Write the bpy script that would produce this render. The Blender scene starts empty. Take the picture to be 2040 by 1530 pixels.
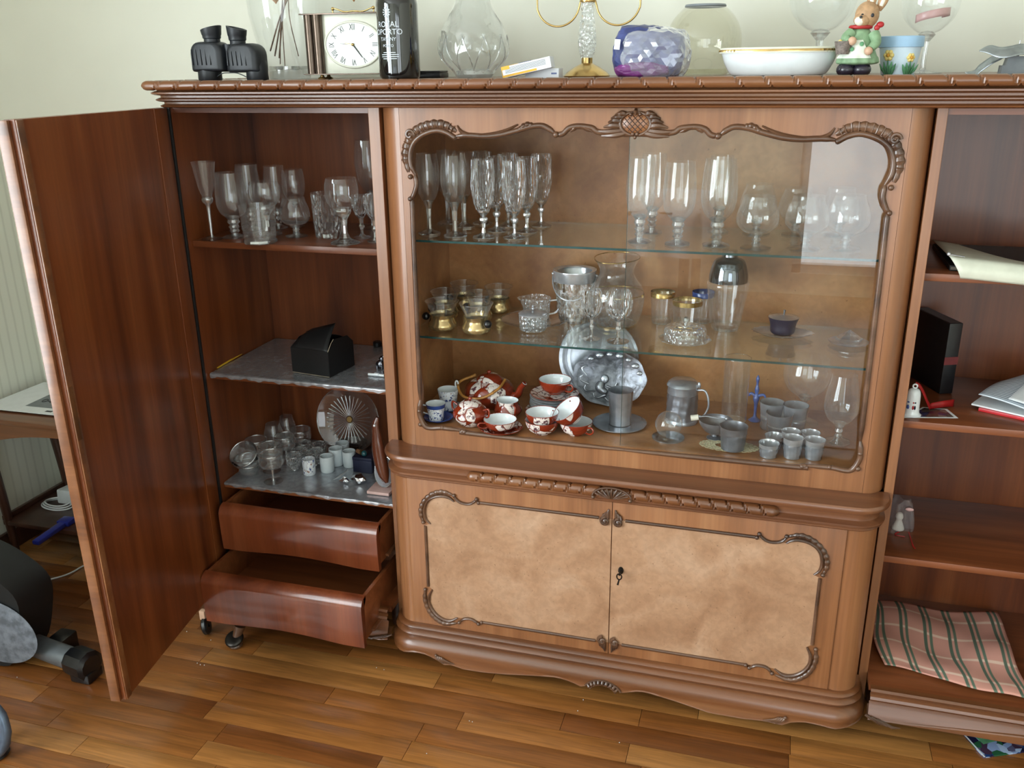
import bpy, bmesh, math, random
from mathutils import Vector, Matrix
random.seed(7)
SC = bpy.context.scene
COL = SC.collection
PI = math.pi

# ---------------------------------------------------------------- camera
F_PX = 1789.4
PITCH, YAW, ROLL = 0.3411, 0.2868, -0.01245
CAM = Vector((0.3161, -1.9048, 1.4909))
_r = Vector((math.cos(YAW), math.sin(YAW), 0))
_f = Vector((-math.sin(YAW) * math.cos(PITCH), math.cos(YAW) * math.cos(PITCH), -math.sin(PITCH)))
_u = _r.cross(_f)
RIGHT = math.cos(ROLL) * _r + math.sin(ROLL) * _u
UP = -math.sin(ROLL) * _r + math.cos(ROLL) * _u
FWD = _f
cam_d = bpy.data.cameras.new('camera')
cam_d.sensor_width = 36.0
cam_d.lens = F_PX / 2040 * 36.0
cam_d.clip_start = 0.02
cam = bpy.data.objects.new('camera', cam_d)
COL.objects.link(cam)
cam.matrix_world = Matrix((
    (RIGHT.x, UP.x, -FWD.x, CAM.x), (RIGHT.y, UP.y, -FWD.y, CAM.y),
    (RIGHT.z, UP.z, -FWD.z, CAM.z), (0, 0, 0, 1)))
SC.camera = cam

# ---------------------------------------------------------------- world, window light, exposure
w = bpy.data.worlds.new('world')
SC.world = w
w.use_nodes = True
_bg = w.node_tree.nodes['Background']
_sky = w.node_tree.nodes.new('ShaderNodeTexSky')
_sky.sky_type = 'HOSEK_WILKIE'
_sky.turbidity = 6.0
w.node_tree.links.new(_sky.outputs[0], _bg.inputs[0])
_bg.inputs[1].default_value = 0.6

SC.view_settings.view_transform = 'Standard'
SC.view_settings.look = 'None'
SC.view_settings.exposure = 0.74
SC.view_settings.gamma = 1.0
SC.view_settings.use_curve_mapping = False
SC.cycles.max_bounces = 14
SC.cycles.diffuse_bounces = 4
SC.cycles.glossy_bounces = 5
SC.cycles.transmission_bounces = 8
SC.cycles.transparent_max_bounces = 40
SC.cycles.caustics_reflective = False
SC.cycles.caustics_refractive = False
SC.cycles.sample_clamp_indirect = 4.0
SC.cycles.use_denoising = True
SC.cycles.use_adaptive_sampling = True
SC.cycles.adaptive_threshold = 0.02

ROOM_L, ROOM_R, ROOM_B, ROOM_F, FLOOR, CEIL = -2.105, 2.6, 0.50, -4.4, -0.05, 2.55
# daylight enters through two windows: one in the left wall, one behind the viewer
WIN_LEFT = (-3.9, -1.3, 0.30, 2.35)        # y0 y1 z0 z1 in the wall x = ROOM_L
WIN_FRONT = (0.45, 2.35, 0.10, 2.35)       # x0 x1 z0 z1 in the wall y = ROOM_F

def window_light(name, loc, rot, sx, sy, power, color):
    d = bpy.data.lights.new(name, 'AREA')
    d.shape = 'RECTANGLE'
    d.size, d.size_y = sx, sy
    d.energy = power
    d.color = color
    o = bpy.data.objects.new(name, d)
    COL.objects.link(o)
    o.location = loc
    o.rotation_euler = rot
    return o
window_light('daylight_left_window', (ROOM_L - 0.14, (WIN_LEFT[0] + WIN_LEFT[1]) / 2, (WIN_LEFT[2] + WIN_LEFT[3]) / 2),
             (0, -PI / 2, 0), WIN_LEFT[3] - WIN_LEFT[2], WIN_LEFT[1] - WIN_LEFT[0], 170, (0.88, 0.95, 1.0))
window_light('daylight_front_window', ((WIN_FRONT[0] + WIN_FRONT[1]) / 2, ROOM_F - 0.14, (WIN_FRONT[2] + WIN_FRONT[3]) / 2),
             (PI / 2, 0, 0), WIN_FRONT[1] - WIN_FRONT[0], WIN_FRONT[3] - WIN_FRONT[2], 42, (0.88, 0.95, 1.0))

# ---------------------------------------------------------------- measuring helpers
def ray(u, v):
    return (u - 1020) / F_PX * RIGHT - (v - 765) / F_PX * UP + FWD
def at_z(u, v, z):
    d = ray(u, v)
    return CAM + d * ((z - CAM.z) / d.z)
def at_y(u, v, y):
    d = ray(u, v)
    return CAM + d * ((y - CAM.y) / d.y)
def mpp(p):
    return (Vector(p) - CAM).dot(FWD) / F_PX

# ---------------------------------------------------------------- materials
MATS = {}
def _mat(name):
    m = bpy.data.materials.new(name)
    m.use_nodes = True
    nt = m.node_tree
    nt.nodes.clear()
    out = nt.nodes.new('ShaderNodeOutputMaterial')
    MATS[name] = m
    return m, nt, out
def nd(nt, t, **kw):
    n = nt.nodes.new(t)
    for k, v in kw.items():
        if hasattr(n, k) and k not in n.inputs:
            setattr(n, k, v)
        else:
            n.inputs[k.replace('_', ' ') if k.replace('_', ' ') in n.inputs else k].default_value = v
    return n
def c4(c):
    return (c[0], c[1], c[2], 1.0)
def srgb(r, g, b):
    f = lambda x: (x / 255 / 12.92) if x <= 10 else ((x / 255 + 0.055) / 1.055) ** 2.4
    return (f(r), f(g), f(b))
def ramp(nt, src, stops):
    r = nt.nodes.new('ShaderNodeValToRGB')
    el = r.color_ramp.elements
    while len(el) < len(stops):
        el.new(0.5)
    for e, (p, c) in zip(el, stops):
        e.position = p
        e.color = c4(c)
    nt.links.new(src, r.inputs[0])
    return r.outputs[0]
def coords(nt, scale=(1, 1, 1), rand=0.0, kind='Object'):
    tc = nt.nodes.new('ShaderNodeTexCoord')
    mp = nt.nodes.new('ShaderNodeMapping')
    mp.inputs['Scale'].default_value = scale
    nt.links.new(tc.outputs[kind], mp.inputs[0])
    if rand:
        oi = nt.nodes.new('ShaderNodeObjectInfo')
        mu = nt.nodes.new('ShaderNodeMath')
        mu.operation = 'MULTIPLY'
        mu.inputs[1].default_value = rand
        nt.links.new(oi.outputs['Random'], mu.inputs[0])
        nt.links.new(mu.outputs[0], mp.inputs['Location'])
    return mp.outputs[0]
def mixc(nt, fac, a, b, mode='MIX'):
    m = nt.nodes.new('ShaderNodeMix')
    m.data_type = 'RGBA'
    m.blend_type = mode
    for i, x in ((0, fac), (6, a), (7, b)):
        if isinstance(x, (int, float)):
            m.inputs[i].default_value = x
        elif isinstance(x, (tuple, list)):
            m.inputs[i].default_value = c4(x)
        else:
            nt.links.new(x, m.inputs[i])
    return m.outputs[2]
def noise(nt, vec, scale=5, detail=3, rough=0.5, dist=0.0):
    n = nt.nodes.new('ShaderNodeTexNoise')
    n.inputs['Scale'].default_value = scale
    n.inputs['Detail'].default_value = detail
    n.inputs['Roughness'].default_value = rough
    n.inputs['Distortion'].default_value = dist
    nt.links.new(vec, n.inputs['Vector'])
    return n.outputs['Fac']
def bump(nt, bsdf, h, strength=0.1, dist=0.001):
    b = nt.nodes.new('ShaderNodeBump')
    b.inputs['Strength'].default_value = strength
    b.inputs['Distance'].default_value = dist
    nt.links.new(h, b.inputs['Height'])
    nt.links.new(b.outputs[0], bsdf.inputs['Normal'])
def principled(nt, out, rough=0.5, metal=0.0, coat=0.0, coat_rough=0.1, spec=0.5):
    p = nt.nodes.new('ShaderNodeBsdfPrincipled')
    p.inputs['Roughness'].default_value = rough
    p.inputs['Metallic'].default_value = metal
    p.inputs['Coat Weight'].default_value = coat
    p.inputs['Coat Roughness'].default_value = coat_rough
    p.inputs['Specular IOR Level'].default_value = spec
    nt.links.new(p.outputs[0], out.inputs[0])
    return p

def wood(name, dark, mid, light, axis='Z', rough=0.4, coat=0.25, rand=0.0, grain=1.0, spec=0.5, contrast=1.0, coat_rough=0.18):
    m, nt, out = _mat(name)
    s = {'X': (0.9, 14, 14), 'Y': (14, 0.9, 14), 'Z': (14, 14, 0.9)}[axis]
    s2 = {'X': (5, 160, 160), 'Y': (160, 5, 160), 'Z': (160, 160, 5)}[axis]
    v = coords(nt, tuple(x * grain for x in s), rand)
    v2 = coords(nt, s2, rand)
    a = noise(nt, v, 1.0, 4, 0.55, 0.6)
    b = noise(nt, v2, 1.0, 2, 0.5)
    col = ramp(nt, a, [(0.5 - 0.2 / contrast, dark), (0.5, mid), (0.5 + 0.22 / contrast, light)])
    col = mixc(nt, 0.08, col, ramp(nt, b, [(0.35, (0, 0, 0)), (0.7, (1, 1, 1))]), 'OVERLAY')
    p = principled(nt, out, rough, 0, coat, coat_rough, spec)
    nt.links.new(col, p.inputs['Base Color'])
    bump(nt, p, b, 0.06, 0.0006)
    return m
def burl(name, dark, mid, light, scale=7, rough=0.42, coat=0.2):
    m, nt, out = _mat(name)
    v = coords(nt, (1, 1, 1))
    a = noise(nt, v, scale, 4, 0.5, 1.2)
    b = noise(nt, v, scale * 9, 3, 0.6, 0.5)
    c = noise(nt, v, scale * 22, 1, 0.5)
    col = ramp(nt, a, [(0.26, dark), (0.5, mid), (0.74, light)])
    col = mixc(nt, 0.10, col, ramp(nt, b, [(0.38, (0.12, 0.12, 0.12)), (0.62, (0.85, 0.85, 0.85))]), 'OVERLAY')
    col = mixc(nt, ramp(nt, c, [(0.22, (0.5, 0.5, 0.5)), (0.29, (0, 0, 0))]), col, tuple(x * 0.5 for x in dark))
    p = principled(nt, out, rough, 0, coat, 0.2)
    nt.links.new(col, p.inputs['Base Color'])
    return m
def plain(name, c, rough=0.5, metal=0.0, coat=0.0, var=0.12, scale=30, bumpy=0.0, c2=None, spec=0.5, rand=0.0):
    m, nt, out = _mat(name)
    v = coords(nt, (1, 1, 1), rand)
    a = noise(nt, v, scale, 3, 0.55)
    c2 = c2 or tuple(x * (1 - var * 2) for x in c)
    col = ramp(nt, a, [(0.35, c2), (0.62, c)])
    p = principled(nt, out, rough, metal, coat, 0.08, spec)
    nt.links.new(col, p.inputs['Base Color'])
    if bumpy:
        bump(nt, p, a, bumpy, 0.002)
    return m
def thin_glass(name, tint=(0.96, 0.98, 0.97), gloss=1.0, rough=0.0, ior=1.5, body=0.0, body_col=(0.8, 0.85, 0.87), facets=0.0, fscale=6.0):
    """clear thin-walled glass: straight transmission with Fresnel reflection"""
    m, nt, out = _mat(name)
    fr = nd(nt, 'ShaderNodeFresnel', IOR=ior)
    geo = nt.nodes.new('ShaderNodeNewGeometry')
    # use the same Fresnel on both sides of the thin wall
    iv = nd(nt, 'ShaderNodeMath', operation='MULTIPLY_ADD')
    nt.links.new(geo.outputs['Backfacing'], iv.inputs[0])
    iv.inputs[1].default_value = 1.0 / ior - ior
    iv.inputs[2].default_value = ior
    nt.links.new(iv.outputs[0], fr.inputs['IOR'])
    mu = nd(nt, 'ShaderNodeMath', operation='MULTIPLY', use_clamp=True)
    nt.links.new(fr.outputs[0], mu.inputs[0])
    mu.inputs[1].default_value = gloss
    tr = nt.nodes.new('ShaderNodeBsdfTransparent')
    tr.inputs[0].default_value = c4(tint)
    gl = nt.nodes.new('ShaderNodeBsdfGlossy')
    gl.inputs['Roughness'].default_value = rough
    gl.inputs['Color'].default_value = (1, 1, 1, 1)
    if facets:
        vo = nt.nodes.new('ShaderNodeTexVoronoi')
        vo.inputs['Scale'].default_value = fscale
        nt.links.new(coords(nt), vo.inputs['Vector'])
        bp = nd(nt, 'ShaderNodeBump', Strength=facets, Distance=0.5 / fscale)
        nt.links.new(vo.outputs['Distance'], bp.inputs['Height'])
        nt.links.new(bp.outputs[0], gl.inputs['Normal'])
        nt.links.new(bp.outputs[0], fr.inputs['Normal'])
    last = tr.outputs[0]
    if body:  # pale diffuse
        df = nt.nodes.new('ShaderNodeBsdfDiffuse')
        df.inputs[0].default_value = c4(body_col)
        mb = nt.nodes.new('ShaderNodeMixShader')
        lw = nd(nt, 'ShaderNodeLayerWeight', Blend=0.35)
        m3 = nd(nt, 'ShaderNodeMath', operation='MULTIPLY', use_clamp=True)
        nt.links.new(lw.outputs['Facing'], m3.inputs[0])
        m3.inputs[1].default_value = body
        m3.operation = 'MULTIPLY_ADD'
        m3.inputs[2].default_value = body * 0.18
        nt.links.new(m3.outputs[0], mb.inputs[0])
        nt.links.new(last, mb.inputs[1])
        nt.links.new(df.outputs[0], mb.inputs[2])
        last = mb.outputs[0]
    mx = nt.nodes.new('ShaderNodeMixShader')
    nt.links.new(mu.outputs[0], mx.inputs[0])
    nt.links.new(last, mx.inputs[1])
    nt.links.new(gl.outputs[0], mx.inputs[2])
    nt.links.new(mx.outputs[0], out.inputs[0])
    return m
def crystal(name, clear=0.45, ior=1.45, tint=(0.97, 0.985, 0.99), shine=0.22):
    """solid cut crystal: part refraction, part straight transmission, plus bright facets"""
    m, nt, out = _mat(name)
    tr = nt.nodes.new('ShaderNodeBsdfTransparent')
    tr.inputs[0].default_value = c4(tint)
    gl = nd(nt, 'ShaderNodeBsdfGlass', IOR=ior, Roughness=0.0)
    gl.inputs['Color'].default_value = c4(tint)
    mx = nt.nodes.new('ShaderNodeMixShader')
    mx.inputs[0].default_value = 1 - clear
    nt.links.new(tr.outputs[0], mx.inputs[1])
    nt.links.new(gl.outputs[0], mx.inputs[2])
    gs = nt.nodes.new('ShaderNodeBsdfGlossy')
    gs.inputs['Roughness'].default_value = 0.06
    m2 = nt.nodes.new('ShaderNodeMixShader')
    m2.inputs[0].default_value = shine
    nt.links.new(mx.outputs[0], m2.inputs[1])
    nt.links.new(gs.outputs[0], m2.inputs[2])
    nt.links.new(m2.outputs[0], out.inputs[0])
    return m
def metal(name, c, rough=0.25, var=0.15, scale=25, bumpy=0.0, full=1.0):
    return plain(name, c, rough, full, 0, var, scale, bumpy)

# ---------------------------------------------------------------- geometry helpers
class G:
    """collects shapes into one mesh"""
    def __init__(s):
        s.v, s.f = [], []
    def add(s, vs, fs):
        o = len(s.v)
        s.v += [tuple(x) for x in vs]
        s.f += [tuple(i + o for i in f) for f in fs]
        return s
    def box(s, x0, x1, y0, y1, z0, z1, b=0.0):
        if b > 0:
            bm = bmesh.new()
            bmesh.ops.create_cube(bm, size=1)
            for v in bm.verts:
                v.co = Vector(((x0 + x1) / 2 + v.co.x * (x1 - x0), (y0 + y1) / 2 + v.co.y * (y1 - y0), (z0 + z1) / 2 + v.co.z * (z1 - z0)))
            bmesh.ops.bevel(bm, geom=list(bm.edges), offset=min(b, (x1 - x0) * .45, (y1 - y0) * .45, (z1 - z0) * .45), segments=2, profile=0.6, affect='EDGES')
            s.bm(bm)
            return s
        vs = [(x, y, z) for z in (z0, z1) for y in (y0, y1) for x in (x0, x1)]
        return s.add(vs, [(0, 2, 3, 1), (4, 5, 7, 6), (0, 1, 5, 4), (2, 6, 7, 3), (0, 4, 6, 2), (1, 3, 7, 5)])
    def bm(s, bm):
        bm.verts.index_update()
        s.add([v.co[:] for v in bm.verts], [[v.index for v in f.verts] for f in bm.faces])
        bm.free()
        return s
    def grid(s, fn, nu, nv, cu=False, cv=False):
        vs = [fn(i / (nu if cu else nu - 1), j / (nv if cv else nv - 1)) for i in range(nu) for j in range(nv)]
        fs = []
        for i in range(nu if cu else nu - 1):
            for j in range(nv if cv else nv - 1):
                a, b = i, (i + 1) % nu
                c, d = j, (j + 1) % nv
                fs.append((a * nv + c, b * nv + c, b * nv + d, a * nv + d))
        return s.add(vs, fs)
    def lathe(s, prof, seg=28, c=(0, 0, 0), flute=None, sx=1.0, sy=1.0):
        """prof: (r, z) from bottom to top (outside); flute(theta, r, z) -> r"""
        def fn(u, v):
            r, z = prof[min(len(prof) - 1, round(v * (len(prof) - 1)))]
            t = u * 2 * PI
            if flute:
                r = flute(t, r, z)
            return (c[0] + r * math.cos(t) * sx, c[1] + r * math.sin(t) * sy, c[2] + z)
        return s.grid(fn, seg, len(prof), cu=True)
    def disc(s, r, z, c=(0, 0), seg=28, up=True):
        vs = [(c[0] + r * math.cos(2 * PI * i / seg), c[1] + r * math.sin(2 * PI * i / seg), z) for i in range(seg)]
        return s.add(vs, [tuple(range(seg)) if up else tuple(reversed(range(seg)))])
    def tube(s, pts, r, seg=8, closed=False, caps=True, flat=1.0, normal=None):
        """r: number or list; flat squashes along the binormal"""
        P = [Vector(p) for p in pts]
        n = len(P)
        rs = r if isinstance(r, (list, tuple)) else [r] * n
        T = []
        for i in range(n):
            a = P[(i - 1) % n] if (closed or i > 0) else P[i]
            b = P[(i + 1) % n] if (closed or i < n - 1) else P[i]
            t = (b - a)
            T.append(t.normalized() if t.length > 1e-9 else Vector((0, 0, 1)))
        N = Vector(normal) if normal else (Vector((0, 0, 1)) if abs(T[0].z) < 0.9 else Vector((1, 0, 0)))
        vs = []
        for i in range(n):
            if normal:
                N = Vector(normal)
            N = (N - T[i] * N.dot(T[i]))
            N = N.normalized() if N.length > 1e-6 else T[i].orthogonal().normalized()
            Bn = T[i].cross(N)
            for k in range(seg):
                a = 2 * PI * k / seg
                vs.append(P[i] + rs[i] * (math.cos(a) * N * flat + math.sin(a) * Bn))
        fs = []
        for i in range(n if closed else n - 1):
            j = (i + 1) % n
            for k in range(seg):
                l = (k + 1) % seg
                fs.append((i * seg + k, i * seg + l, j * seg + l, j * seg + k))
        if caps and not closed:
            fs.append(tuple(reversed(range(seg))))
            fs.append(tuple((n - 1) * seg + k for k in range(seg)))
        return s.add(vs, fs)
    def ball(s, c, r, seg=14, rings=9, sx=1, sy=1, sz=1):
        def fn(u, v):
            t, p = u * 2 * PI, (v - 0.5) * PI * 0.998
            return (c[0] + r * sx * math.cos(p) * math.cos(t), c[1] + r * sy * math.cos(p) * math.sin(t), c[2] + r * sz * math.sin(p))
        return s.grid(fn, seg, rings, cu=True)
    def prism(s, poly, y0, y1, plane='xz'):
        """poly: 2-D outline extruded between y0 and y1 along the remaining axis"""
        def p3(p, d):
            return {'xz': (p[0], d, p[1]), 'xy': (p[0], p[1], d), 'yz': (d, p[0], p[1])}[plane]
        n = len(poly)
        vs = [p3(p, y0) for p in poly] + [p3(p, y1) for p in poly]
        fs = [tuple(range(n)), tuple(reversed(range(n, 2 * n)))]
        fs += [(i, n + i, n + (i + 1) % n, (i + 1) % n) for i in range(n)]
        return s.add(vs, fs)
    def move(s, fn):
        s.v = [tuple(fn(Vector(p))) for p in s.v]
        return s
    def turn(s, m, c=(0, 0, 0)):
        c = Vector(c)
        return s.move(lambda p: m @ (p - c) + c)
    def obj(s, name, mat, parent=None, smooth=35, world=False, fix=True):
        me = bpy.data.meshes.new(name)
        me.from_pydata(s.v, [], s.f)
        if fix:
            bm = bmesh.new()
            bm.from_mesh(me)
            bmesh.ops.remove_doubles(bm, verts=bm.verts, dist=1e-5)
            bmesh.ops.recalc_face_normals(bm, faces=bm.faces)
            bm.to_mesh(me)
            bm.free()
        me.materials.append(MATS[mat] if isinstance(mat, str) else mat)
        if smooth:
            me.shade_smooth()
            me.set_sharp_from_angle(angle=math.radians(smooth))
        o = bpy.data.objects.new(name, me)
        COL.objects.link(o)
        if parent is not None:
            o.parent = parent
            if world:
                p = parent
                m = Matrix.Identity(4)
                while p is not None:
                    m = p.matrix_basis @ m if p.parent is None else (p.matrix_parent_inverse @ p.matrix_basis) @ m
                    p = p.parent
                o.matrix_parent_inverse = m.inverted()
        return o
def rotx(a): return Matrix.Rotation(a, 3, 'X')
def roty(a): return Matrix.Rotation(a, 3, 'Y')
def rotz(a): return Matrix.Rotation(a, 3, 'Z')

def tag(o, label, cat, group=None):
    o['label'] = label
    o['category'] = cat
    if group:
        o['group'] = group
    return o
def struct(o):
    o['kind'] = 'structure'
    return o
def thing(name, label, cat, loc=(0, 0, 0), rz=0.0, group=None):
    o = bpy.data.objects.new(name, None)
    o.empty_display_size = 0.02
    COL.objects.link(o)
    o.location = loc
    o.rotation_euler = (0, 0, rz)
    return tag(o, label, cat, group)
def kids(o):
    return [c for c in bpy.data.objects if c.parent == o]
def copy_tree(o, parent=None, cache=None):
    c = o.copy()
    COL.objects.link(c)
    c.parent = parent
    for k in kids(o):
        copy_tree(k, c)
    return c
def spline(pts, n=8, closed=False):
    """Catmull-Rom through pts"""
    P = [Vector(p) for p in pts]
    out = []
    m = len(P)
    for i in range(m if closed else m - 1):
        p0 = P[(i - 1) % m] if (closed or i > 0) else P[0] * 2 - P[1]
        p1, p2 = P[i], P[(i + 1) % m]
        p3 = P[(i + 2) % m] if (closed or i < m - 2) else P[-1] * 2 - P[-2]
        for k in range(n):
            t = k / n
            out.append(0.5 * ((2 * p1) + (p2 - p0) * t + (2 * p0 - 5 * p1 + 4 * p2 - p3) * t * t + (3 * p1 - p0 - 3 * p2 + p3) * t ** 3))
    if not closed:
        out.append(P[-1])
    return out
def arc(cx, cz, r, a0, a1, n=10):
    return [(cx + r * math.cos(math.radians(a0 + (a1 - a0) * i / n)), cz + r * math.sin(math.radians(a0 + (a1 - a0) * i / n))) for i in range(n + 1)]

# ---------------------------------------------------------------- wood and surface materials
wood('wood_honey', srgb(116, 73, 44), srgb(138, 90, 56), srgb(153, 105, 69), 'Z', 0.36, 0.35)
wood('wood_honey_x', srgb(92, 55, 34), srgb(114, 71, 45), srgb(132, 87, 57), 'X', 0.36, 0.35)
wood('wood_red', srgb(80, 36, 13), srgb(111, 56, 24), srgb(129, 72, 36), 'Z', 0.38, 0.3)
wood('wood_red_x', srgb(86, 43, 20), srgb(116, 63, 33), srgb(136, 80, 47), 'X', 0.38, 0.3)
wood('wood_drawer', srgb(78, 33, 14), srgb(114, 55, 29), srgb(138, 76, 45), 'Z', 0.32, 0.6, grain=0.6, coat_rough=0.1)
wood('wood_carved', srgb(56, 35, 23), srgb(86, 58, 40), srgb(116, 84, 62), 'X', 0.32, 0.4)
wood('wood_moulding', srgb(84, 49, 26), srgb(112, 68, 38), srgb(134, 89, 55), 'X', 0.34, 0.4)
wood('wood_dark', srgb(42, 22, 14), srgb(60, 34, 22), srgb(76, 46, 32), 'Z', 0.4, 0.3)
burl('wood_burl', srgb(144, 106, 78), srgb(164, 127, 98), srgb(178, 145, 118))
burl('wood_burl_back', srgb(132, 84, 48), srgb(160, 110, 68), srgb(180, 134, 90), 5)
plain('wall_paint', srgb(230, 230, 216), 0.75, var=0.02, scale=3)
plain('ceiling_paint', srgb(236, 236, 230), 0.8, var=0.01, scale=3)
plain('white_paint', srgb(232, 234, 232), 0.4, var=0.02)
plain('black_gap', srgb(18, 16, 15), 0.5)
plain('iron_dark', srgb(60, 56, 52), 0.35, 0.9, var=0.2)
plain('pane_edge', srgb(38, 70, 68), 0.1, var=0.1)
thin_glass('glass_pane', (0.975, 0.985, 0.98), 1.0)
thin_glass('glass_shelf_face', (0.90, 0.955, 0.94), 1.0)
def plank_mat():
    m, nt, out = _mat('oak_plank')
    oi = nt.nodes.new('ShaderNodeObjectInfo')
    v = coords(nt, (2.2, 26, 26), 40.0)
    v2 = coords(nt, (9, 220, 220), 40.0)
    a = noise(nt, v, 1.0, 5, 0.6, 1.4)
    b = noise(nt, v2, 1.0, 2, 0.5)
    base = ramp(nt, oi.outputs['Random'], [(0.0, srgb(106, 60, 26)), (0.3, srgb(126, 77, 36)), (0.62, srgb(142, 91, 44)), (1.0, srgb(158, 109, 58))])
    g = ramp(nt, a, [(0.36, (0.32, 0.32, 0.32)), (0.52, (0.5, 0.5, 0.5)), (0.68, (0.6, 0.6, 0.6))])
    col = mixc(nt, 0.75, base, g, 'OVERLAY')
    col = mixc(nt, 0.14, col, ramp(nt, b, [(0.35, (0, 0, 0)), (0.7, (1, 1, 1))]), 'OVERLAY')
    p = principled(nt, out, 0.3, 0, 0.25, 0.2)
    nt.links.new(col, p.inputs['Base Color'])
    bump(nt, p, b, 0.05, 0.0005)
plank_mat()
def wallpaper_mat():
    m, nt, out = _mat('ribbed_wallpaper')
    tc = nt.nodes.new('ShaderNodeTexCoord')
    wv = nt.nodes.new('ShaderNodeTexWave')
    wv.inputs['Scale'].default_value = 9
    wv.inputs['Distortion'].default_value = 0.6
    wv.bands_direction = 'Y'
    nt.links.new(tc.outputs['Object'], wv.inputs[0])
    p = principled(nt, out, 0.75)
    nt.links.new(ramp(nt, wv.outputs['Fac'], [(0.0, srgb(208, 212, 198)), (0.25, srgb(222, 226, 212))]), p.inputs['Base Color'])
    bump(nt, p, wv.outputs['Fac'], 0.1, 0.001)
wallpaper_mat()

# ---------------------------------------------------------------- the room
struct(G().box(ROOM_L - 0.15, ROOM_R + 0.15, ROOM_F - 0.15, ROOM_B + 0.15, FLOOR - 0.12, FLOOR - 0.004).obj('floor', 'wood_dark', smooth=0))
FLOOR_OBJ = bpy.data.objects['floor']
struct(G().box(ROOM_L - 0.15, ROOM_R + 0.15, ROOM_F - 0.15, ROOM_B + 0.15, CEIL, CEIL + 0.1).obj('ceiling', 'ceiling_paint', smooth=0))
struct(G().box(ROOM_L - 0.15, ROOM_R + 0.15, ROOM_B, ROOM_B + 0.12, FLOOR - 0.004, CEIL).obj('wall_back', 'wall_paint', smooth=0))
struct(G().box(ROOM_R, ROOM_R + 0.12, ROOM_F, ROOM_B, FLOOR - 0.004, CEIL).obj('wall_right', 'wall_paint', smooth=0))
y0, y1, z0, z1 = WIN_LEFT
g = G()
for a, b, c, d in ((ROOM_F, y0, FLOOR - 0.004, CEIL), (y1, ROOM_B, FLOOR - 0.004, CEIL), (y0, y1, FLOOR - 0.004, z0), (y0, y1, z1, CEIL)):
    g.box(ROOM_L - 0.12, ROOM_L, a, b, c, d)
struct(g.obj('wall_left', 'ribbed_wallpaper', smooth=0))
x0, x1, z0, z1 = WIN_FRONT
g = G()
for a, b, c, d in ((ROOM_L, x0, FLOOR - 0.004, CEIL), (x1, ROOM_R, FLOOR - 0.004, CEIL), (x0, x1, FLOOR - 0.004, z0), (x0, x1, z1, CEIL)):
    g.box(a, b, ROOM_F - 0.12, ROOM_F, c, d)
struct(g.obj('wall_front', 'wall_paint', smooth=0))
def window_frame(name, along, a0, a1, z0, z1, fixed):
    g = G()
    def bar(p0, p1, q0, q1, d0, d1):
        if along == 'y':
            g.box(fixed - d1, fixed - d0, p0, p1, q0, q1)
        else:
            g.box(p0, p1, fixed - d1, fixed - d0, q0, q1)
    t = 0.06
    bar(a0, a0 + t, z0, z1, 0.02, 0.09)
    bar(a1 - t, a1, z0, z1, 0.02, 0.09)
    bar(a0, a1, z0, z0 + t, 0.02, 0.09)
    bar(a0, a1, z1 - t, z1, 0.02, 0.09)
    m = (a0 + a1) / 2
    bar(m - 0.05, m + 0.05, z0, z1, 0.02, 0.09)
    o = struct(g.obj(name, 'white_paint', smooth=0))
    g = G()
    if along == 'y':
        g.box(fixed - 0.058, fixed - 0.054, a0 + t, a1 - t, z0 + t, z1 - t)
    else:
        g.box(a0 + t, a1 - t, fixed - 0.058, fixed - 0.054, z0 + t, z1 - t)
    g.obj('pane', 'glass_pane', o, smooth=0)
window_frame('window_1', 'y', *WIN_LEFT, ROOM_L)
window_frame('window_2', 'x', *WIN_FRONT, ROOM_F)
# baseboards seen low on the left
struct(G().box(ROOM_L, ROOM_L + 0.015, ROOM_F, ROOM_B, FLOOR, FLOOR + 0.07, 0.004).obj('baseboard_left', 'wood_dark'))
struct(G().box(ROOM_L + 0.016, ROOM_R, ROOM_B - 0.015, ROOM_B, FLOOR, FLOOR + 0.07, 0.004).obj('baseboard_back', 'wood_dark'))

# floor planks, each its own board, laid along the cabinet front
PLW = 0.0655
rows = []
k = 0
yy = -0.088 + 8 * PLW
plank_meshes = {}
def plank_mesh(l):
    if l not in plank_meshes:
        o = G().box(-l / 2 + 0.0004, l / 2 - 0.0004, -PLW / 2 + 0.0004, PLW / 2 - 0.0004, -0.004, 0, 0.0012).obj('floor_plank', 'oak_plank', FLOOR_OBJ)
        plank_meshes[l] = o.data
        bpy.data.objects.remove(o)
    return plank_meshes[l]
near, far = [], []
for r in range(32):
    yc = yy - PLW * (r + 0.5)
    x = -2.12 - random.random() * 0.4
    while x < 1.2:
        l = random.choice((0.36, 0.42, 0.48, 0.54))
        if x + l > ROOM_L + 0.02 and yc > -1.35:
            x_a = max(x, ROOM_L)
            u_ok = (x < 0.3 or yc > -0.5 or True)
            near.append((x + l / 2, yc, l))
        x += l
near.sort(key=lambda p: (Vector((p[0], p[1], FLOOR)) - Vector((-0.9, -0.35, FLOOR))).length)
far = near[250:]
for cx, cy, l in near[:250]:
    o = bpy.data.objects.new('floor_plank', plank_mesh(l))
    COL.objects.link(o)
    o.parent = FLOOR_OBJ
    o.location = (cx, cy, FLOOR)
g = G()
for cx, cy, l in far:
    g.box(cx - l / 2 + 0.0004, cx + l / 2 - 0.0004, cy - PLW / 2 + 0.0004, cy + PLW / 2 - 0.0004, FLOOR - 0.004, FLOOR)
yb = yy - PLW * 32
for r in range(34):
    for i in range(9):
        a = -2.12 + i * 0.525
        g.box(a, a + 0.524, max(ROOM_F, yb - PLW * 1.36 * (r + 1)) + 0.0005, yb - PLW * 1.36 * r, FLOOR - 0.004, FLOOR)
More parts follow.
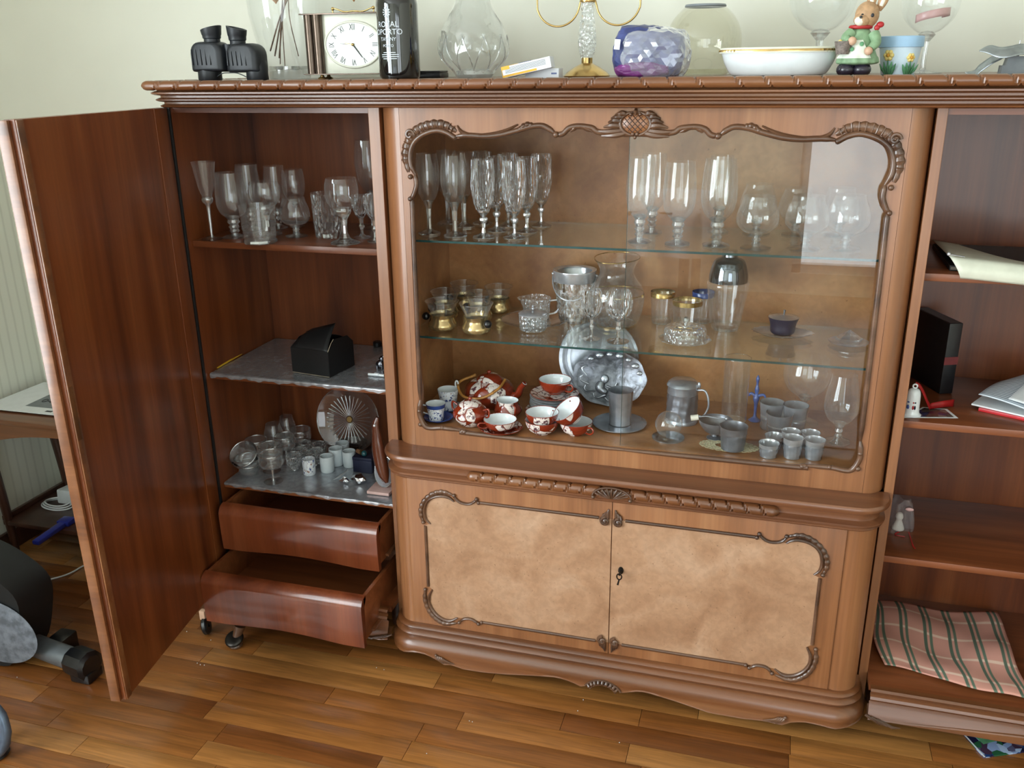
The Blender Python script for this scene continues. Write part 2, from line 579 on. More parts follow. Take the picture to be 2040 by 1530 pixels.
g.box(1.2, ROOM_R, yb, ROOM_B, FLOOR - 0.004, FLOOR)
o = g.obj('plank_field', 'oak_plank', FLOOR_OBJ, smooth=0)
o['kind'] = 'stuff'

# ---------------------------------------------------------------- the wall unit
UPF, WINGF, BACKI, BACKO = 0.06, 0.08, 0.445, 0.465
CX = 0.0158                       # middle of the upper show-case
def wrap(g, prof, x0, x1, yf, yb, r, n=7, close_back=False):
    """sweep a (out, z) profile round the front of a block with rounded front corners; z may be a function of x"""
    path = [((x0, yb), (-1, 0)), ((x0, yf + r), (-1, 0))]
    for i in range(1, n + 1):
        a = PI + i / n * PI / 2
        path.append(((x0 + r + r * math.cos(a), yf + r + r * math.sin(a)), (math.cos(a), math.sin(a))))
    m = 60
    for i in range(1, m):
        path.append(((x0 + r + (x1 - x0 - 2 * r) * i / m, yf), (0, -1)))
    for i in range(0, n + 1):
        a = 1.5 * PI + i / n * PI / 2
        path.append(((x1 - r + r * math.cos(a), yf + r + r * math.sin(a)), (math.cos(a), math.sin(a))))
    path.append(((x1, yb), (1, 0)))
    vs = []
    for (p, nn) in path:
        for d, z in prof:
            x = p[0] + nn[0] * d
            vs.append((x, p[1] + nn[1] * d, z(x) if callable(z) else z))
    k = len(prof)
    fs = [(i * k + j, (i + 1) * k + j, (i + 1) * k + j + 1, i * k + j + 1) for i in range(len(path) - 1) for j in range(k - 1)]
    g.add(vs, fs)
    # top cap
    top = [i * k + k - 1 for i in range(len(path))]
    bot = [i * k for i in range(len(path))]
    g.f.append(tuple(t + len(g.v) - len(vs) for t in top))
    return g
def interp(tab):
    tab = sorted(tab)
    def f(x):
        if x <= tab[0][0]:
            return tab[0][1]
        for (a, b), (c, d) in zip(tab, tab[1:]):
            if x <= c:
                t = (x - a) / (c - a) if c > a else 0
                return b + (d - b) * t
        return tab[-1][1]
    return f
def px_y(pts, y, dx=0.0):
    return [((p := at_y(u, v, y)).x - dx, p.z) for u, v in pts]
def in3(pts, y):
    return [(x, y, z) for x, z in pts]
def band(g, pts, y, w=0.007, h=0.006, scallop=0.0, n=60, teeth=12, taper=True):
    """leafy carved band: flattened tube along a curve with a scalloped edge"""
    P = spline([(x, y, z) for x, z in pts], 8)
    m = len(P)
    rs = []
    for i in range(m):
        t = i / (m - 1)
        k = 1.0
        if taper:
            k = min(1, 0.45 + 3.2 * min(t, 1 - t))
        if scallop:
            k *= 1 + scallop * (abs(math.sin(t * teeth * PI)) - 0.6)
        rs.append(w * k)
    g.tube(P, rs, 8, flat=h / w, normal=(0, -1, 0))
    return g
def scroll(g, x, z, y, r, turns=1.2, start=0.0, sgn=1, w=0.0028):
    pts = []
    n = 22
    for i in range(n + 1):
        t = i / n
        a = start + sgn * turns * 2 * PI * t
        rr = r * (1 - 0.8 * t)
        pts.append((x + rr * math.cos(a), y - 0.003 * t, z + rr * math.sin(a)))
    g.tube(pts, [w * (1.1 - 0.3 * i / n) for i in range(n + 1)], 7)
    g.ball((x, y - 0.003, z), r * 0.32, 8, 6)
    return g
def mirror(pts, about=0.0):
    return [(2 * about - x, z) for x, z in pts]

# --- cornice: one continuous top across the three cabinets
cor = thing('cornice_top', 'long brown wooden cornice top with rope-carved edge over the whole cabinet', 'cornice', (0, 0.25, 1.404))
CX0, CX1 = -1.150, 1.175
prof = [(0.0, 1.404), (0.011, 1.404), (0.017, 1.4065), (0.018, 1.409), (0.012, 1.4115), (0.008, 1.4125), (0.008, 1.4168), (0.020, 1.4182), (0.027, 1.421), (0.027, 1.4235), (0.020, 1.4262),
        (0.015, 1.4272), (0.015, 1.4315), (0.028, 1.433), (0.036, 1.436), (0.036, 1.4395), (0.027, 1.442), (0.018, 1.4435), (0.014, 1.4455), (0.014, 1.4635)]
g = wrap(G(), prof, CX0 + 0.03, CX1 - 0.03, 0.045, 0.49, 0.006, 3)
g.obj('cornice_moulding', 'wood_moulding', cor, 40, world=True)
G().box(CX0 + 0.02, CX1 - 0.02, 0.034, 0.488, 1.446, 1.4622).obj('deck', 'wood_red_x', cor, 0, world=True)
def rope(x0, x1, y, z, r, grooves, lean, n_th=12, half=True):
    """half-round rod with slanting carved grooves"""
    xs = set()
    N = int((x1 - x0) / 0.006)
    for i in range(N + 1):
        xs.add(round(x0 + (x1 - x0) * i / N, 5))
    for c in grooves:
        for d in (-0.005, -0.003, -0.0015, 0, 0.0015, 0.003, 0.005):
            for e in (-0.006, 0, 0.006):
                xs.add(round(c + d + e, 5))
    xs = sorted(x for x in xs if x0 <= x <= x1)
    vs = []
    for x in xs:
        for k in range(n_th):
            th = 2 * PI * k / n_th
            sx_ = x + lean(x) * 0.010 * math.cos(th)
            dmin = min(abs(sx_ - c) for c in grooves)
            rr = r * (1 - 0.36 * math.exp(-(dmin / 0.0019) ** 2))
            e = min(x - x0, x1 - x)
            rr *= min(1, 0.35 + 0.65 * math.sqrt(max(0, min(1, e / 0.012))))
            vs.append((x, y - rr * math.sin(th), z + rr * math.cos(th)))
    k = n_th
    fs = [(i * k + j, (i + 1) * k + j, (i + 1) * k + (j + 1) % k, i * k + (j + 1) % k) for i in range(len(xs) - 1) for j in range(k)]
    fs += [tuple(range(k)), tuple(reversed(range((len(xs) - 1) * k, len(xs) * k)))]
    return G().add(vs, fs)
gr = [-1.112] + [-1.0576 + 0.0548 * i for i in range(23)] + [0.2251 + 0.0545 * i for i in range(17)]
rope(CX0 - 0.008, CX1, 0.012, 1.4548, 0.0112, gr, lambda x: -1 if x < 0.0 else 1).obj('rope_moulding', 'wood_moulding', cor, 40, world=True)
g = rope(0.012, 0.485, 0.0, 0.0, 0.0112, [0.06 * i for i in range(1, 8)], lambda x: 1)
g.move(lambda p: Vector((CX0 - 0.001 - p.y * 0, p.x, p.z + 1.4548)) + Vector((p.y, 0, 0)))
g.obj('rope_moulding', 'wood_moulding', cor, 40, world=True)

# --- wings
def wing(name, label, xa, xb, left):
    t = thing(name, label, 'cabinet', ((xa + xb) / 2, 0.27, FLOOR))
    xi0, xi1 = (xa + 0.017, xb - 0.028) if left else (xa + 0.0195, xb - 0.025)
    for a, b in ((xa, xi0), (xi1, xb)):
        G().box(a, b, WINGF, BACKO, 0.0, 1.405, 0.001).obj('side_panel', 'wood_red' if (a == xa) == left else 'wood_honey', t, 0, world=True)
    G().box(xi0, xi1, BACKI, BACKO, 0.05, 1.405).obj('back_panel', 'wood_red', t, 0, world=True)
    G().box(xi0, xi1, WINGF + 0.005, BACKI, 1.390, 1.404).obj('top_panel', 'wood_red_x', t, 0, world=True)
    tops = (1.070, 0.706, 0.3765) if left else (1.073, 0.743, 0.404)
    for z in tops:
        G().box(xi0 + 0.0005, xi1 - 0.0005, 0.098, BACKI - 0.001, z - 0.016, z, 0.0012).obj('shelf', 'wood_red_x', t, 30, world=True)
    G().box(xi0, xi1, 0.03, BACKI, 0.078, 0.094, 0.001).obj('bottom_panel', 'wood_red_x', t, 0, world=True)
    # plinth moulding with a curved lower edge
    if left:
        zb = interp([(xa, 0.004), (xa + 0.12, -0.004), ((xa + xb) / 2, 0.02), (xb - 0.15, 0.012), (xb - 0.06, 0.0), (xb, 0.012)])
    else:
        tr = px_y([(1698, 1432), (1710, 1440), (1721, 1435), (1803, 1446), (1911, 1458), (2040, 1473)], 0.0)
        zb = interp(tr + [(1.05, 0.02), (1.17, 0.0)])
    pr = [(0.0, 0.095), (0.016, 0.095), (0.020, 0.090), (0.016, 0.084), (0.015, 0.080), (0.022, 0.077), (0.025, 0.071), (0.020, 0.064), (0.014, 0.060),
          (0.016, 0.050), (0.024, 0.035), (0.029, 0.018), (0.028, lambda x: zb(x) + 0.006), (0.030, lambda x: zb(x) + 0.003), (0.026, zb), (0.010, zb), (-0.01, lambda x: zb(x) + 0.02)]
    g = G()
    vs = []
    N = 60
    pa, pb = (xa, xb - 0.031) if left else (xa + 0.022, xb)
    for i in range(N + 1):
        x = pa + (pb - pa) * i / N
        for d, z in pr:
            vs.append((x, 0.03 - d, z(x) if callable(z) else z))
    k = len(pr)
    g.add(vs, [(i * k + j, (i + 1) * k + j, (i + 1) * k + j + 1, i * k + j + 1) for i in range(N) for j in range(k - 1)])
    g.obj('plinth', 'wood_moulding', t, 40, world=True)
    for x in (xa + 0.06, xb - 0.06):
        G().lathe([(0.018, FLOOR), (0.024, FLOOR + 0.006), (0.026, FLOOR + 0.03), (0.022, 0.02), (0.022, 0.079)], 16, (x, 0.16, 0)).obj('foot', 'wood_dark', t, 40, world=True)
        G().lathe([(0.018, FLOOR), (0.024, FLOOR + 0.006), (0.026, FLOOR + 0.03), (0.022, 0.02), (0.022, 0.079)], 16, (x, 0.40, 0)).obj('foot', 'wood_dark', t, 40, world=True)
    # carved leaf beside the centre
    g = G()
    xl = xb - 0.035 if left else xa + 0.035
    s = -1 if left else 1
    for i in range(4):
        g.tube([(xl + s * 0.02 * (i - 1.5) / 1.5, -0.001, 0.030 - 0.004 * i), (xl + s * (0.006 + 0.012 * i), -0.004, 0.018 - 0.003 * i), (xl + s * (0.015 + 0.015 * i), -0.001, 0.008)], [0.003, 0.0042, 0.0015], 7)
    g.obj('carved_leaf', 'wood_carved', t, 45, world=True)
    return t
LW = wing('side_cabinet', 'reddish wooden side cabinet standing open left of the glazed showcase', -1.155, -0.580, True)
RW = wing('side_cabinet', 'open reddish wooden shelf cabinet right of the glazed showcase', 0.602, 1.165, False)

# black piano hinge and the wide-open door of the left wing
G().box(-1.1525, -1.137, WINGF - 0.006, WINGF - 0.0005, 0.10, 1.402, 0.001).obj('piano_hinge', 'black_gap', LW, 30, world=True)
Hh, Oo = Vector((-1.1445, 0.072, 0)), Vector((-1.058, -0.488, 0))
dv = (Oo - Hh)
dl = dv.length
ang = math.atan2(dv.y, dv.x)
door = G().box(0.0, dl, -0.022, 0.0, 0.0, 1.312, 0.001)
def place_door(g):
    lean = 0.006
    m = rotz(ang)
    def f(p):
        q = m @ Vector((p.x, p.y, 0))
        return Vector((Hh.x + q.x - lean * (p.z / 1.312) * (p.x / dl), Hh.y + q.y, p.z + 0.091 + 0.003 * p.x / dl))
    return g.move(f)
dob = place_door(door).obj('door', 'wood_red', LW, 0, world=True)
place_door(G().box(0.002, 0.062, 0.0002, 0.0032, 0.001, 1.311, 0.0008)).obj('hinge_stile', 'wood_red', dob, 30, world=True)
place_door(G().box(dl - 0.020, dl - 0.0005, 0.0002, 0.0040, 0.001, 1.311, 0.0012)).obj('edge_strip', 'wood_moulding', dob, 30, world=True)
place_door(G().box(dl + 0.0002, dl + 0.009, -0.034, -0.010, 0.0, 1.311, 0.002)).obj('rebate_lip', 'wood_moulding', dob, 30, world=True)
place_door(G().box(dl - 0.0145, dl + 0.0012, 0.0042, 0.0050, 0.66, 0.78)).obj('clear_tape', 'glass_pane', dob, 0, world=True)

# drawers pulled out below the left shelves
def drawer(yf, ztop, zbot, cut):
    x0, x1 = -1.119, -0.637
    g = G()
    # bow-topped front: rounded over at the top, wavy lower edge
    prof = [(0.016, 0.0), (0.008, 0.004), (0.002, 0.012), (0.0, 0.024)]
    N = 40
    def zlow(u):
        return zbot + cut * (0.5 - 0.5 * math.cos(2 * PI * min(1, max(0, (u - 0.12) / 0.76)))) ** 0.6
    vs = []
    rows = 10
    for i in range(N + 1):
        u = i / N
        x = x0 + (x1 - x0) * u
        pts = []
        for t in range(7):
            a = t / 6 * PI / 2
            pts.append((yf + 0.030 - 0.030 * math.sin(a), ztop - 0.030 + 0.030 * math.cos(a)))
        lo = zlow(u)
        for t in range(1, 5):
            pts.append((yf + 0.004 * (t / 4) ** 2, (ztop - 0.030) + (lo - ztop + 0.030) * t / 4))
        pts.append((yf + 0.018, lo))
        pts.append((yf + 0.020, ztop - 0.030))
        pts.append((yf + 0.032, ztop - 0.012))
        for (y, z) in pts:
            vs.append((x, y, z))
    k = 14 - 0
    k = len(vs) // (N + 1)
    fs = [(i * k + j, (i + 1) * k + j, (i + 1) * k + (j + 1) % k, i * k + (j + 1) % k) for i in range(N) for j in range(k)]
    fs += [tuple(range(k)), tuple(reversed(range(N * k, (N + 1) * k)))]
    g.add(vs, fs)
    d = g.obj('drawer', 'wood_drawer', LW, 40, world=True)
    ys, ye = yf + 0.018, yf + 0.36
    for a, b in ((x0, x0 + 0.011), (x1 - 0.011, x1)):
        G().box(a, b, ys, ye, zbot + cut + 0.008, ztop - 0.004, 0.001).obj('drawer_side', 'wood_red_x', d, 30, world=True)
    G().box(x0 + 0.011, x1 - 0.011, ye - 0.011, ye, zbot + cut + 0.008, ztop - 0.012).obj('drawer_back', 'wood_red_x', d, 0, world=True)
    G().box(x0 + 0.011, x1 - 0.011, ys + 0.004, ye - 0.011, zbot + cut + 0.012, zbot + cut + 0.017).obj('drawer_bottom', 'wood_red_x', d, 0, world=True)
    G().box(x1 + 0.0002, x1 + 0.010, ys + 0.03, ye, zbot + cut + 0.015, zbot + cut + 0.022, 0.001).obj('runner', 'wood_honey_x', d, 0, world=True)
drawer(0.028, 0.336, 0.200, 0.009)
drawer(-0.090, 0.184, 0.036, 0.010)

# --- the middle cabinet with the glazed showcase
MC = thing('showcase_cabinet', 'honey brown wooden showcase cabinet with glazed top and two burl doors', 'cabinet', (0.008, 0.25, FLOOR))
half = [(0.0, 1.3443), (-0.0393, 1.3472), (-0.0798, 1.3502), (-0.0943, 1.3585), (-0.1242, 1.3616), (-0.1442, 1.3573), (-0.1576, 1.3457), (-0.1739, 1.3436),
        (-0.1892, 1.3551), (-0.2062, 1.3614), (-0.2347, 1.3581), (-0.2636, 1.3495), (-0.301, 1.3408), (-0.3363, 1.3379), (-0.3779, 1.3395), (-0.402, 1.3375),
        (-0.4079, 1.3402), (-0.4257, 1.35), (-0.4497, 1.3543), (-0.4807, 1.3454), (-0.5037, 1.3287), (-0.515, 1.304), (-0.5151, 1.278), (-0.505, 1.2554),
        (-0.5036, 1.2326), (-0.5089, 1.2152), (-0.5166, 1.2), (-0.5166, 1.1685), (-0.5175, 1.0949), (-0.5195, 0.8028), (-0.520, 0.7006), (-0.524, 0.6732),
        (-0.5229, 0.6543), (-0.5117, 0.6307), (-0.4955, 0.6261), (-0.4653, 0.6299), (-0.4155, 0.6282), (-0.4021, 0.6258), (-0.3836, 0.6224), (0.0, 0.6205)]
smooth_half = [half[0]]
for seg in (half[0:8], half[7:16], half[15:27], half[26:31], half[30:39]):
    smooth_half += [(p.x, p.z) for p in spline([(x, 0, z) for x, z in seg], 4)][1:]
smooth_half.append(half[-1])
outline = [(CX + x, z) for x, z in smooth_half] + [(CX - x, z) for x, z in reversed(smooth_half[1:-1])]
# front frame board: rectangle minus the scalloped opening
FX0, FX1, FZ0, FZ1 = CX - 0.5235 - 0.0145, CX + 0.5235 + 0.0145, 0.575, 1.405
bm = bmesh.new()
ov = [bm.verts.new((x, UPF, z)) for x, z in ((FX0, FZ0), (FX1, FZ0), (FX1, FZ1), (FX0, FZ1))]
iv = [bm.verts.new((x, UPF, z)) for x, z in outline]
eds = [bm.edges.new((ov[i], ov[(i + 1) % 4])) for i in range(4)] + [bm.edges.new((iv[i], iv[(i + 1) % len(iv)])) for i in range(len(iv))]
bmesh.ops.triangle_fill(bm, use_beauty=True, use_dissolve=False, edges=eds)
ret = bmesh.ops.extrude_face_region(bm, geom=list(bm.faces))
bmesh.ops.translate(bm, vec=(0, 0.014, 0), verts=[v for v in ret['geom'] if isinstance(v, bmesh.types.BMVert)])
G().bm(bm).obj('front_frame', 'wood_honey', MC, 30, world=True)
# rounded corner columns
for s, xa, xb in ((-1, FX0 - 0.0006, -0.5795), (1, FX1 + 0.0006, 0.6015)):
    pts = []
    r = abs(xb - xa)
    for i in range(11):
        a = i / 10 * PI / 2
        pts.append((xa + (xb - xa) * math.sin(a), UPF + 0.052 - 0.052 * math.cos(a)))
    pts += [(xb, 0.13), (xa, 0.13)]
    if s < 0:
        pts.reverse()
    G().prism(pts, 0.575, 1.405, 'xy').obj('corner_column', 'wood_honey', MC, 50, world=True)
# showcase inside
SX0, SX1 = -0.560, 0.590
G().box(SX0 + 0.004, SX1 - 0.004, BACKI, BACKO, 0.58, 1.405).obj('back_panel', 'wood_burl_back', MC, 0, world=True)
G().box(-0.5795, SX0 + 0.004, 0.131, BACKI, 0.62, 1.404).obj('inner_side', 'wood_burl_back', MC, 0, world=True)
G().box(SX1 - 0.004, 0.6015, 0.131, BACKI, 0.62, 1.404).obj('inner_side', 'wood_burl_back', MC, 0, world=True)
VF = 0.622
G().box(-0.5795, 0.6015, 0.131, BACKI, 0.590, VF).box(FX0 + 0.002, FX1 - 0.002, 0.0745, 0.131, 0.590, VF).obj('showcase_floor', 'wood_burl_back', MC, 0, world=True)
G().box(-0.5795, 0.6015, 0.131, BACKI, 1.385, 1.404).box(FX0 + 0.002, FX1 - 0.002, 0.0745, 0.131, 1.385, 1.404).obj('showcase_top', 'wood_red_x', MC, 0, world=True)
G1, G2 = 1.0945, 0.852
for z in (G1, G2):
    gs = G().box(SX0 + 0.006, SX1 - 0.006, 0.1135, BACKI - 0.002, z - 0.005, z).obj('glass_shelf', 'glass_shelf_face', MC, 0, world=True)
    G().box(SX0 + 0.006, SX1 - 0.006, 0.112, 0.1134, z - 0.005, z).obj('glass_edge', 'pane_edge', gs, 0, world=True)
# the sliding pane, pushed to the right
p1 = at_y(1244, 275, 0.083).x
for y, a, b in ((0.082, 0.001, 0.572),):
    pn = G().box(a, b, y, y + 0.004, VF + 0.0005, 1.384).obj('sliding_pane', 'glass_pane', MC, 0, world=True)
    G().box(a - 0.0006, a, y, y + 0.004, VF + 0.0005, 1.384).obj('pane_edge', 'pane_edge', pn, 0, world=True)

# carved edge round the opening
def carve(segs, name='carved_moulding', parent=MC, y=UPF, w=0.0065, h=0.006, m='wood_carved', mir=CX, base=0.0):
    for s in (0, 1):
        g = G()
        for pts in segs:
            q = [(base + x, z) for x, z in pts]
            if s:
                q = mirror(q, mir)
            P = spline([(x, y, z) for x, z in q], 6)
            n = len(P)
            g.tube(P, [w * min(1, 0.5 + 6 * min(i, n - 1 - i) / n) for i in range(n)], 8, flat=h / w, normal=(0, -1, 0))
        g.obj(name, m, parent, 50, world=True)
off = lambda pts, dx, dz: [(x + dx, z + dz) for x, z in pts]
segs = [off(half[0:8], 0, 0.004), off(half[7:16], 0, 0.005), off(half[15:24], 0.0, 0.0), half[23:27], half[26:31], half[30:37], half[36:40]]
carve(segs, base=CX, w=0.0062, h=0.0065)
inner = px_y([(911, 250), (920, 262.5), (940, 269), (965, 269), (1002, 262), (1032, 248)], UPF)
band_c = px_y([(909, 262), (890, 250), (868, 247), (847, 251), (830, 259), (817, 275), (809, 296), (808, 318), (814, 343)], UPF)
leaf1 = px_y([(1032, 262), (1042, 252), (1052, 248), (1064, 251)], UPF)
leaf2 = px_y([(1136, 262), (1150, 252), (1163, 254), (1180, 262)], UPF)
for s in (0, 1):
    q = lambda p: mirror(p, CX) if s else p
    cv_ = lambda gg, nm: gg.obj(nm, 'wood_carved', MC, 50, world=True)
    cv_(band(G(), q(inner), UPF, 0.0042, 0.006), 'carved_bead')
    g = band(G(), q(band_c), UPF, 0.0095, 0.0055, 0.30, teeth=13)
    cv_(band(G(), q(leaf1), UPF, 0.006, 0.007, 0.3, teeth=4), 'carved_leaf')
    cv_(band(G(), q(leaf2), UPF, 0.005, 0.006, 0.2, teeth=3), 'carved_leaf')
    a = q(px_y([(817, 268)], UPF))[0]
    cv_(scroll(G(), a[0], a[1], UPF - 0.003, 0.011, 1.3, 0, 1, 0.0035), 'carved_scroll')
    a = q(px_y([(1108, 268)], UPF))[0]
    cv_(G().ball((a[0], UPF - 0.004, a[1]), 0.007), 'carved_bud')
    for u, v in ((818, 352), (818, 396), (838, 845), (836, 818), (926, 860), (882, 852)):
        a = q(px_y([(u, v)], UPF))[0]
        cv_(G().ball((a[0], UPF - 0.002, a[1]), 0.006, 10, 7), 'carved_bud')
    for i in range(15):                     # ribs across the leafy corner band
        P = spline([(x, UPF, z) for x, z in q(band_c)], 8)
        j = 3 + i * (len(P) - 8) // 15
        t = (P[j + 1] - P[j]).normalized()
        nn = Vector((-t.z, 0, t.x))
        g.tube([P[j] - nn * 0.0085 + Vector((0, -0.003, 0)), P[j] + Vector((0, -0.0062, 0)), P[j] + nn * 0.0085 + Vector((0, -0.003, 0))], 0.0014, 5)
    cv_(g, 'carved_band')
# cartouche at the top middle
cc = at_y(1265.6, 246, UPF)
cx_, cz_ = CX, cc.z
g = G()
g.grid(lambda u, v: (cx_ + 0.031 * (v) * math.cos(2 * PI * u), UPF - 0.010 * math.sqrt(max(0, 1 - v * v * 0.9)), cz_ + 0.021 * v * math.sin(2 * PI * u)), 28, 8, cu=True)
g.obj('cartouche_boss', 'wood_honey', MC, 60, world=True)
g = G()
for k in range(-3, 4):
    for sg in (-1, 1):
        pts = []
        for i in range(13):
            t = -1 + i / 6
            x = t * 0.022 + k * 0.0115
            z = sg * t * 0.022
            e = (x / 0.029) ** 2 + (z / 0.021) ** 2
            if e < 0.98:
                pts.append((cx_ + x, UPF - 0.0103 * math.sqrt(1 - e * 0.9) - 0.0002, cz_ + z))
        if len(pts) > 2:
            g.tube(pts, 0.0008, 5)
g.obj('cartouche_lattice', 'wood_dark', MC, 60, world=True)
g = G()
for s in (-1, 1):
    C1 = [(cx_ + s * 0.031 * math.cos(a) * 1.05, UPF - 0.004, cz_ + 0.024 * math.sin(a)) for a in [math.radians(d) for d in range(-82, 84, 8)]]
    g.tube(C1, [0.0042 * min(1, 0.5 + 3 * min(i, len(C1) - 1 - i) / len(C1)) for i in range(len(C1))], 8)
    g.ball((cx_ + s * 0.010, UPF - 0.006, cz_ + 0.019), 0.004)
    g.ball((cx_ + s * 0.0045, UPF - 0.006, cz_ - 0.021), 0.0042)
    for k, (a0, ex_, ez_) in enumerate(((52, 0.044, 0.017), (30, 0.052, 0.010), (8, 0.058, 0.002), (-16, 0.068, -0.008), (-38, 0.088, -0.016), (-56, 0.072, -0.026))):
        a = math.radians(a0)
        b = Vector((cx_ + s * 0.030 * math.cos(a), UPF - 0.002, cz_ + 0.023 * math.sin(a)))
        e_ = Vector((cx_ + s * ex_, UPF - 0.001, cz_ + ez_))
        pts = [b, (b + e_) / 2 + Vector((0, -0.004, 0.003 if k < 4 else -0.002)), e_]
        g.tube(spline(pts, 5), [0.004, 0.0052, 0.006, 0.0064, 0.0064, 0.006, 0.0052, 0.0044, 0.0036, 0.0028, 0.002], 7)
g.tube([(cx_, UPF - 0.004, cz_ + 0.014), (cx_, UPF - 0.007, cz_ + 0.026), (cx_, UPF - 0.002, cz_ + 0.031)], [0.002, 0.0042, 0.0018], 7)
g.ball((cx_, UPF - 0.004, cz_ - 0.028), 0.004)
g.obj('cartouche_frame', 'wood_carved', MC, 50, world=True)

# ledge between showcase and doors
LX0, LX1 = -0.590, 0.603
prof = [(0.0, 0.512), (0.006, 0.512), (0.010, 0.516), (0.006, 0.520), (0.007, 0.522), (0.014, 0.5245), (0.014, 0.529), (0.007, 0.532), (0.002, 0.535), (0.000, 0.547), (0.004, 0.554),
        (0.006, 0.556), (0.014, 0.557), (0.0145, 0.5605), (0.020, 0.562), (0.0215, 0.567), (0.020, 0.572), (0.0175, 0.5748)]
g = wrap(G(), prof, LX0 + 0.01, LX1 - 0.01, 0.0, 0.0795, 0.055, 9)
g.obj('ledge', 'wood_honey_x', MC, 40, world=True)
gr2 = [-0.33 + 0.0368 * i for i in range(9)] + [0.365 - 0.0368 * i - 0.02 for i in range(9)]
rope(-0.362, 0.378, -0.004, 0.537, 0.0145, gr2, lambda x: -1 if x < 0 else 1).obj('rope_moulding', 'wood_moulding', MC, 40, world=True)
g = G()
sx, sz = 0.0, 0.531
for i in range(9):
    a = math.radians(18 + 144 * i / 8)
    pts = [(sx + 0.006 * math.cos(a), -0.018, sz - 0.004), (sx + 0.024 * math.cos(a), -0.0225, sz + 0.011 * math.sin(a)), (sx + 0.040 * math.cos(a), -0.0185, sz + 0.021 * math.sin(a))]
    g.tube(pts, [0.0014, 0.0030, 0.0024], 6)
g.tube([(sx + 0.046 * math.cos(math.radians(d)), -0.018, sz + 0.025 * math.sin(math.radians(d)) - 0.001) for d in range(-5, 190, 10)], 0.0024, 7)
g.ball((sx - 0.044, -0.019, sz - 0.004), 0.005).ball((sx + 0.044, -0.019, sz - 0.004), 0.005)
g.obj('carved_shell', 'wood_carved', MC, 50, world=True)

# lower body with rounded corners
BX0, BX1 = -0.580, 0.594
g = wrap(G(), [(0, 0.07), (0, 0.513)], BX0, BX1, 0.0, BACKO, 0.052, 9)
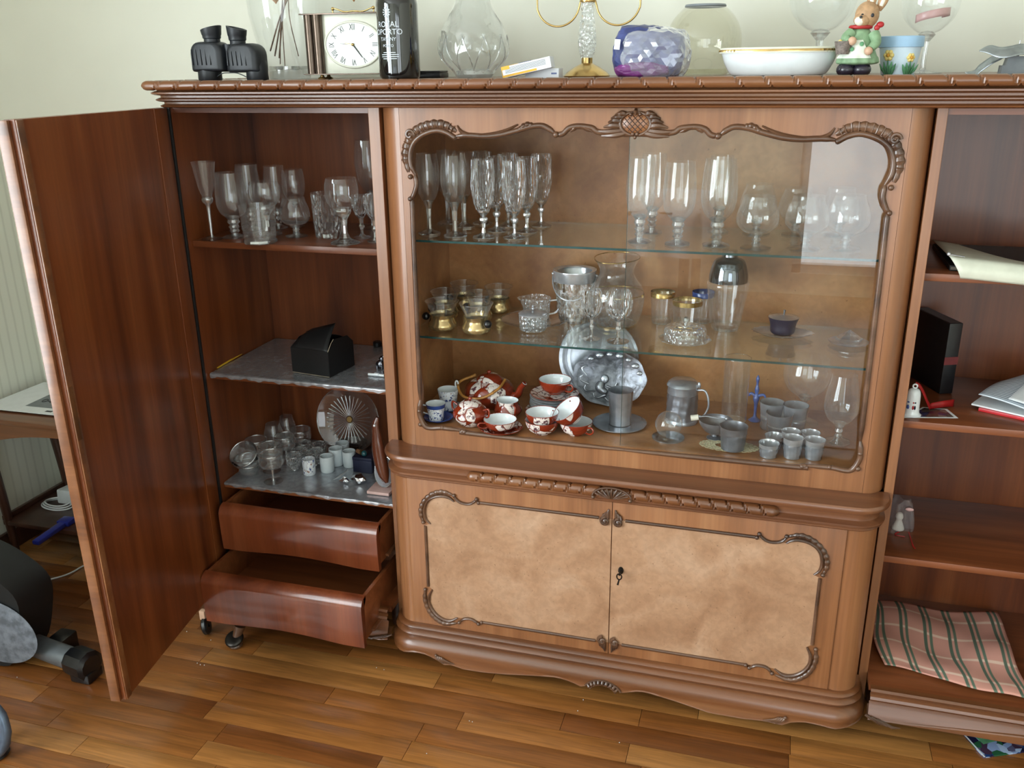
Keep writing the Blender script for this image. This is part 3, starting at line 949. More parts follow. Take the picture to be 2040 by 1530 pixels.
# the door leaves cover the flat of the front: push that flat back
def back(p):
    if p.y < 0.001 and -0.527 < p.x < 0.527:
        return Vector((p.x, 0.004, p.z))
    return p
g.move(back).obj('lower_carcass', 'wood_honey', MC, 40, world=True)
def door_leaf(s):
    xa, xb = (-0.5275, -0.0008) if s < 0 else (0.0008, 0.5275)
    d = G().box(xa + (0.001 if s < 0 else 0), xb - (0 if s < 0 else 0.001), -0.0012, 0.0035, 0.0835, 0.5105, 0.0008).obj('door', 'wood_honey', MC, 30, world=True)
    Y = -0.0012
    tl_in = px_y([(858, 1043), (850, 1034), (846.5, 1023.5), (846.5, 1013), (850, 1001.5), (857, 993.5), (867, 988.7), (878, 987.4), (890, 989), (898.5, 993), (905, 999)], Y)
    tl_out = px_y([(844, 1039.4), (839.5, 1029), (838.6, 1016.5), (841.3, 1005), (847.5, 995), (857, 986.6), (868, 981.3), (880, 979.5), (892, 982), (902, 986.6)], Y)
    tl_s = px_y([(905, 986.5), (909, 993.5), (917, 999.7), (928, 1003), (938, 1002.4), (946, 998), (950, 993.5)], Y)
    bl_in = px_y([(862, 1174), (855.6, 1188), (857, 1203.5), (867, 1220), (882, 1231.6), (897.6, 1235.4), (911.7, 1230)], Y)
    bl_out = px_y([(848, 1173), (847, 1193), (855, 1216), (870, 1233), (888, 1242), (910, 1241)], Y)
    bl_s = px_y([(915.5, 1239), (925.7, 1231.6), (941, 1233), (953.7, 1241.8)], Y)
    zt = at_y(954, 1001, Y).z
    zbt = at_y(960, 1239, Y).z
    xl = at_y(850, 1090, Y).x
    top = [at_y(954, 1001, Y).x, at_y(1193, 1024, Y).x]
    bot = [at_y(960, 1239, Y).x, at_y(1186, 1280, Y).x]
    ver = [at_y(849, 1047, Y).z, at_y(853, 1167, Y).z]
    q = (lambda p: p) if s < 0 else (lambda p: mirror(p, 0.0))
    # burl veneer field
    fld = [(xl, ver[1])] + [(xl, ver[0])] + tl_in + tl_s[2:6] + [(top[0], zt), (-0.0012, zt), (-0.0012, zbt), (bot[0], zbt)] + list(reversed(bl_s[1:3])) + list(reversed(bl_in))
    fld = [(min(x, -0.0012), z) for x, z in fld]
    bm = bmesh.new()
    vv = [bm.verts.new((x, Y - 0.0009, z)) for x, z in q(fld)]
    es = [bm.edges.new((vv[i], vv[(i + 1) % len(vv)])) for i in range(len(vv))]
    bmesh.ops.triangle_fill(bm, use_beauty=True, edges=es)
    ret = bmesh.ops.extrude_face_region(bm, geom=list(bm.faces))
    bmesh.ops.translate(bm, vec=(0, 0.001, 0), verts=[v for v in ret['geom'] if isinstance(v, bmesh.types.BMVert)])
    G().bm(bm).obj('burl_panel', 'wood_burl', d, 0, world=True)
    g = G()
    for a, b in (((top[0], zt), (top[1], zt)), ((bot[0], zbt), (bot[1], zbt)), ((xl, ver[0]), (xl, ver[1]))):
        g.tube(in3(q([a, b]), Y - 0.001), 0.0042, 8)
    for pts in (tl_in, bl_in):
        band(g, q(pts), Y - 0.002, 0.0042, 0.005, taper=True)
    for pts in (tl_s, bl_s):
        band(g, q(pts), Y - 0.002, 0.0038, 0.005)
    g.obj('bead_moulding', 'wood_carved', d, 50, world=True)
    for pts in (tl_out, bl_out):
        band(G(), q(pts), Y - 0.001, 0.0062, 0.005, 0.35, teeth=11).obj('carved_leaf', 'wood_carved', d, 50, world=True)
    for p in (tl_out[0], tl_s[0], tl_s[-1], (top[0], zt), bl_s[-1], bl_s[0], bl_out[0], (bot[0], zbt)):
        p = q([p])[0]
        G().ball((p[0], Y - 0.003, p[1]), 0.0052, 10, 7).obj('carved_bud', 'wood_carved', d, 50, world=True)
    for z, up in ((zt, 1), (zbt, -1)):
        g = G()
        x = -0.016
        pt = q([(x, z)])[0]
        scroll(g, pt[0] - s * 0.0, pt[1] - 0.006 * up, Y - 0.004, 0.011, 1.3, PI / 2, 1, 0.0042)
        for k in range(3):
            a = q([(x - 0.006 + 0.006 * k, z), (x - 0.004 + 0.005 * k, z + up * (0.010 + 0.004 * k)), (x + 0.004 + 0.002 * k, z + up * (0.014 + 0.006 * k))])
            g.tube(in3(a, Y - 0.003), [0.004, 0.004, 0.0016], 7)
        g.obj('carved_finial', 'wood_carved', d, 50, world=True)
    if s > 0:
        k = at_y(1237, 1136, Y)
        g = G().lathe([(0.0001, -0.0035), (0.0062, -0.0025), (0.0068, 0), (0.0068, 0.0006)], 16)
        g.turn(rotx(PI / 2)).move(lambda p: Vector((p.x + k.x, -p.y * 1 + Y - 0.001, p.z * 1.5 + k.z)))
        es = g.obj('escutcheon', 'iron_dark', d, 40, world=True)
        g = G().tube([(k.x, Y - 0.003, k.z), (k.x, Y - 0.022, k.z)], 0.0028, 8)
        g.tube([(k.x + 0.006 * math.cos(t), Y - 0.024, k.z - 0.004 + 0.008 * math.sin(t)) for t in [i * PI / 6 for i in range(12)]], 0.0017, 6, closed=True)
        g.tube([(k.x, Y - 0.024, k.z - 0.012), (k.x - 0.003, Y - 0.025, k.z - 0.026)], [0.0018, 0.0026], 7)
        g.obj('key', 'iron_dark', es, 40, world=True)
door_leaf(-1)
door_leaf(1)
# base: two beads over a bulging apron with a scrolled lower edge
tr = px_y([(798, 1303), (826, 1301), (850, 1307), (868, 1316), (883, 1327), (898, 1327), (923, 1336), (962, 1342), (1008, 1346), (1069, 1349), (1108, 1352), (1136, 1360), (1158, 1371),
           (1165, 1370), (1181, 1363.6), (1205, 1366.6), (1227, 1376), (1243.5, 1386), (1254, 1381), (1275, 1380), (1295, 1384.5), (1345, 1399.6), (1413, 1423), (1482, 1435), (1523, 1439),
           (1556, 1447.6), (1578, 1441), (1608, 1442), (1638, 1449), (1663, 1456)], -0.033)
zb = interp([(-0.62, tr[0][1] + 0.006)] + tr + [(0.62, tr[-1][1] + 0.01)])
prof = [(0.020, lambda x: zb(x) + 0.001), (0.028, zb), (0.032, lambda x: zb(x) + 0.003), (0.0305, lambda x: zb(x) + 0.0065), (0.033, lambda x: max(zb(x) + 0.011, 0.014)), (0.033, 0.024), (0.029, 0.034), (0.021, 0.042), (0.013, 0.046), (0.015, 0.050), (0.021, 0.054), (0.023, 0.059),
        (0.019, 0.064), (0.013, 0.067), (0.014, 0.071), (0.017, 0.076), (0.013, 0.081), (0.004, 0.083)]
wrap(G(), prof, BX0 + 0.006, BX1 - 0.006, 0.0, 0.0795, 0.05, 9).obj('base_moulding', 'wood_moulding', MC, 40, world=True)
g = G()
for u, v in ((1200, 1372),):
    c = at_y(u, v, -0.034)
    for i in range(9):
        a = math.radians(35 + 110 * i / 8)
        g.tube([(c.x + 0.038 * math.cos(a), -0.033, c.z - 0.020 + 0.030 * math.sin(a)), (c.x + 0.043 * math.cos(a), -0.0365, c.z - 0.020 + 0.038 * math.sin(a)), (c.x + 0.047 * math.cos(a), -0.033, c.z - 0.020 + 0.044 * math.sin(a))], [0.0036, 0.0044, 0.003], 7)
    for rr in (0.036, 0.050):
        g.tube([(c.x + rr * 1.02 * math.cos(math.radians(d)), -0.034, c.z - 0.021 + rr * 0.9 * math.sin(math.radians(d))) for d in range(25, 160, 9)], 0.0026, 7)
g.obj('carved_shell', 'wood_carved', MC, 50, world=True)
for (u, v, s) in ((872, 1312, 1), (1560, 1435, -1)):
    c = at_y(u, v, -0.034)
    g = G()
    for k in range(4):
        g.tube(spline([(c.x - s * 0.006 + s * 0.005 * k, -0.035, c.z + 0.010 - 0.001 * k), (c.x + s * (0.002 + 0.006 * k), -0.0375, c.z), (c.x + s * (0.016 + 0.010 * k), -0.034, c.z - 0.013 + 0.001 * k)], 4), [0.002, 0.003, 0.0036, 0.0036, 0.0034, 0.003, 0.0024, 0.0018, 0.0012], 7)
    g.ball((c.x - s * 0.004, -0.036, c.z + 0.010), 0.0042)
    g.obj('carved_leaf', 'wood_carved', MC, 50, world=True)
for x in (BX0 + 0.08, BX1 - 0.08):
    for y in (0.09, 0.40):
        G().lathe([(0.02, FLOOR), (0.026, FLOOR + 0.006), (0.028, FLOOR + 0.03), (0.026, 0.05), (0.026, 0.069)], 16, (x, y, 0)).obj('foot', 'wood_dark', MC, 40, world=True)

# ---------------------------------------------------------------- glassware
thin_glass('glass_clear', (0.965, 0.975, 0.975), 1.7, body=0.09)
thin_glass('glass_smoky', (0.91, 0.905, 0.84), 1.5, body=0.025, body_col=(0.5, 0.5, 0.42))
thin_glass('glass_vase_cut', (0.95, 0.965, 0.965), 2.2, body=0.12, facets=0.35, fscale=26.0)
thin_glass('glass_frost', (0.82, 0.86, 0.9), 1.4, rough=0.15, body=0.9, body_col=(0.60, 0.66, 0.74), facets=0.4, fscale=160.0)
thin_glass('glass_cut', (0.93, 0.95, 0.955), 2.6, rough=0.02, body=0.16, facets=0.6, fscale=5.0)
thin_glass('glass_diamond', (0.92, 0.94, 0.95), 2.8, rough=0.02, body=0.26, facets=0.9, fscale=110.0)
crystal('crystal', 0.45, shine=0.3)
crystal('crystal_cut', 0.30, 1.5, shine=0.34)
metal('gold', srgb(204, 172, 112), 0.22, full=0.85)
metal('silver', srgb(206, 208, 212), 0.2, full=0.6)
metal('pewter', srgb(182, 188, 197), 0.27, bumpy=0.1, full=0.68)
metal('pewter_dark', srgb(138, 142, 150), 0.32, bumpy=0.2, full=0.65)
metal('chrome', srgb(128, 132, 142), 0.06, var=0.03)
metal('brass', srgb(196, 172, 124), 0.2, full=0.8)

KIND = {}
def prof_pts(p, n=5):
    q = spline([(r, 0, z) for r, z in p], n)
    return [(max(0.0, v.x), v.z) for v in q]
def build_kind(kind):
    """unit glass: radius 1 at the widest, height 1"""
    t = thing('proto', 'x', 'x')
    if kind == 'flute':
        G().lathe(prof_pts([(0.30, .50), (.46, .53), (.42, .57), (.62, .66), (.78, .80), (.98, 1.0)]), 24).obj('bowl', 'glass_clear', t, 60)
        G().lathe(prof_pts([(.16, .02), (.11, .08), (.12, .3), (.17, .44), (.42, .49), (.44, .54), (.0, .56)], 4), 14).obj('stem', 'crystal', t, 60)
        G().lathe([(0, 0), (.86, 0), (.9, .008), (.5, .018), (.16, .035), (.1, .06)], 24).obj('foot', 'crystal', t, 50)
    elif kind == 'beer':
        G().lathe(prof_pts([(.12, .30), (.55, .33), (.86, .42), (1.0, .58), (.96, .78), (.84, 1.0)]), 26).obj('bowl', 'glass_clear', t, 60)
        st = [(.30, .03), (.22, .07), (.34, .10), (.24, .13), (.36, .165), (.26, .20), (.40, .24), (.34, .28), (.5, .32), (.3, .34), (0, .345)]
        G().lathe(st, 12).obj('stem', 'crystal_cut', t, 20)
        G().lathe([(0, 0), (.74, 0), (.78, .012), (.70, .025), (.45, .04), (.26, .06)], 16, flute=lambda a, r, z: r * (1 + .05 * math.cos(8 * a))).obj('foot', 'crystal_cut', t, 25)
    elif kind == 'tulip':
        G().lathe(prof_pts([(.16, .385), (.5, .42), (.82, .52), (1.0, .68), (.96, .84), (.82, 1.0)]), 24).obj('bowl', 'glass_clear', t, 60)
        G().lathe([(.30, .03), (.20, .08), (.17, .2), (.22, .32), (.36, .385), (.46, .42), (0, .43)], 8).obj('stem', 'crystal_cut', t, 20)
        G().lathe([(0, 0), (.88, 0), (.9, .018), (.7, .03), (.4, .045), (.2, .07)], 16, flute=lambda a, r, z: r * (1 + .05 * math.cos(8 * a))).obj('foot', 'crystal_cut', t, 25)
    elif kind == 'swirl':
        tw = lambda a, r, z: r * (1 + .035 * max(0, math.cos(10 * (a + 2.2 * z))) * max(0, min(1, (0.92 - z) / 0.25)))
        G().lathe(prof_pts([(.2, .335), (.58, .37), (.84, .48), (.98, .64), (1.0, .82), (.93, 1.0)], 4), 40, flute=tw).obj('bowl', 'glass_cut', t, 40)
        G().lathe([(.34, .03), (.22, .07), (.14, .13), (.18, .19), (.36, .23), (.36, .255), (.2, .275), (.3, .30), (.5, .335), (.56, .365), (0, .37)], 8).obj('stem', 'crystal_cut', t, 15)
        G().lathe([(0, 0), (.92, 0), (.95, .015), (.8, .03), (.45, .045), (.24, .07)], 20, flute=lambda a, r, z: r * (1 + .04 * math.cos(10 * a))).obj('foot', 'crystal_cut', t, 25)
    elif kind == 'snifter':
        G().lathe(prof_pts([(.1, .28), (.6, .32), (.92, .44), (1.0, .56), (.92, .74), (.76, .9), (.70, 1.0)]), 28).obj('bowl', 'glass_clear', t, 60)
        G().lathe([(.24, .03), (.15, .07), (.24, .10), (.15, .135), (.24, .17), (.17, .21), (.3, .25), (.4, .29), (0, .31)], 12).obj('stem', 'crystal_cut', t, 20)
        G().lathe([(0, 0), (.68, 0), (.72, .02), (.62, .035), (.36, .05), (.2, .08)], 16, flute=lambda a, r, z: r * (1 + .05 * math.cos(8 * a))).obj('foot', 'crystal_cut', t, 25)
    elif kind == 'tumbler':
        G().lathe([(.86, .0), (.88, .08), (.93, .5), (1.0, 1.0)], 24).obj('bowl', 'glass_clear', t, 60)
        G().lathe([(0, .0), (.86, 0), (.9, .03), (.88, .09), (.5, .115), (0, .12)], 12, flute=lambda a, r, z: r * (1 + .03 * math.cos(12 * a))).obj('base', 'crystal_cut', t, 25)
    elif kind == 'cut_tumbler':
        fl = lambda a, r, z: r * (1 + (.05 * abs(math.cos(6 * (a + 1.2 * z))) if .1 < z < .72 else 0))
        G().lathe([(.84, .0), (.86, .1), (.88, .25), (.9, .4), (.92, .55), (.94, .7), (.95, .74), (1.0, 1.0)], 36, flute=fl).obj('bowl', 'glass_cut', t, 30)
        G().lathe([(0, .0), (.8, 0), (.84, .03), (.8, .1), (.5, .12), (0, .125)], 12).obj('base', 'crystal_cut', t, 25)
    elif kind == 'wine_cut':
        G().lathe(prof_pts([(.14, .52), (.62, .55), (.92, .66), (1.0, .80), (.96, .92), (.88, 1.0)]), 26).obj('bowl', 'glass_clear', t, 60)
        G().lathe([(.62, .035), (.32, .09), (.2, .16), (.17, .28), (.22, .38), (.42, .45), (.5, .50), (.42, .55), (0, .56)], 10).obj('stem', 'crystal_cut', t, 15)
        G().lathe([(0, 0), (.84, 0), (.86, .02), (.72, .035), (.5, .05)], 18, flute=lambda a, r, z: r * (1 + .04 * math.cos(9 * a))).obj('foot', 'crystal_cut', t, 25)
    elif kind == 'sherry':
        G().lathe(prof_pts([(.12, .46), (.5, .52), (.85, .7), (1.0, .92), (1.0, 1.0)], 3), 20, flute=lambda a, r, z: r * (1 + .05 * math.cos(8 * a) * (1 if z < .85 else 0))).obj('bowl', 'glass_cut', t, 30)
        G().lathe([(.42, .03), (.2, .1), (.16, .2), (.34, .28), (.18, .34), (.26, .46), (.45, .52), (0, .53)], 8).obj('stem', 'crystal_cut', t, 15)
        G().lathe([(0, 0), (.86, 0), (.9, .025), (.5, .05)], 18).obj('foot', 'crystal_cut', t, 25)
    elif kind == 'coupe':
        G().lathe(prof_pts([(.1, .50), (.6, .52), (.9, .60), (1.0, .74), (.96, .88), (.94, 1.0)]), 28).obj('bowl', 'glass_clear', t, 60)
        G().tube([(.94 * math.cos(i * PI / 16), .94 * math.sin(i * PI / 16), 1.0) for i in range(32)], .018, 5, closed=True).obj('rim', 'crystal', t, 60)
        G().lathe([(.16, .02), (.10, .08), (.085, .25), (.11, .42), (.3, .5), (.36, .52), (0, .53)], 12).obj('stem', 'crystal', t, 40)
        G().lathe([(0, 0), (.74, 0), (.76, .012), (.4, .03), (.15, .05)], 24).obj('foot', 'crystal', t, 50)
    elif kind == 'flared_cup':
        fl = lambda a, r, z: r * (1 + (.03 * math.cos(12 * a) if z < .7 else 0))
        G().lathe(prof_pts([(.5, .02), (.62, .12), (.8, .4), (.95, .8), (1.0, 1.0)], 3), 36, flute=fl).obj('bowl', 'glass_cut', t, 30)
        G().tube([(math.cos(i * PI / 14), math.sin(i * PI / 14), 1.0) for i in range(28)], .022, 5, closed=True).obj('rim', 'crystal', t, 60)
        G().lathe([(0, 0), (.5, 0), (.54, .03), (.5, .1), (0, .12)], 16).obj('base', 'crystal_cut', t, 30)
    elif kind == 'goblet':
        G().lathe(prof_pts([(.12, .44), (.5, .47), (.86, .58), (1.0, .74), (.94, .9), (.86, 1.0)]), 24, flute=lambda a, r, z: r * (1 + .02 * math.cos(10 * a) * (1 if z < .7 else 0))).obj('bowl', 'glass_cut', t, 40)
        G().lathe([(.3, .03), (.14, .09), (.12, .2), (.24, .26), (.13, .31), (.16, .4), (.34, .45), (0, .47)], 10).obj('stem', 'crystal_cut', t, 20)
        G().lathe([(0, 0), (.8, 0), (.84, .015), (.5, .04), (.25, .06)], 20).obj('foot', 'crystal_cut', t, 40)
    elif kind == 'wine_big':
        G().lathe(prof_pts([(.08, .40), (.45, .44), (.84, .56), (1.0, .72), (.96, .88), (.86, 1.0)]), 32).obj('bowl', 'glass_clear', t, 60)
        G().lathe([(.14, .02), (.1, .06), (.09, .2), (.12, .33), (.3, .40), (.2, .43), (0, .44)], 14).obj('stem', 'crystal', t, 40)
        G().lathe([(0, 0), (.66, 0), (.68, .006), (.3, .02), (.12, .04)], 28).obj('foot', 'crystal', t, 50)
    else:
        raise ValueError(kind)
    return t
NAMES = {'flute': ('champagne_flute', 'glass'), 'beer': ('beer_goblet', 'glass'), 'tulip': ('tulip_goblet', 'glass'), 'swirl': ('cut_glass_goblet', 'glass'),
         'snifter': ('brandy_snifter', 'glass'), 'tumbler': ('tumbler', 'glass'), 'cut_tumbler': ('cut_glass_tumbler', 'glass'), 'wine_cut': ('crystal_wine_glass', 'glass'),
         'sherry': ('sherry_glass', 'glass'), 'coupe': ('coupe_glass', 'glass'), 'flared_cup': ('fluted_glass_cup', 'glass'), 'goblet': ('wine_goblet', 'glass'), 'wine_big': ('wine_goblet', 'glass')}
def glass(kind, label, u, vb, vt, w, z, group=None, rz=None, off=0.0):
    """a glass standing at pixel (u, vb) on the level z, its rim seen at vt, w pixels wide"""
    P = at_z(u, vb, z)
    H = at_y(u, vt, P.y).z - z
    R = w * mpp((P.x, P.y, z + H * 0.6)) / 2
    nm, cat = NAMES[kind]
    if kind not in KIND:
        t = build_kind(kind)
        t.name = nm
        KIND[kind] = t
    else:
        t = copy_tree(KIND[kind])
    t.name = nm
    t.location = (P.x, P.y, z + 0.0004 + off)
    t.scale = (R, R, H)
    t.rotation_euler = (0, 0, random.random() * 6 if rz is None else rz)
    for k in ('label', 'category', 'group'):
        if k in t:
            del t[k]
    tag(t, label, cat, group)
    return t

# --- upper glass shelf of the showcase
gp = 'smooth tulip goblets on the upper glass shelf'
glass('tulip', 'smooth tulip goblet at the far left of the upper glass shelf, front row', 856, 466, 306, 48, G1, gp)
glass('tulip', 'smooth tulip goblet second from left in front row of upper glass shelf', 907, 471, 309, 53, G1, gp)
glass('tulip', 'smooth tulip goblet just behind and right of the second front goblet', 925, 452, 303, 48, G1, gp)
glass('tulip', 'smooth tulip goblet at the back left corner of the upper glass shelf', 893, 445, 300, 46, G1, gp)
gp = 'swirl-cut goblets on the upper glass shelf'
for lab, u, vb, vt, ww in (
        ('swirl-cut goblet in front row, left of the other front swirl-cut goblet', 964, 474, 318, 47),
        ('swirl-cut goblet in front row, rightmost glass of the front row', 1025, 475, 320, 47),
        ('swirl-cut goblet second row between the two front swirl-cut goblets', 990, 461, 312, 45),
        ('swirl-cut goblet second row, right behind the rightmost front goblet', 1050, 463, 313, 45),
        ('swirl-cut goblet third row behind the gap between the front swirl-cut goblets', 1013, 451, 306, 43),
        ('swirl-cut goblet at the back, hidden behind the left front swirl-cut goblet', 962, 446, 302, 42),
        ('swirl-cut goblet third row, rightmost of the whole swirl-cut cluster', 1078, 451, 307, 43)):
    glass('swirl', lab, u, vb, vt, ww, G1, gp)
gp = 'stemmed beer goblets behind the sliding pane'
for lab, u, vb, vt, ww in (
        ('stemmed beer goblet standing just right of the sliding pane edge, front row', 1273, 483, 314, 60),
        ('stemmed beer goblet in the middle of the three front beer goblets', 1349, 487, 322, 66),
        ('largest stemmed beer goblet, right of the three, beside the snifters', 1426, 490, 316, 72),
        ('stemmed beer goblet behind the leftmost front beer goblet', 1298, 464, 306, 56),
        ('stemmed beer goblet behind the largest beer goblet', 1430, 462, 310, 54)):
    glass('beer', lab, u, vb, vt, ww, G1, gp)
gp = 'brandy snifters on the upper glass shelf'
for lab, u, vb, vt, ww in (
        ('brandy snifter in front row, leftmost, beside the largest beer goblet', 1505, 495, 390, 84),
        ('brandy snifter behind the leftmost front snifter', 1506, 466, 366, 74),
        ('brandy snifter in the middle of the front row of snifters', 1602, 497, 389, 86),
        ('brandy snifter behind the middle front snifter', 1583, 468, 374, 74),
        ('brandy snifter at the right end of the front row, next to frame', 1683, 497, 388, 84),
        ('brandy snifter at the back right corner of the upper glass shelf', 1668, 470, 374, 74)):
    glass('snifter', lab, u, vb, vt, ww, G1, gp)

# --- top shelf of the left wing
ZA = 1.070
glass('flute', 'tall flared champagne flute at the far left of the left wing shelf', 423, 477, 323, 48, ZA)
glass('beer', 'large plain beer goblet behind the square tumbler on left wing shelf', 469, 473, 344, 62, ZA)
glass('beer', 'large beer goblet at the back left, half hidden by the front goblet', 503, 459, 328, 50, ZA)
glass('beer', 'large beer goblet at the back right of the two hidden goblets', 556, 455, 331, 46, ZA)
glass('tumbler', 'straight water tumbler standing at the shelf front beside the goblet', 519, 483, 409, 73, ZA)
glass('wine_cut', 'crystal wine glass behind the straight water tumbler', 535, 468, 362, 62, ZA)
glass('snifter', 'round brandy snifter standing alone in the middle of the left shelf', 591, 471, 394, 62, ZA)
glass('wine_big', 'plain wine goblet rising behind the lone snifter on the left shelf', 592, 452, 338, 46, ZA)
glass('cut_tumbler', 'cut-glass tumbler left of the crystal wine glass on the left shelf', 656, 472, 384, 62, ZA)
glass('wine_cut', 'crystal wine glass with flared cut stem at the shelf front', 688, 485, 355, 68, ZA)
glass('sherry', 'small cut sherry glass right of the crystal wine glass', 722, 474, 389, 38, ZA)
glass('sherry', 'small cut sherry glass half behind the partition edge', 748, 482, 388, 38, ZA)
glass('wine_big', 'tall wine goblet at the back right beside the partition', 742, 455, 279, 56, ZA)

# --- bottom shelf of the left wing
ZC = 0.3765 + 0.0012
gp = 'coupe glasses on the lowest left shelf'
for lab, u, vb, vt, ww in (
        ('coupe glass standing at the shelf front, left of the fluted cups', 545, 959, 905, 50),
        ('coupe glass directly behind the front coupe', 542, 938, 888, 47),
        ('coupe glass at the back left, beside the cabinet side', 515, 926, 876, 45),
        ('coupe glass in the middle behind the front two coupes', 572, 920, 869, 42),
        ('coupe glass at the back, nearest the standing glass plate', 602, 902, 856, 44)):
    glass('coupe', lab, u, vb, vt, ww, ZC, gp)
glass('snifter', 'tall snifter at the back of the lowest left shelf, left one', 549, 900, 845, 40, ZC)
glass('snifter', 'tall snifter at the back of the lowest left shelf, right one', 576, 890, 830, 36, ZC)
gp = 'fluted glass cups on the lowest left shelf'
for lab, u, vb, vt, ww in (
        ('fluted glass cup at the front, left of the patterned porcelain cup', 587, 935, 907, 34),
        ('fluted glass cup behind the frontmost fluted cup', 597, 920, 897, 34),
        ('fluted glass cup right behind the patterned porcelain cup', 629, 925, 899, 36),
        ('fluted glass cup at the back with thin dark rim', 608, 908, 882, 28),
        ('fluted glass cup at the back right near the white cups', 638, 913, 885, 32)):
    glass('flared_cup', lab, u, vb, vt, ww, ZC, gp)
# stack of two glass bowls tipped sideways on the left
P = at_z(497, 945, ZC)
s = mpp(P)
for i, (lab, dz, tilt, r) in enumerate((('glass bowl lying tipped on the bowls beneath, left end of the shelf', 0.034, 0.75, 28), ('upper upright glass bowl in the small stack at left end', 0.016, 0.1, 26), ('lowest glass bowl in the small stack at left end of shelf', 0.0, 0.0, 25))):
    t = thing('glass_bowl', lab, 'bowl', (P.x + (0.0 if i else -0.002), P.y, ZC + dz + 0.0003), 0, 'stacked glass bowls')
    R = r * s
    g = G().lathe(prof_pts([(0.0, 0.0), (R * .55, 0.001), (R * .85, R * .35), (R, R * .95)]), 26)
    gb = G().tube([(R * math.cos(k * PI / 15), R * math.sin(k * PI / 15), R * .95) for k in range(30)], 0.0016, 6, closed=True)
    if tilt > 0.5:
        for q in (g, gb):
            q.turn(rotx(tilt), (0, 0, R * .4)).move(lambda p: p + Vector((0, 0, 0.004)))
    g.obj('bowl', 'glass_cut', t, 60)
    gb.obj('rim', 'crystal', t, 60)

# --- middle glass shelf: two small goblets
glass('goblet', 'small cut wine goblet left of the two in front of the pitcher', 1178, 676, 577, 43, G2)
glass('goblet', 'small plain wine goblet right of the two in front of the pitcher', 1231, 681, 580, 55, G2)
# --- showcase floor, right: large snifters
gp = 'large snifters on the showcase floor'
glass('wine_big', 'large balloon glass standing behind the pewter beakers', 1598, 842, 712, 92, VF, gp)
glass('snifter', 'large snifter against the right frame, behind the last small cup', 1668, 881, 745, 68, VF, gp)

# ---------------------------------------------------------------- more materials
def patch_mat(name, base, cream, dark, accent, scale=26, rough=0.12):
    """glazed porcelain: ground colour with cream painted reserves holding dark figures"""
    m, nt, out = _mat(name)
    v = coords(nt, (1, 1, 0.75), 3.0)
    vo = nt.nodes.new('ShaderNodeTexVoronoi')
    vo.inputs['Scale'].default_value = scale
    nt.links.new(v, vo.inputs['Vector'])
    sep = nt.nodes.new('ShaderNodeSeparateColor')
    nt.links.new(vo.outputs['Color'], sep.inputs[0])
    sel = ramp(nt, sep.outputs[0], [(0.40, (0, 0, 0)), (0.42, (1, 1, 1))])
    fig = noise(nt, v, scale * 3.2, 3, 0.6)
    figc = ramp(nt, fig, [(0.40, dark), (0.46, cream), (0.60, cream), (0.66, accent)])
    col = mixc(nt, sel, base, figc)
    edge = nt.nodes.new('ShaderNodeTexVoronoi')
    edge.feature = 'DISTANCE_TO_EDGE'
    edge.inputs['Scale'].default_value = scale
    nt.links.new(v, edge.inputs['Vector'])
    col = mixc(nt, ramp(nt, edge.outputs['Distance'], [(0.02, (1, 1, 1)), (0.05, (0, 0, 0))]), col, tuple(x * 0.8 for x in base))
    p = principled(nt, out, rough, 0, 0.5, 0.04)
    nt.links.new(col, p.inputs['Base Color'])
patch_mat('imari_red', srgb(128, 44, 22), srgb(225, 214, 206), srgb(92, 60, 66), srgb(196, 170, 168), 30)
patch_mat('imari_blue', srgb(216, 222, 228), srgb(226, 230, 234), srgb(60, 74, 130), srgb(150, 110, 96), 40)
plain('red_glaze', srgb(134, 46, 24), 0.12, coat=0.5, var=0.1)
plain('porcelain', srgb(226, 232, 234), 0.15, coat=0.4, var=0.03)
plain('porcelain_matte', srgb(206, 216, 220), 0.35, var=0.04)
plain('blue_glaze', srgb(52, 76, 140), 0.15, coat=0.4, var=0.1)
plain('bamboo', srgb(190, 132, 62), 0.35, coat=0.2, var=0.2, scale=60)
plain('black_rubber', srgb(30, 34, 40), 0.45, var=0.2)
plain('black_plastic', srgb(16, 17, 19), 0.3, coat=0.15, var=0.1)
plain('black_card', srgb(18, 20, 22), 0.5, var=0.15)
plain('card_edge', srgb(172, 158, 136), 0.7)
plain('bottle_dark', srgb(10, 11, 14), 0.05, coat=1.0, var=0.1)
plain('print_white', srgb(205, 214, 222), 0.4, var=0.03)
plain('ink_dark', srgb(40, 42, 46), 0.5, var=0.05)
plain('ink_grey', srgb(120, 126, 130), 0.5, var=0.1)
plain('ivory', srgb(222, 222, 204), 0.3, coat=0.2, var=0.03)
plain('dial', srgb(214, 220, 212), 0.25, coat=0.3, var=0.02)
metal('bronze_pillar', srgb(98, 84, 74), 0.24, full=0.8)
plain('stem_brown', srgb(140, 112, 92), 0.6, var=0.25, scale=80)
plain('leaf_orange', srgb(196, 138, 84), 0.6, var=0.2, scale=60)
plain('yellow_card', srgb(232, 176, 44), 0.45, var=0.05)
plain('white_card', srgb(228, 232, 238), 0.45, var=0.03)
plain('blue_print', srgb(96, 110, 160), 0.4, var=0.15, scale=90)
plain('purple_print', srgb(128, 58, 130), 0.35, var=0.2, scale=60)
plain('navy_print', srgb(66, 76, 130), 0.35, var=0.2, scale=50)
thin_glass('plastic_film', (0.93, 0.94, 0.97), 2.4, rough=0.12, body=0.62, body_col=(0.82, 0.85, 0.93))
thin_glass('plastic_bag', (0.90, 0.90, 0.93), 2.0, rough=0.1, body=0.25, body_col=(0.7, 0.7, 0.74))
plain('fur_tan', srgb(188, 150, 112), 0.6, var=0.12, scale=120)
plain('cream_paint', srgb(232, 226, 210), 0.5, var=0.04)
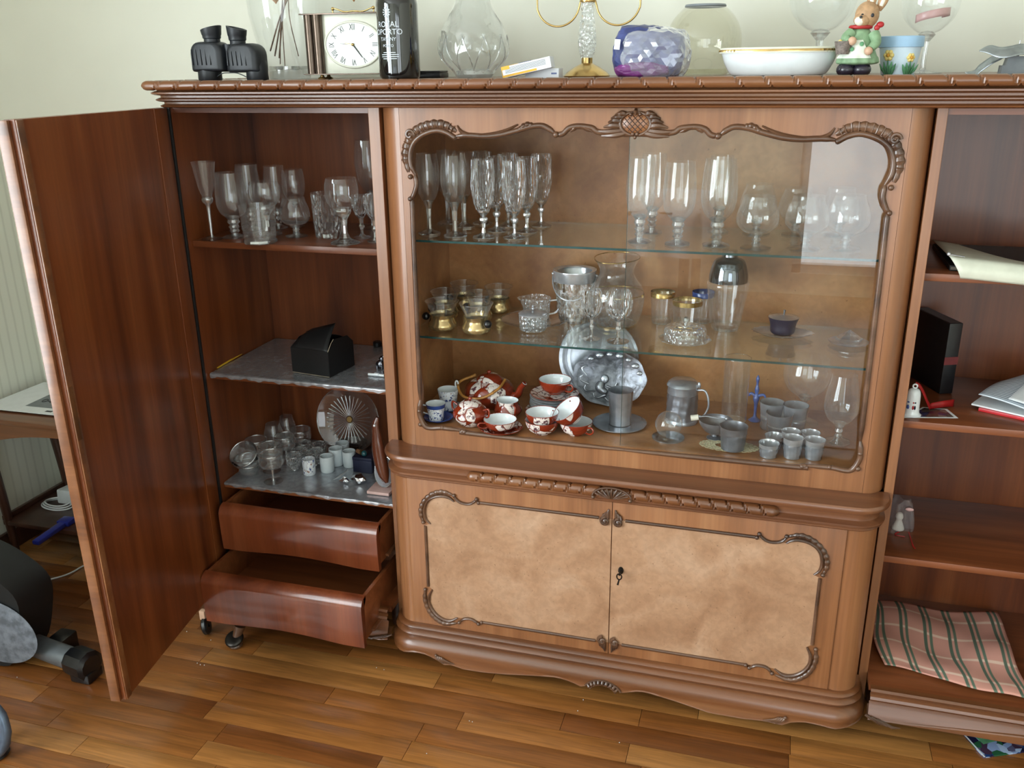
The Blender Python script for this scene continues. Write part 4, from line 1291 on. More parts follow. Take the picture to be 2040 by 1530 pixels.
plain('dress_green', srgb(136, 168, 130), 0.5, var=0.12, scale=90)
plain('apron_white', srgb(226, 232, 218), 0.5, var=0.05)
plain('boot_purple', srgb(44, 38, 52), 0.25, coat=0.3)
plain('scarf_red', srgb(176, 40, 42), 0.45, var=0.1)
plain('basket_grey', srgb(128, 116, 108), 0.6, var=0.3, scale=200)
plain('pot_sky', srgb(160, 196, 226), 0.45, var=0.05)
plain('pot_pale', srgb(206, 224, 236), 0.45, var=0.04)
plain('petal_yellow', srgb(236, 212, 130), 0.5, var=0.1)
plain('flower_centre', srgb(206, 150, 52), 0.5, var=0.1)
plain('leaf_green', srgb(96, 156, 112), 0.5, var=0.15, scale=80)
plain('satin_pink', srgb(222, 178, 176), 0.3, var=0.05)
metal('embossed_pewter', srgb(118, 122, 130), 0.3, var=0.3, scale=45, bumpy=0.9, full=0.6)
metal('silver_satin', srgb(176, 184, 190), 0.36)
plain('grey_block', srgb(132, 138, 142), 0.5, var=0.08)
metal('foil', srgb(186, 190, 196), 0.24, bumpy=0.35, scale=60, full=0.65)
metal('foil_bright', srgb(226, 228, 232), 0.18, bumpy=0.4, scale=120)
plain('yellow_tape', srgb(206, 160, 44), 0.45, var=0.1)
plain('navy_box', srgb(30, 36, 62), 0.4, var=0.15)
plain('cork', srgb(140, 98, 66), 0.8, var=0.25, scale=160)
plain('stopper_teal', srgb(40, 96, 102), 0.2, coat=0.4, var=0.2)
plain('brown_glass', srgb(38, 24, 16), 0.08, coat=0.8, var=0.1)
wood('wood_polished', srgb(52, 24, 14), srgb(86, 44, 28), srgb(110, 62, 42), 'Z', 0.16, 0.8)
plain('pink_board', srgb(214, 178, 170), 0.5, var=0.06)
plain('blue_clear', srgb(60, 96, 168), 0.1, coat=0.6, var=0.2)
plain('lace', srgb(206, 196, 160), 0.8, var=0.2, scale=300)
plain('cream_paper', srgb(206, 208, 190), 0.6, var=0.04)
plain('grey_paper', srgb(112, 104, 92), 0.7, var=0.06)
plain('paper_white', srgb(222, 226, 226), 0.6, var=0.03)
plain('red_plastic', srgb(196, 32, 40), 0.35, var=0.08)
plain('red_ribbon', srgb(164, 24, 26), 0.4, var=0.15)
plain('book_black', srgb(24, 24, 28), 0.4, coat=0.1, var=0.25, scale=60)
plain('label_red', srgb(120, 44, 46), 0.5, var=0.15)
plain('skin_clay', srgb(206, 168, 140), 0.5, var=0.1)
plain('cable_white', srgb(206, 212, 212), 0.4, var=0.04)
plain('handle_blue', srgb(34, 44, 132), 0.35, coat=0.2, var=0.1)
plain('grey_tube', srgb(128, 134, 138), 0.35, 0.6, var=0.08)
plain('bag_black', srgb(14, 18, 20), 0.6, var=0.3, scale=12)
plain('dusty_silver', srgb(132, 140, 150), 0.5, 0.3, var=0.25, scale=40)
plain('hose_blue', srgb(92, 106, 124), 0.3, 0.4, var=0.15)
def stripe_mat(name, a, b, scale, axis=0, thick=0.5):
    m, nt, out = _mat(name)
    tc = nt.nodes.new('ShaderNodeTexCoord')
    sp = nt.nodes.new('ShaderNodeSeparateXYZ')
    nt.links.new(tc.outputs['UV'], sp.inputs[0])
    mu = nd(nt, 'ShaderNodeMath', operation='MULTIPLY')
    nt.links.new(sp.outputs[axis], mu.inputs[0])
    mu.inputs[1].default_value = scale
    fr = nd(nt, 'ShaderNodeMath', operation='FRACT')
    nt.links.new(mu.outputs[0], fr.inputs[0])
    p = principled(nt, out, 0.45)
    nt.links.new(ramp(nt, fr.outputs[0], [(thick, a), (thick + 0.06, b)]), p.inputs['Base Color'])
stripe_mat('striped_paper', srgb(206, 214, 220), srgb(96, 112, 126), 26, 1, 0.62)
def cloth_mat():
    m, nt, out = _mat('plaid_cloth')
    tc = nt.nodes.new('ShaderNodeTexCoord')
    sp = nt.nodes.new('ShaderNodeSeparateXYZ')
    nt.links.new(tc.outputs['UV'], sp.inputs[0])
    def bands(axis, n, lo, hi, off=0.0):
        mu = nd(nt, 'ShaderNodeMath', operation='MULTIPLY_ADD')
        nt.links.new(sp.outputs[axis], mu.inputs[0])
        mu.inputs[1].default_value = n
        mu.inputs[2].default_value = off
        fr = nd(nt, 'ShaderNodeMath', operation='FRACT')
        nt.links.new(mu.outputs[0], fr.inputs[0])
        return ramp(nt, fr.outputs[0], [(lo, (0, 0, 0)), (lo + 0.03, (1, 1, 1)), (hi, (1, 1, 1)), (hi + 0.03, (0, 0, 0))])
    col = mixc(nt, 0.0, srgb(202, 146, 130), srgb(202, 146, 130))
    col = mixc(nt, bands(1, 4, 0.55, 0.66), col, srgb(222, 190, 170))
    col = mixc(nt, bands(0, 5.6, 0.28, 0.42, 0.2), col, srgb(84, 100, 84))
    col = mixc(nt, bands(0, 5.6, 0.52, 0.64, 0.2), col, srgb(92, 110, 92))
    p = principled(nt, out, 0.85)
    nt.links.new(col, p.inputs['Base Color'])
cloth_mat()
def photo_mat(name, cols, scale):
    m, nt, out = _mat(name)
    v = coords(nt, (1, 1, 1))
    vo = nt.nodes.new('ShaderNodeTexVoronoi')
    vo.inputs['Scale'].default_value = scale
    nt.links.new(v, vo.inputs['Vector'])
    sep = nt.nodes.new('ShaderNodeSeparateColor')
    nt.links.new(vo.outputs['Color'], sep.inputs[0])
    n = len(cols)
    r = nt.nodes.new('ShaderNodeValToRGB')
    r.color_ramp.interpolation = 'CONSTANT'
    el = r.color_ramp.elements
    while len(el) < n:
        el.new(0.5)
    for i, c in enumerate(cols):
        el[i].position = i / n
        el[i].color = c4(c)
    nt.links.new(sep.outputs[0], r.inputs[0])
    p = principled(nt, out, 0.25, 0, 0.3)
    nt.links.new(r.outputs[0], p.inputs['Base Color'])
photo_mat('magazine_print', [srgb(30, 30, 60), srgb(140, 160, 200), srgb(70, 50, 70), srgb(170, 190, 220), srgb(30, 60, 110), srgb(90, 90, 120), srgb(40, 90, 60)], 55)
photo_mat('card_print', [srgb(60, 56, 96), srgb(86, 70, 60), srgb(40, 36, 52), srgb(120, 108, 100)], 60)

def uv_from(o, fn):
    me = o.data
    uv = me.uv_layers.new(name='uv')
    for l in me.loops:
        uv.data[l.index].uv = fn(me.vertices[l.vertex_index].co)
def grid_uv(g_nu, g_nv, fn, name, mat, parent=None, world=True, thick=0.0):
    vs, uvs = [], []
    for i in range(g_nu):
        for j in range(g_nv):
            a, b = i / (g_nu - 1), j / (g_nv - 1)
            vs.append(tuple(fn(a, b)))
            uvs.append((a, b))
    fs = [(i * g_nv + j, (i + 1) * g_nv + j, (i + 1) * g_nv + j + 1, i * g_nv + j + 1) for i in range(g_nu - 1) for j in range(g_nv - 1)]
    g = G().add(vs, fs)
    o = g.obj(name, mat, parent, 60, world=world, fix=False)
    uv = o.data.uv_layers.new(name='uv')
    for l in o.data.loops:
        uv.data[l.index].uv = uvs[l.vertex_index]
    if thick:
        md = o.modifiers.new('thickness', 'SOLIDIFY')
        md.thickness = thick
        md.offset = 0
    return o
def text_geo(s, size, align='CENTER'):
    c = bpy.data.curves.new('t', 'FONT')
    c.body = s
    c.size = size
    c.align_x = align
    c.align_y = 'CENTER'
    c.resolution_u = 3
    o = bpy.data.objects.new('t', c)
    COL.objects.link(o)
    me = o.to_mesh()
    g = G().add([v.co[:] for v in me.vertices], [tuple(p.vertices) for p in me.polygons])
    o.to_mesh_clear()
    bpy.data.objects.remove(o)
    bpy.data.curves.remove(c)
    return g
def lathe_thing(name, label, cat, loc, parts, group=None, rz=0.0, seg=28):
    """parts: (part name, material, profile)"""
    t = thing(name, label, cat, loc, rz, group)
    for pn, m, pr in parts:
        G().lathe(pr, seg).obj(pn, m, t, 40)
    return t
def spot(u, v, z):
    p = at_z(u, v, z)
    return p, mpp(p)
def hgt(u, v, p):
    return at_y(u, v, p.y).z
DECK = 1.4637
def deck(u, y, v=150):
    p = at_y(u, v, y)
    return Vector((p.x, y, DECK)), mpp((p.x, y, DECK))

# ================================================================ on top of the cabinet
# binoculars
P, s = deck(458, 0.14)
t = thing('binoculars', 'black rubber binoculars standing on the left end of the cabinet top', 'binoculars', P)
bz = lambda v: (at_y(458, v, 0.14).z - DECK)
bx = lambda u: (at_y(u, 110, 0.14).x - P.x)
def rounded_block(x0, x1, z0, z1, dy, rt, rb=0.006, n=24, bulge=1.0):
    g = G()
    pts = []
    for (cx, cz, r, a0) in ((x1 - rt, z1 - rt, rt, 0), (x0 + rt, z1 - rt, rt, 90), (x0 + rb, z0 + rb, rb, 180), (x1 - rb, z0 + rb, rb, 270)):
        for i in range(6):
            a = math.radians(a0 + i * 18)
            pts.append((cx + r * math.cos(a), cz + r * math.sin(a)))
    cxm, czm = (x0 + x1) / 2, (z0 + z1) / 2
    rows = []
    for k in range(9):
        a = -PI / 2 + PI * k / 8
        sc = 0.62 + 0.38 * math.cos(a) ** 0.6 if abs(math.cos(a)) > 1e-6 else 0.62
        rows.append([(cxm + (x - cxm) * sc, dy * math.sin(a), czm + (z - czm) * (0.8 + 0.2 * (sc - .62) / .38)) for x, z in pts])
    vs = [p for r in rows for p in r]
    m = len(pts)
    fs = [(i * m + j, i * m + (j + 1) % m, (i + 1) * m + (j + 1) % m, (i + 1) * m + j) for i in range(8) for j in range(m)]
    fs += [tuple(range(m)), tuple(reversed(range(8 * m, 9 * m)))]
    return g.add(vs, fs)
for (xa, xb, v0, v1, oa, ob, ov, ea, eb, ev, en) in ((388, 456, 82, 143, 394, 434, 134, 408, 444, 51, 84), (458, 525, 87, 145, 490, 528, 136, 459, 494, 52, 89)):
    bar = rounded_block(bx(xa), bx(xb), bz(v1), bz(v0), 0.030, 0.027).obj('barrel', 'black_rubber', t, 50)
    xo = (bx(oa) + bx(ob)) / 2
    ro = (bx(ob) - bx(oa)) / 2
    G().lathe([(0, 0), (ro * .96, 0), (ro * 1.02, .003), (ro, bz(ov) * .6), (ro * 1.04, bz(ov) * 1.1), (ro * .9, bz(ov) * 1.6)], 24, (xo, 0, 0)).obj('objective', 'black_rubber', t, 40)
    xe = (bx(ea) + bx(eb)) / 2
    re = (bx(eb) - bx(ea)) / 2
    ze = bz(en)
    zt = bz(ev + 4)
    g = G().lathe([(re * .78, ze - .01), (re * .76, ze + .008), (re * .85, ze + .010), (re * .88, ze + (zt - ze) * .5), (re * .92, ze + (zt - ze) * .55), (re, zt), (re * .8, zt), (re * .7, zt - .012), (0, zt - .014)], 24, (xe, 0, 0))
    sgn = 1 if ea < 430 else -1
    g.move(lambda p: Vector((p.x, p.y, p.z + (0.006 * sgn * (p.x - xe) / re if p.z > zt - .003 else 0))))
    g.obj('eyecup', 'black_rubber', t, 40)
    for i in range(5):
        xr = bx(xa) + (bx(xb) - bx(xa)) * (0.12 + 0.13 * i)
        G().tube([(xr, -0.029 - 0.002 * math.sin(i), bz(v0 + 16)), (xr + 0.001, -0.0315, bz(v1 - 14))], [0.0012, 0.002], 6).obj('grip_rib', 'black_rubber', bar, 50)
G().tube([(bx(457), 0, bz(140)), (bx(457), 0, bz(88))], 0.012, 14).obj('hinge', 'black_rubber', t, 40)
G().tube(spline([(bx(433), -0.01, bz(152)), (bx(445), -0.012, bz(146)), (bx(458), -0.012, bz(145)), (bx(475), -0.012, bz(146)), (bx(492), -0.01, bz(154))], 5), 0.0012, 6).obj('strap', 'black_rubber', t, 50)

# flared glass vase with dried stems
P, s = deck(577, 0.31)
t = thing('glass_vase', 'tall clear glass vase holding dried stems, behind binoculars and clock', 'vase', P)
vz = lambda v: at_y(577, v, 0.31).z - DECK
sq = lambda a, r, z: r * (1 + 0.09 * (1 - math.cos(4 * a)) * max(0, 1 - z / 0.07) * -0.5 + (0.06 * max(0, 1 - z / 0.08)))
G().lathe([(40 * s, 0.0), (41 * s, 0.006), (42 * s, vz(138)), (52 * s, vz(110)), (61 * s, vz(70)), (68 * s, vz(30)), (70 * s, vz(0)), (69 * s, vz(-50)), (72 * s, vz(-100)), (78 * s, vz(-130))], 40, flute=sq).obj('body', 'glass_clear', t, 50)
G().lathe([(0, 0.0), (38 * s, 0.0), (40 * s, 0.004), (39 * s, vz(132)), (25 * s, vz(138)), (0, vz(140))], 24, flute=sq).obj('base', 'crystal', t, 50)
stems = ((536, 102, 590, -30), (543, 112, 585, -40), (550, 116, 578, -50), (560, 128, 566, -30), (568, 135, 562, -40), (598, 112, 572, -45))
for i, (u0, v0, u1, v1) in enumerate(stems):
    a = Vector(((at_y(u0, v0, .31).x - P.x) * 0.8, -0.012 + 0.008 * (i % 3), max(0.016, at_y(u0, v0, .31).z - DECK)))
    b = Vector((at_y(u1, v1, .31).x - P.x, 0.004 * (i - 3), at_y(u1, v1, .31).z - DECK))
    m_ = (a + b) / 2 + Vector((-0.004 if i < 5 else -0.012, 0, 0.004))
    st = G().tube(spline([a, m_, b], 5), 0.0022 if i < 3 else 0.0014, 6).obj('dried_stem', 'stem_brown', t, 60)
for (u, v, yy_, r_) in ((548, -12, 0.29, 0.016), (566, -16, 0.32, 0.014), (704, -14, 0.33, 0.014), (688, -25, 0.33, 0.015)):
    a = at_y(u, v, yy_)
    g = G().lathe([(0.0, -r_ * 1.5), (r_ * .25, -r_ * 1.15), (r_ * .75, -r_ * .6), (r_, 0.1 * r_), (r_ * .8, r_ * .8), (0.0, r_ * 1.1)], 14, flute=lambda a_, r, z: r * (1 + .12 * math.cos(5 * a_)))
    g.move(lambda p: p + a - P).obj('dried_pod', 'leaf_orange', t, 40)
    G().tube([a - P + Vector((0, 0, r_)), Vector((at_y(585, -70, .31).x - P.x, 0, vz(-70)))], 0.0014, 6).obj('dried_stem', 'stem_brown', t, 60)

# mantel clock
YC = 0.21
P, s = deck(712, YC)
t = thing('mantel_clock', 'small mantel clock with oval roman dial and bronze side pillars', 'clock', P)
cz = lambda v: at_y(712, v, YC).z - DECK
cxp = lambda u: at_y(u, 90, YC).x - P.x
z0, z1 = cz(146), cz(28)
G().box(cxp(648), cxp(776), -0.010, 0.03, z0, z1, 0.001).obj('face_plate', 'ivory', t, 30)
for a, b in ((612, 650), (775, 813)):
    for k in range(2):
        xa = cxp(a + 19 * k) + 0.0005
        xb = cxp(a + 19 * (k + 1)) - 0.0005
        G().tube([((xa + xb) / 2, -0.006 - 0.008 * (k if a == 612 else 1 - k), z0), ((xa + xb) / 2, -0.006 - 0.008 * (k if a == 612 else 1 - k), z1)], (xb - xa) / 2, 16).obj('pillar', 'bronze_pillar', t, 40)
for a, b in ((z0 - 0.0025, z0), (z1, z1 + 0.003)):
    G().box(cxp(610), cxp(815), -0.026, 0.034, a, b, 0.0008).obj('plate', 'bronze_pillar', t, 30)
rx, rz_ = (cxp(768) - cxp(656)) / 2, (cz(45) - cz(136)) / 2
zc = (cz(45) + cz(136)) / 2 + 0.002
ell = [(rx * math.cos(i * PI / 24), -0.012, zc + rz_ * math.sin(i * PI / 24)) for i in range(48)]
G().add([(0, -0.0125, zc)] + [(x * .96, -0.0125, zc + (z - zc) * .96) for x, y, z in ell], [(0, 1 + i, 1 + (i + 1) % 48) for i in range(48)]).obj('dial', 'dial', t, 0)
G().tube(ell, 0.0028, 8, closed=True).obj('bezel', 'ivory', t, 60)
nums = ['XII', 'I', 'II', 'III', 'IV', 'V', 'VI', 'VII', 'VIII', 'IX', 'X', 'XI']
dial = [c for c in kids(t) if c.name.startswith('dial')][0]
for i, n in enumerate(nums):
    a = math.radians(90 - 30 * i)
    g = text_geo(n, 0.020)
    g.move(lambda p: Vector((p.x * 0.62, p.y, 0)))
    g.turn(rotz(a - PI / 2))
    g.move(lambda p: Vector((p.x + rx * .76 * math.cos(a), -0.0131, p.y + zc + rz_ * .76 * math.sin(a))))
    g.obj('numeral', 'ink_dark', dial, 0)
for ang_, l, w_, m_ in ((-0.95, 0.036, 0.0016, 'ink_dark'), (2.96, 0.020, 0.002, 'gold'), (3.04, 0.030, 0.0006, 'ink_dark')):
    G().tube([(0, -0.0145, zc), (l * 1.1 * math.cos(ang_), -0.0145, zc + l * math.sin(ang_))], [w_, w_ * .5], 6).obj('hand', m_, dial, 50)
G().ball((0, -0.0145, zc), 0.0036).obj('boss', 'gold', dial, 60)
hp = spline([(cxp(668), 0, z1 + .003), (cxp(668), 0, z1 + .013), (cxp(676), 0, z1 + .012), (cxp(690), 0, z1 + .006), (cxp(708), 0, z1 + .007), (cxp(728), 0, z1 + .006), (cxp(742), 0, z1 + .012), (cxp(748), 0, z1 + .013), (cxp(748), 0, z1 + .003)], 4)
G().tube(hp, 0.0018, 7).ball((cxp(668), 0, z1 + .013), 0.0042).ball((cxp(748), 0, z1 + .013), 0.0042).obj('handle', 'gold', t, 60)
for u in (642, 782):
    for y in (-0.012, 0.022):
        G().lathe([(0.010, 0), (0.011, 0.003), (0.005, 0.006), (0.004, z0 - 0.0028)], 16, (cxp(u), y, 0)).obj('foot', 'gold', t, 40)

# port bottle with white print
P, s = deck(797, 0.10)
R = 40.5 * s
t = thing('port_bottle', 'dark glass port bottle with white printed lettering beside the clock', 'bottle', P)
bzz = lambda v: at_y(797, v, 0.10).z - DECK
H0 = bzz(6)
G().lathe([(0, .004), (R * .8, 0.0), (R * .96, .003), (R, .010), (R, H0 * .55), (R, H0 - .004), (R * .97, H0 + .006), (R * .82, H0 + .018), (R * .5, H0 + .032), (R * .38, H0 + .05), (R * .36, H0 + .095), (R * .42, H0 + .10), (R * .42, H0 + .118), (0, H0 + .119)], 36).obj('glass', 'bottle_dark', t, 50)
cdir = math.atan2(CAM.y - P.y, CAM.x - P.x)
def on_bottle(g, z, turn_=-0.52):
    def f(p):
        a = cdir + turn_ + p.x / R
        return Vector(((R + 0.0005) * math.cos(a), (R + 0.0005) * math.sin(a), z + p.y))
    return g.move(f)
for txt, v, sz in (('ROYAL', 50, 0.0165), ('OPORTO', 65, 0.0165), ('TAWNY', 79, 0.0105), ('PORTO', 92, 0.008)):
    on_bottle(text_geo(txt, sz), bzz(v)).obj('lettering', 'print_white', t, 0)
for i, (v, l) in enumerate(((105, .03), (109, .042), (113, .042), (117, .034))):
    on_bottle(G().add([(x * l / 8 - l / 2 + l / 16, yy2 * .0007, 0) for x in range(9) for yy2 in (-1, 1)], [(2 * k, 2 * k + 2, 2 * k + 3, 2 * k + 1) for k in range(8)]), bzz(v)).obj('small_print', 'print_white', t, 0)
g = G()
for k in range(12):      # little crest above the name
    a = k * PI / 6
    g.add([(0.004 * math.cos(a), 0.005 * math.sin(a), 0), (0.009 * math.cos(a + .12), 0.011 * math.sin(a + .12), 0), (0.009 * math.cos(a - .12), 0.011 * math.sin(a - .12), 0)], [(0, 1, 2)])
g.add([(x * 0.0025, y * 0.0035, 0) for x, y in ((-1, -1), (1, -1), (1, 1), (-1, 1))], [(0, 1, 2, 3)])
on_bottle(g, bzz(26)).obj('crest', 'print_white', t, 0)

# flat black case behind the bottle
P, s = deck(848, 0.30)
t = thing('flat_case', 'flat black case lying between bottle and crystal vase', 'case', P)
G().box(-0.075, 0.050, -0.03, 0.03, 0, 0.012, 0.003).obj('body', 'black_plastic', t, 40)
G().box(-0.074, 0.049, -0.029, 0.029, 0.0124, 0.0165, 0.0018).obj('lid', 'black_plastic', t, 40)

# cut crystal vase
YV = 0.20
P, s = deck(945, YV)
t = thing('crystal_vase', 'bulbous cut crystal vase standing right of the port bottle', 'vase', P)
vv = lambda v: at_y(945, v, YV).z - DECK
cut = lambda a, r, z: r * (1 + 0.030 * abs(math.sin(5 * a + 30 * z)) * (1 if 0.004 < z < vv(40) else 0.2) - 0.022 * abs(math.sin(5 * a - 34 * z)) * (1 if z < vv(70) else 0))
pr = prof_pts([(34 * s, 0.0), (44 * s, vv(140)), (64 * s, vv(118)), (69 * s, vv(95)), (62 * s, vv(62)), (44 * s, vv(22)), (31 * s, vv(-10)), (31 * s, vv(-40)), (42 * s, vv(-80))], 6)
G().lathe(pr, 60, flute=cut).obj('body', 'glass_vase_cut', t, 18)
G().lathe([(0, 0), (32 * s, 0), (38 * s, 0.008), (36 * s, 0.016), (20 * s, 0.020), (0, 0.021)], 20).obj('base', 'crystal_cut', t, 25)
g = G()
for k in range(10):
    a0 = k * PI / 5
    for sg in (-1, 1):
        pts = []
        for i in range(9):
            f_ = i / 8
            v_ = 140 - 70 * f_
            rr = interp([(q[1], q[0]) for q in pr])(vv(v_))
            a = a0 + sg * 0.35 * f_
            pts.append(((rr * 1.012) * math.cos(a), (rr * 1.012) * math.sin(a), vv(v_)))
        g.tube(pts, 0.0012, 5)
g.obj('cut_lines', 'crystal', t, 60)

# medicine boxes
P, s = deck(1086, 0.11)
t = thing('medicine_box', 'plain white medicine box lying flat under the yellow one', 'box', P)
G().box(-36 * s, 32 * s, -0.02, 0.02, 0, 18 * s, 0.001).obj('carton', 'white_card', t, 30)
G().box(17 * s, 28 * s, -0.0204, -0.0201, 7 * s, 10 * s).obj('print', 'blue_print', t, 0)
P, s = deck(1056, 0.085)
t = thing('medicine_box', 'yellow and white medicine box tilted up on the white box', 'box', P)
m_ = roty(-0.20)
def tb(*a, **k):
    return G().box(*a, **k).turn(m_, (0, 0, 0)).move(lambda p: p + Vector((0, 0, 50 * s * math.sin(0.20) + 0.0003)))
tb(-50 * s, 50 * s, -0.022, 0.012, 0, 21 * s, b=0.001).obj('carton', 'white_card', t, 30)
tb(-50.5 * s, 20 * s, -0.0224, -0.0221, 1 * s, 5 * s).obj('stripe', 'yellow_card', t, 0)
tb(-50.6 * s, -16 * s, -0.0222, 0.0122, 21.0 * s, 21.6 * s).obj('stripe', 'yellow_card', t, 0)
tb(-51.2 * s, -50.2 * s, -0.0222, 0.0122, 0.5 * s, 21.4 * s).obj('end_flap', 'yellow_card', t, 0)
tb(-50.5 * s, -34 * s, -0.0225, -0.0222, 15 * s, 21 * s).obj('stripe', 'yellow_card', t, 0)
tb(-14 * s, 12 * s, -0.0222, 0.0122, 21.0 * s, 21.6 * s).obj('stripe', 'navy_print', t, 0)
for k in range(5):
    tb(-44 * s, 40 * s, -0.0223, -0.0221, (8 + 2.2 * k) * s, (9 + 2.2 * k) * s).obj('print_line', 'ink_grey', t, 0)

# candelabrum
YB = 0.19
P, s = deck(1169, YB)
t = thing('candelabrum', 'brass candelabrum with frosted crystal stem and curled arms', 'candelabrum', P)
cv = lambda v: at_y(1169, v, YB).z - DECK
G().lathe([(0, 0), (45 * s, 0), (46 * s, .003), (40 * s, .010), (26 * s, cv(134)), (14 * s, cv(128)), (11 * s, cv(126)), (11 * s, cv(115)), (0, cv(115))], 32).obj('base', 'gold', t, 50)
random.seed(3)
G().lathe(prof_pts([(12 * s, cv(115)), (16 * s, cv(100)), (18 * s, cv(80)), (15 * s, cv(50)), (12.5 * s, cv(25)), (13 * s, cv(4))], 7), 36, flute=lambda a, r, z: r * (1 + 0.05 * math.sin(a * 13 + z * 900) * math.sin(a * 7 - z * 700))).obj('stem', 'glass_diamond', t, 20)
G().lathe([(0, cv(5)), (15 * s, cv(5)), (16 * s, cv(2)), (15 * s, cv(-8)), (9 * s, cv(-12)), (9 * s, cv(-30)), (14 * s, cv(-50)), (14 * s, cv(-60)), (0, cv(-60))], 20).obj('collar', 'gold', t, 40)
for sg in (-1, 1):
    cxr = (at_y(1112 if sg < 0 else 1232, 5, YB).x - P.x)
    r = 43 * s
    pts = [(cxr + r * math.cos(math.radians(d)), 0, cv(4) + r * math.sin(math.radians(d))) for d in range(-170, -9, 10)]
    if sg > 0:
        pass
    inner_top = (sg * 12 * s, 0, cv(-8))
    pts_full = pts if sg < 0 else list(reversed(pts))
    pts_full = pts_full + [inner_top]
    pts_full = [(pts_full[0][0], 0, cv(-28))] + pts_full
    G().tube(spline(pts_full, 3), 1.9 * s, 8).obj('arm', 'gold', t, 60)
    G().lathe([(0, cv(-28)), (6 * s, cv(-28)), (20 * s, cv(-32)), (21 * s, cv(-34)), (11 * s, cv(-36)), (11 * s, cv(-52)), (0, cv(-52))], 18, (pts_full[0][0], 0, 0)).obj('candle_cup', 'gold', t, 40)

# crumpled plastic bag with a blue and purple packet
YP = 0.12
P, s = deck(1294, YP)
t = thing('plastic_bag', 'crumpled clear plastic bag around a blue and purple packet', 'bag', P)
random.seed(11)
def crumple(rx, ry, rz_, cz_, amp, sub=3, seed=1, facet=True):
    rnd = random.Random(seed)
    bm = bmesh.new()
    bmesh.ops.create_icosphere(bm, subdivisions=sub, radius=1.0)
    dirs = [Vector((rnd.uniform(-1, 1), rnd.uniform(-1, 1), rnd.uniform(-1, 1))).normalized() for _ in range(16)]
    cuts = [rnd.uniform(0.72, 1.0) for _ in dirs]
    for v in bm.verts:
        d = v.co.normalized()
        r = 1.0
        for q, c in zip(dirs, cuts):
            e = d.dot(q)
            if e > 0.05:
                r = min(r, c / max(e, 0.3))
        r *= 1 + amp * rnd.uniform(-1, 1)
        v.co = Vector((d.x * r * rx, d.y * r * ry, max(-cz_ + 0.0005, d.z * r * rz_)))
        v.co.z += cz_
    return G().bm(bm)
hh = at_y(1294, 56, YP).z - DECK
from mathutils import noise as mnoise
def bag(rx, ry, h, freq, amp, boxy, seed, sub=4, dx=0.0, dy=0.0):
    bm = bmesh.new()
    bmesh.ops.create_icosphere(bm, subdivisions=sub, radius=1.0)
    for v in bm.verts:
        d = v.co.normalized()
        k = 1 / max(abs(d.x), abs(d.y) * .9, abs(d.z) * .95)
        r = (1 - boxy) + boxy * min(k, 1.45)
        q = d * freq + Vector((seed * 7.3, seed * 3.1, seed))
        n = 1 - abs(mnoise.noise(q)) * 2
        n2 = 1 - abs(mnoise.noise(q * 2.3)) * 2
        r *= 1 + amp * n + amp * .5 * n2
        v.co = Vector((d.x * r * rx + dx, d.y * r * ry + dy, max(.0006, h * .46 + d.z * r * h * .5)))
    return G().bm(bm)
bag(66 * s, 0.034, hh * 1.04, 2.4, .07, .55, 2, dx=-8 * s).turn(roty(.10)).move(lambda p: Vector((p.x, p.y, max(p.z, .0006)))).obj('packet', 'navy_print', t, 12)
bag(56 * s, 0.036, hh * .34, 1.8, .06, .5, 5, dx=-10 * s, dy=-.006).obj('packet_side', 'purple_print', t, 12)
bag(66 * s, 0.044, hh * 1.02, 4.6, .075, .4, 9, sub=4, dx=10 * s, dy=-.006).obj('film', 'plastic_film', t, 0)
G().box(-0.012, 0.0, -0.052, -0.0515, 0.035, 0.055).turn(roty(0.1)).move(lambda p: p + Vector((-58 * s, 0.008, 0.02))).obj('label', 'white_card', t, 0)

# smoky globe vase
YG = 0.31
P, s = deck(1398, YG)
t = thing('globe_vase', 'round smoky glass globe vase behind the plastic bag', 'vase', P)
gv = lambda v: at_y(1398, v, YG).z - DECK
H = gv(13)
G().lathe([(74 * s * math.cos(a), H * .48 + H * .52 / math.sin(1.03) * math.sin(a)) for a in [-.86 + (1.03 + .86) * k / 24 for k in range(25)]], 40).obj('globe', 'glass_smoky', t, 60)
G().lathe([(38 * s, H - .002), (40 * s, H), (38.5 * s, H + .004), (35 * s, H + .004), (34.5 * s, H)], 40).obj('rim', 'grey_block', t, 60)
G().lathe([(0, 0.0), (46 * s, 0.0), (50 * s, 0.004), (46 * s, .014), (0, .016)], 32).obj('base', 'glass_smoky', t, 50)

# oval gold-rimmed dish
YD = 0.13
P, s = deck(1548, YD)
t = thing('serving_dish', 'white oval serving dish with ribbed gold rim on cabinet top', 'dish', P)
dv_ = lambda v: at_y(1548, v, YD).z - DECK
ry = 0.52
G().lathe(prof_pts([(80 * s, 0.0), (92 * s, .004), (104 * s, dv_(126)), (110 * s, dv_(108)), (114 * s, dv_(104))], 5), 56, sy=ry).obj('bowl', 'porcelain', t, 50)
G().lathe(prof_pts([(78 * s, .003), (90 * s, .006), (101 * s, dv_(126)), (107 * s, dv_(108)), (109 * s, dv_(98))], 4), 56, sy=ry).obj('inside', 'porcelain', t, 50)
G().lathe([(114 * s, dv_(105)), (115.5 * s, dv_(101)), (112 * s, dv_(95)), (109 * s, dv_(94)), (108 * s, dv_(97))], 144, sy=ry, flute=lambda a, r, z: r * (1 + .006 * math.cos(72 * a))).obj('rim', 'ivory', t, 30)
G().lathe([(115.7 * s, dv_(102.5)), (116 * s, dv_(101)), (114.5 * s, dv_(98))], 144, sy=ry, flute=lambda a, r, z: r * (1 + .007 * math.cos(72 * a))).obj('gilding', 'gold', t, 30)
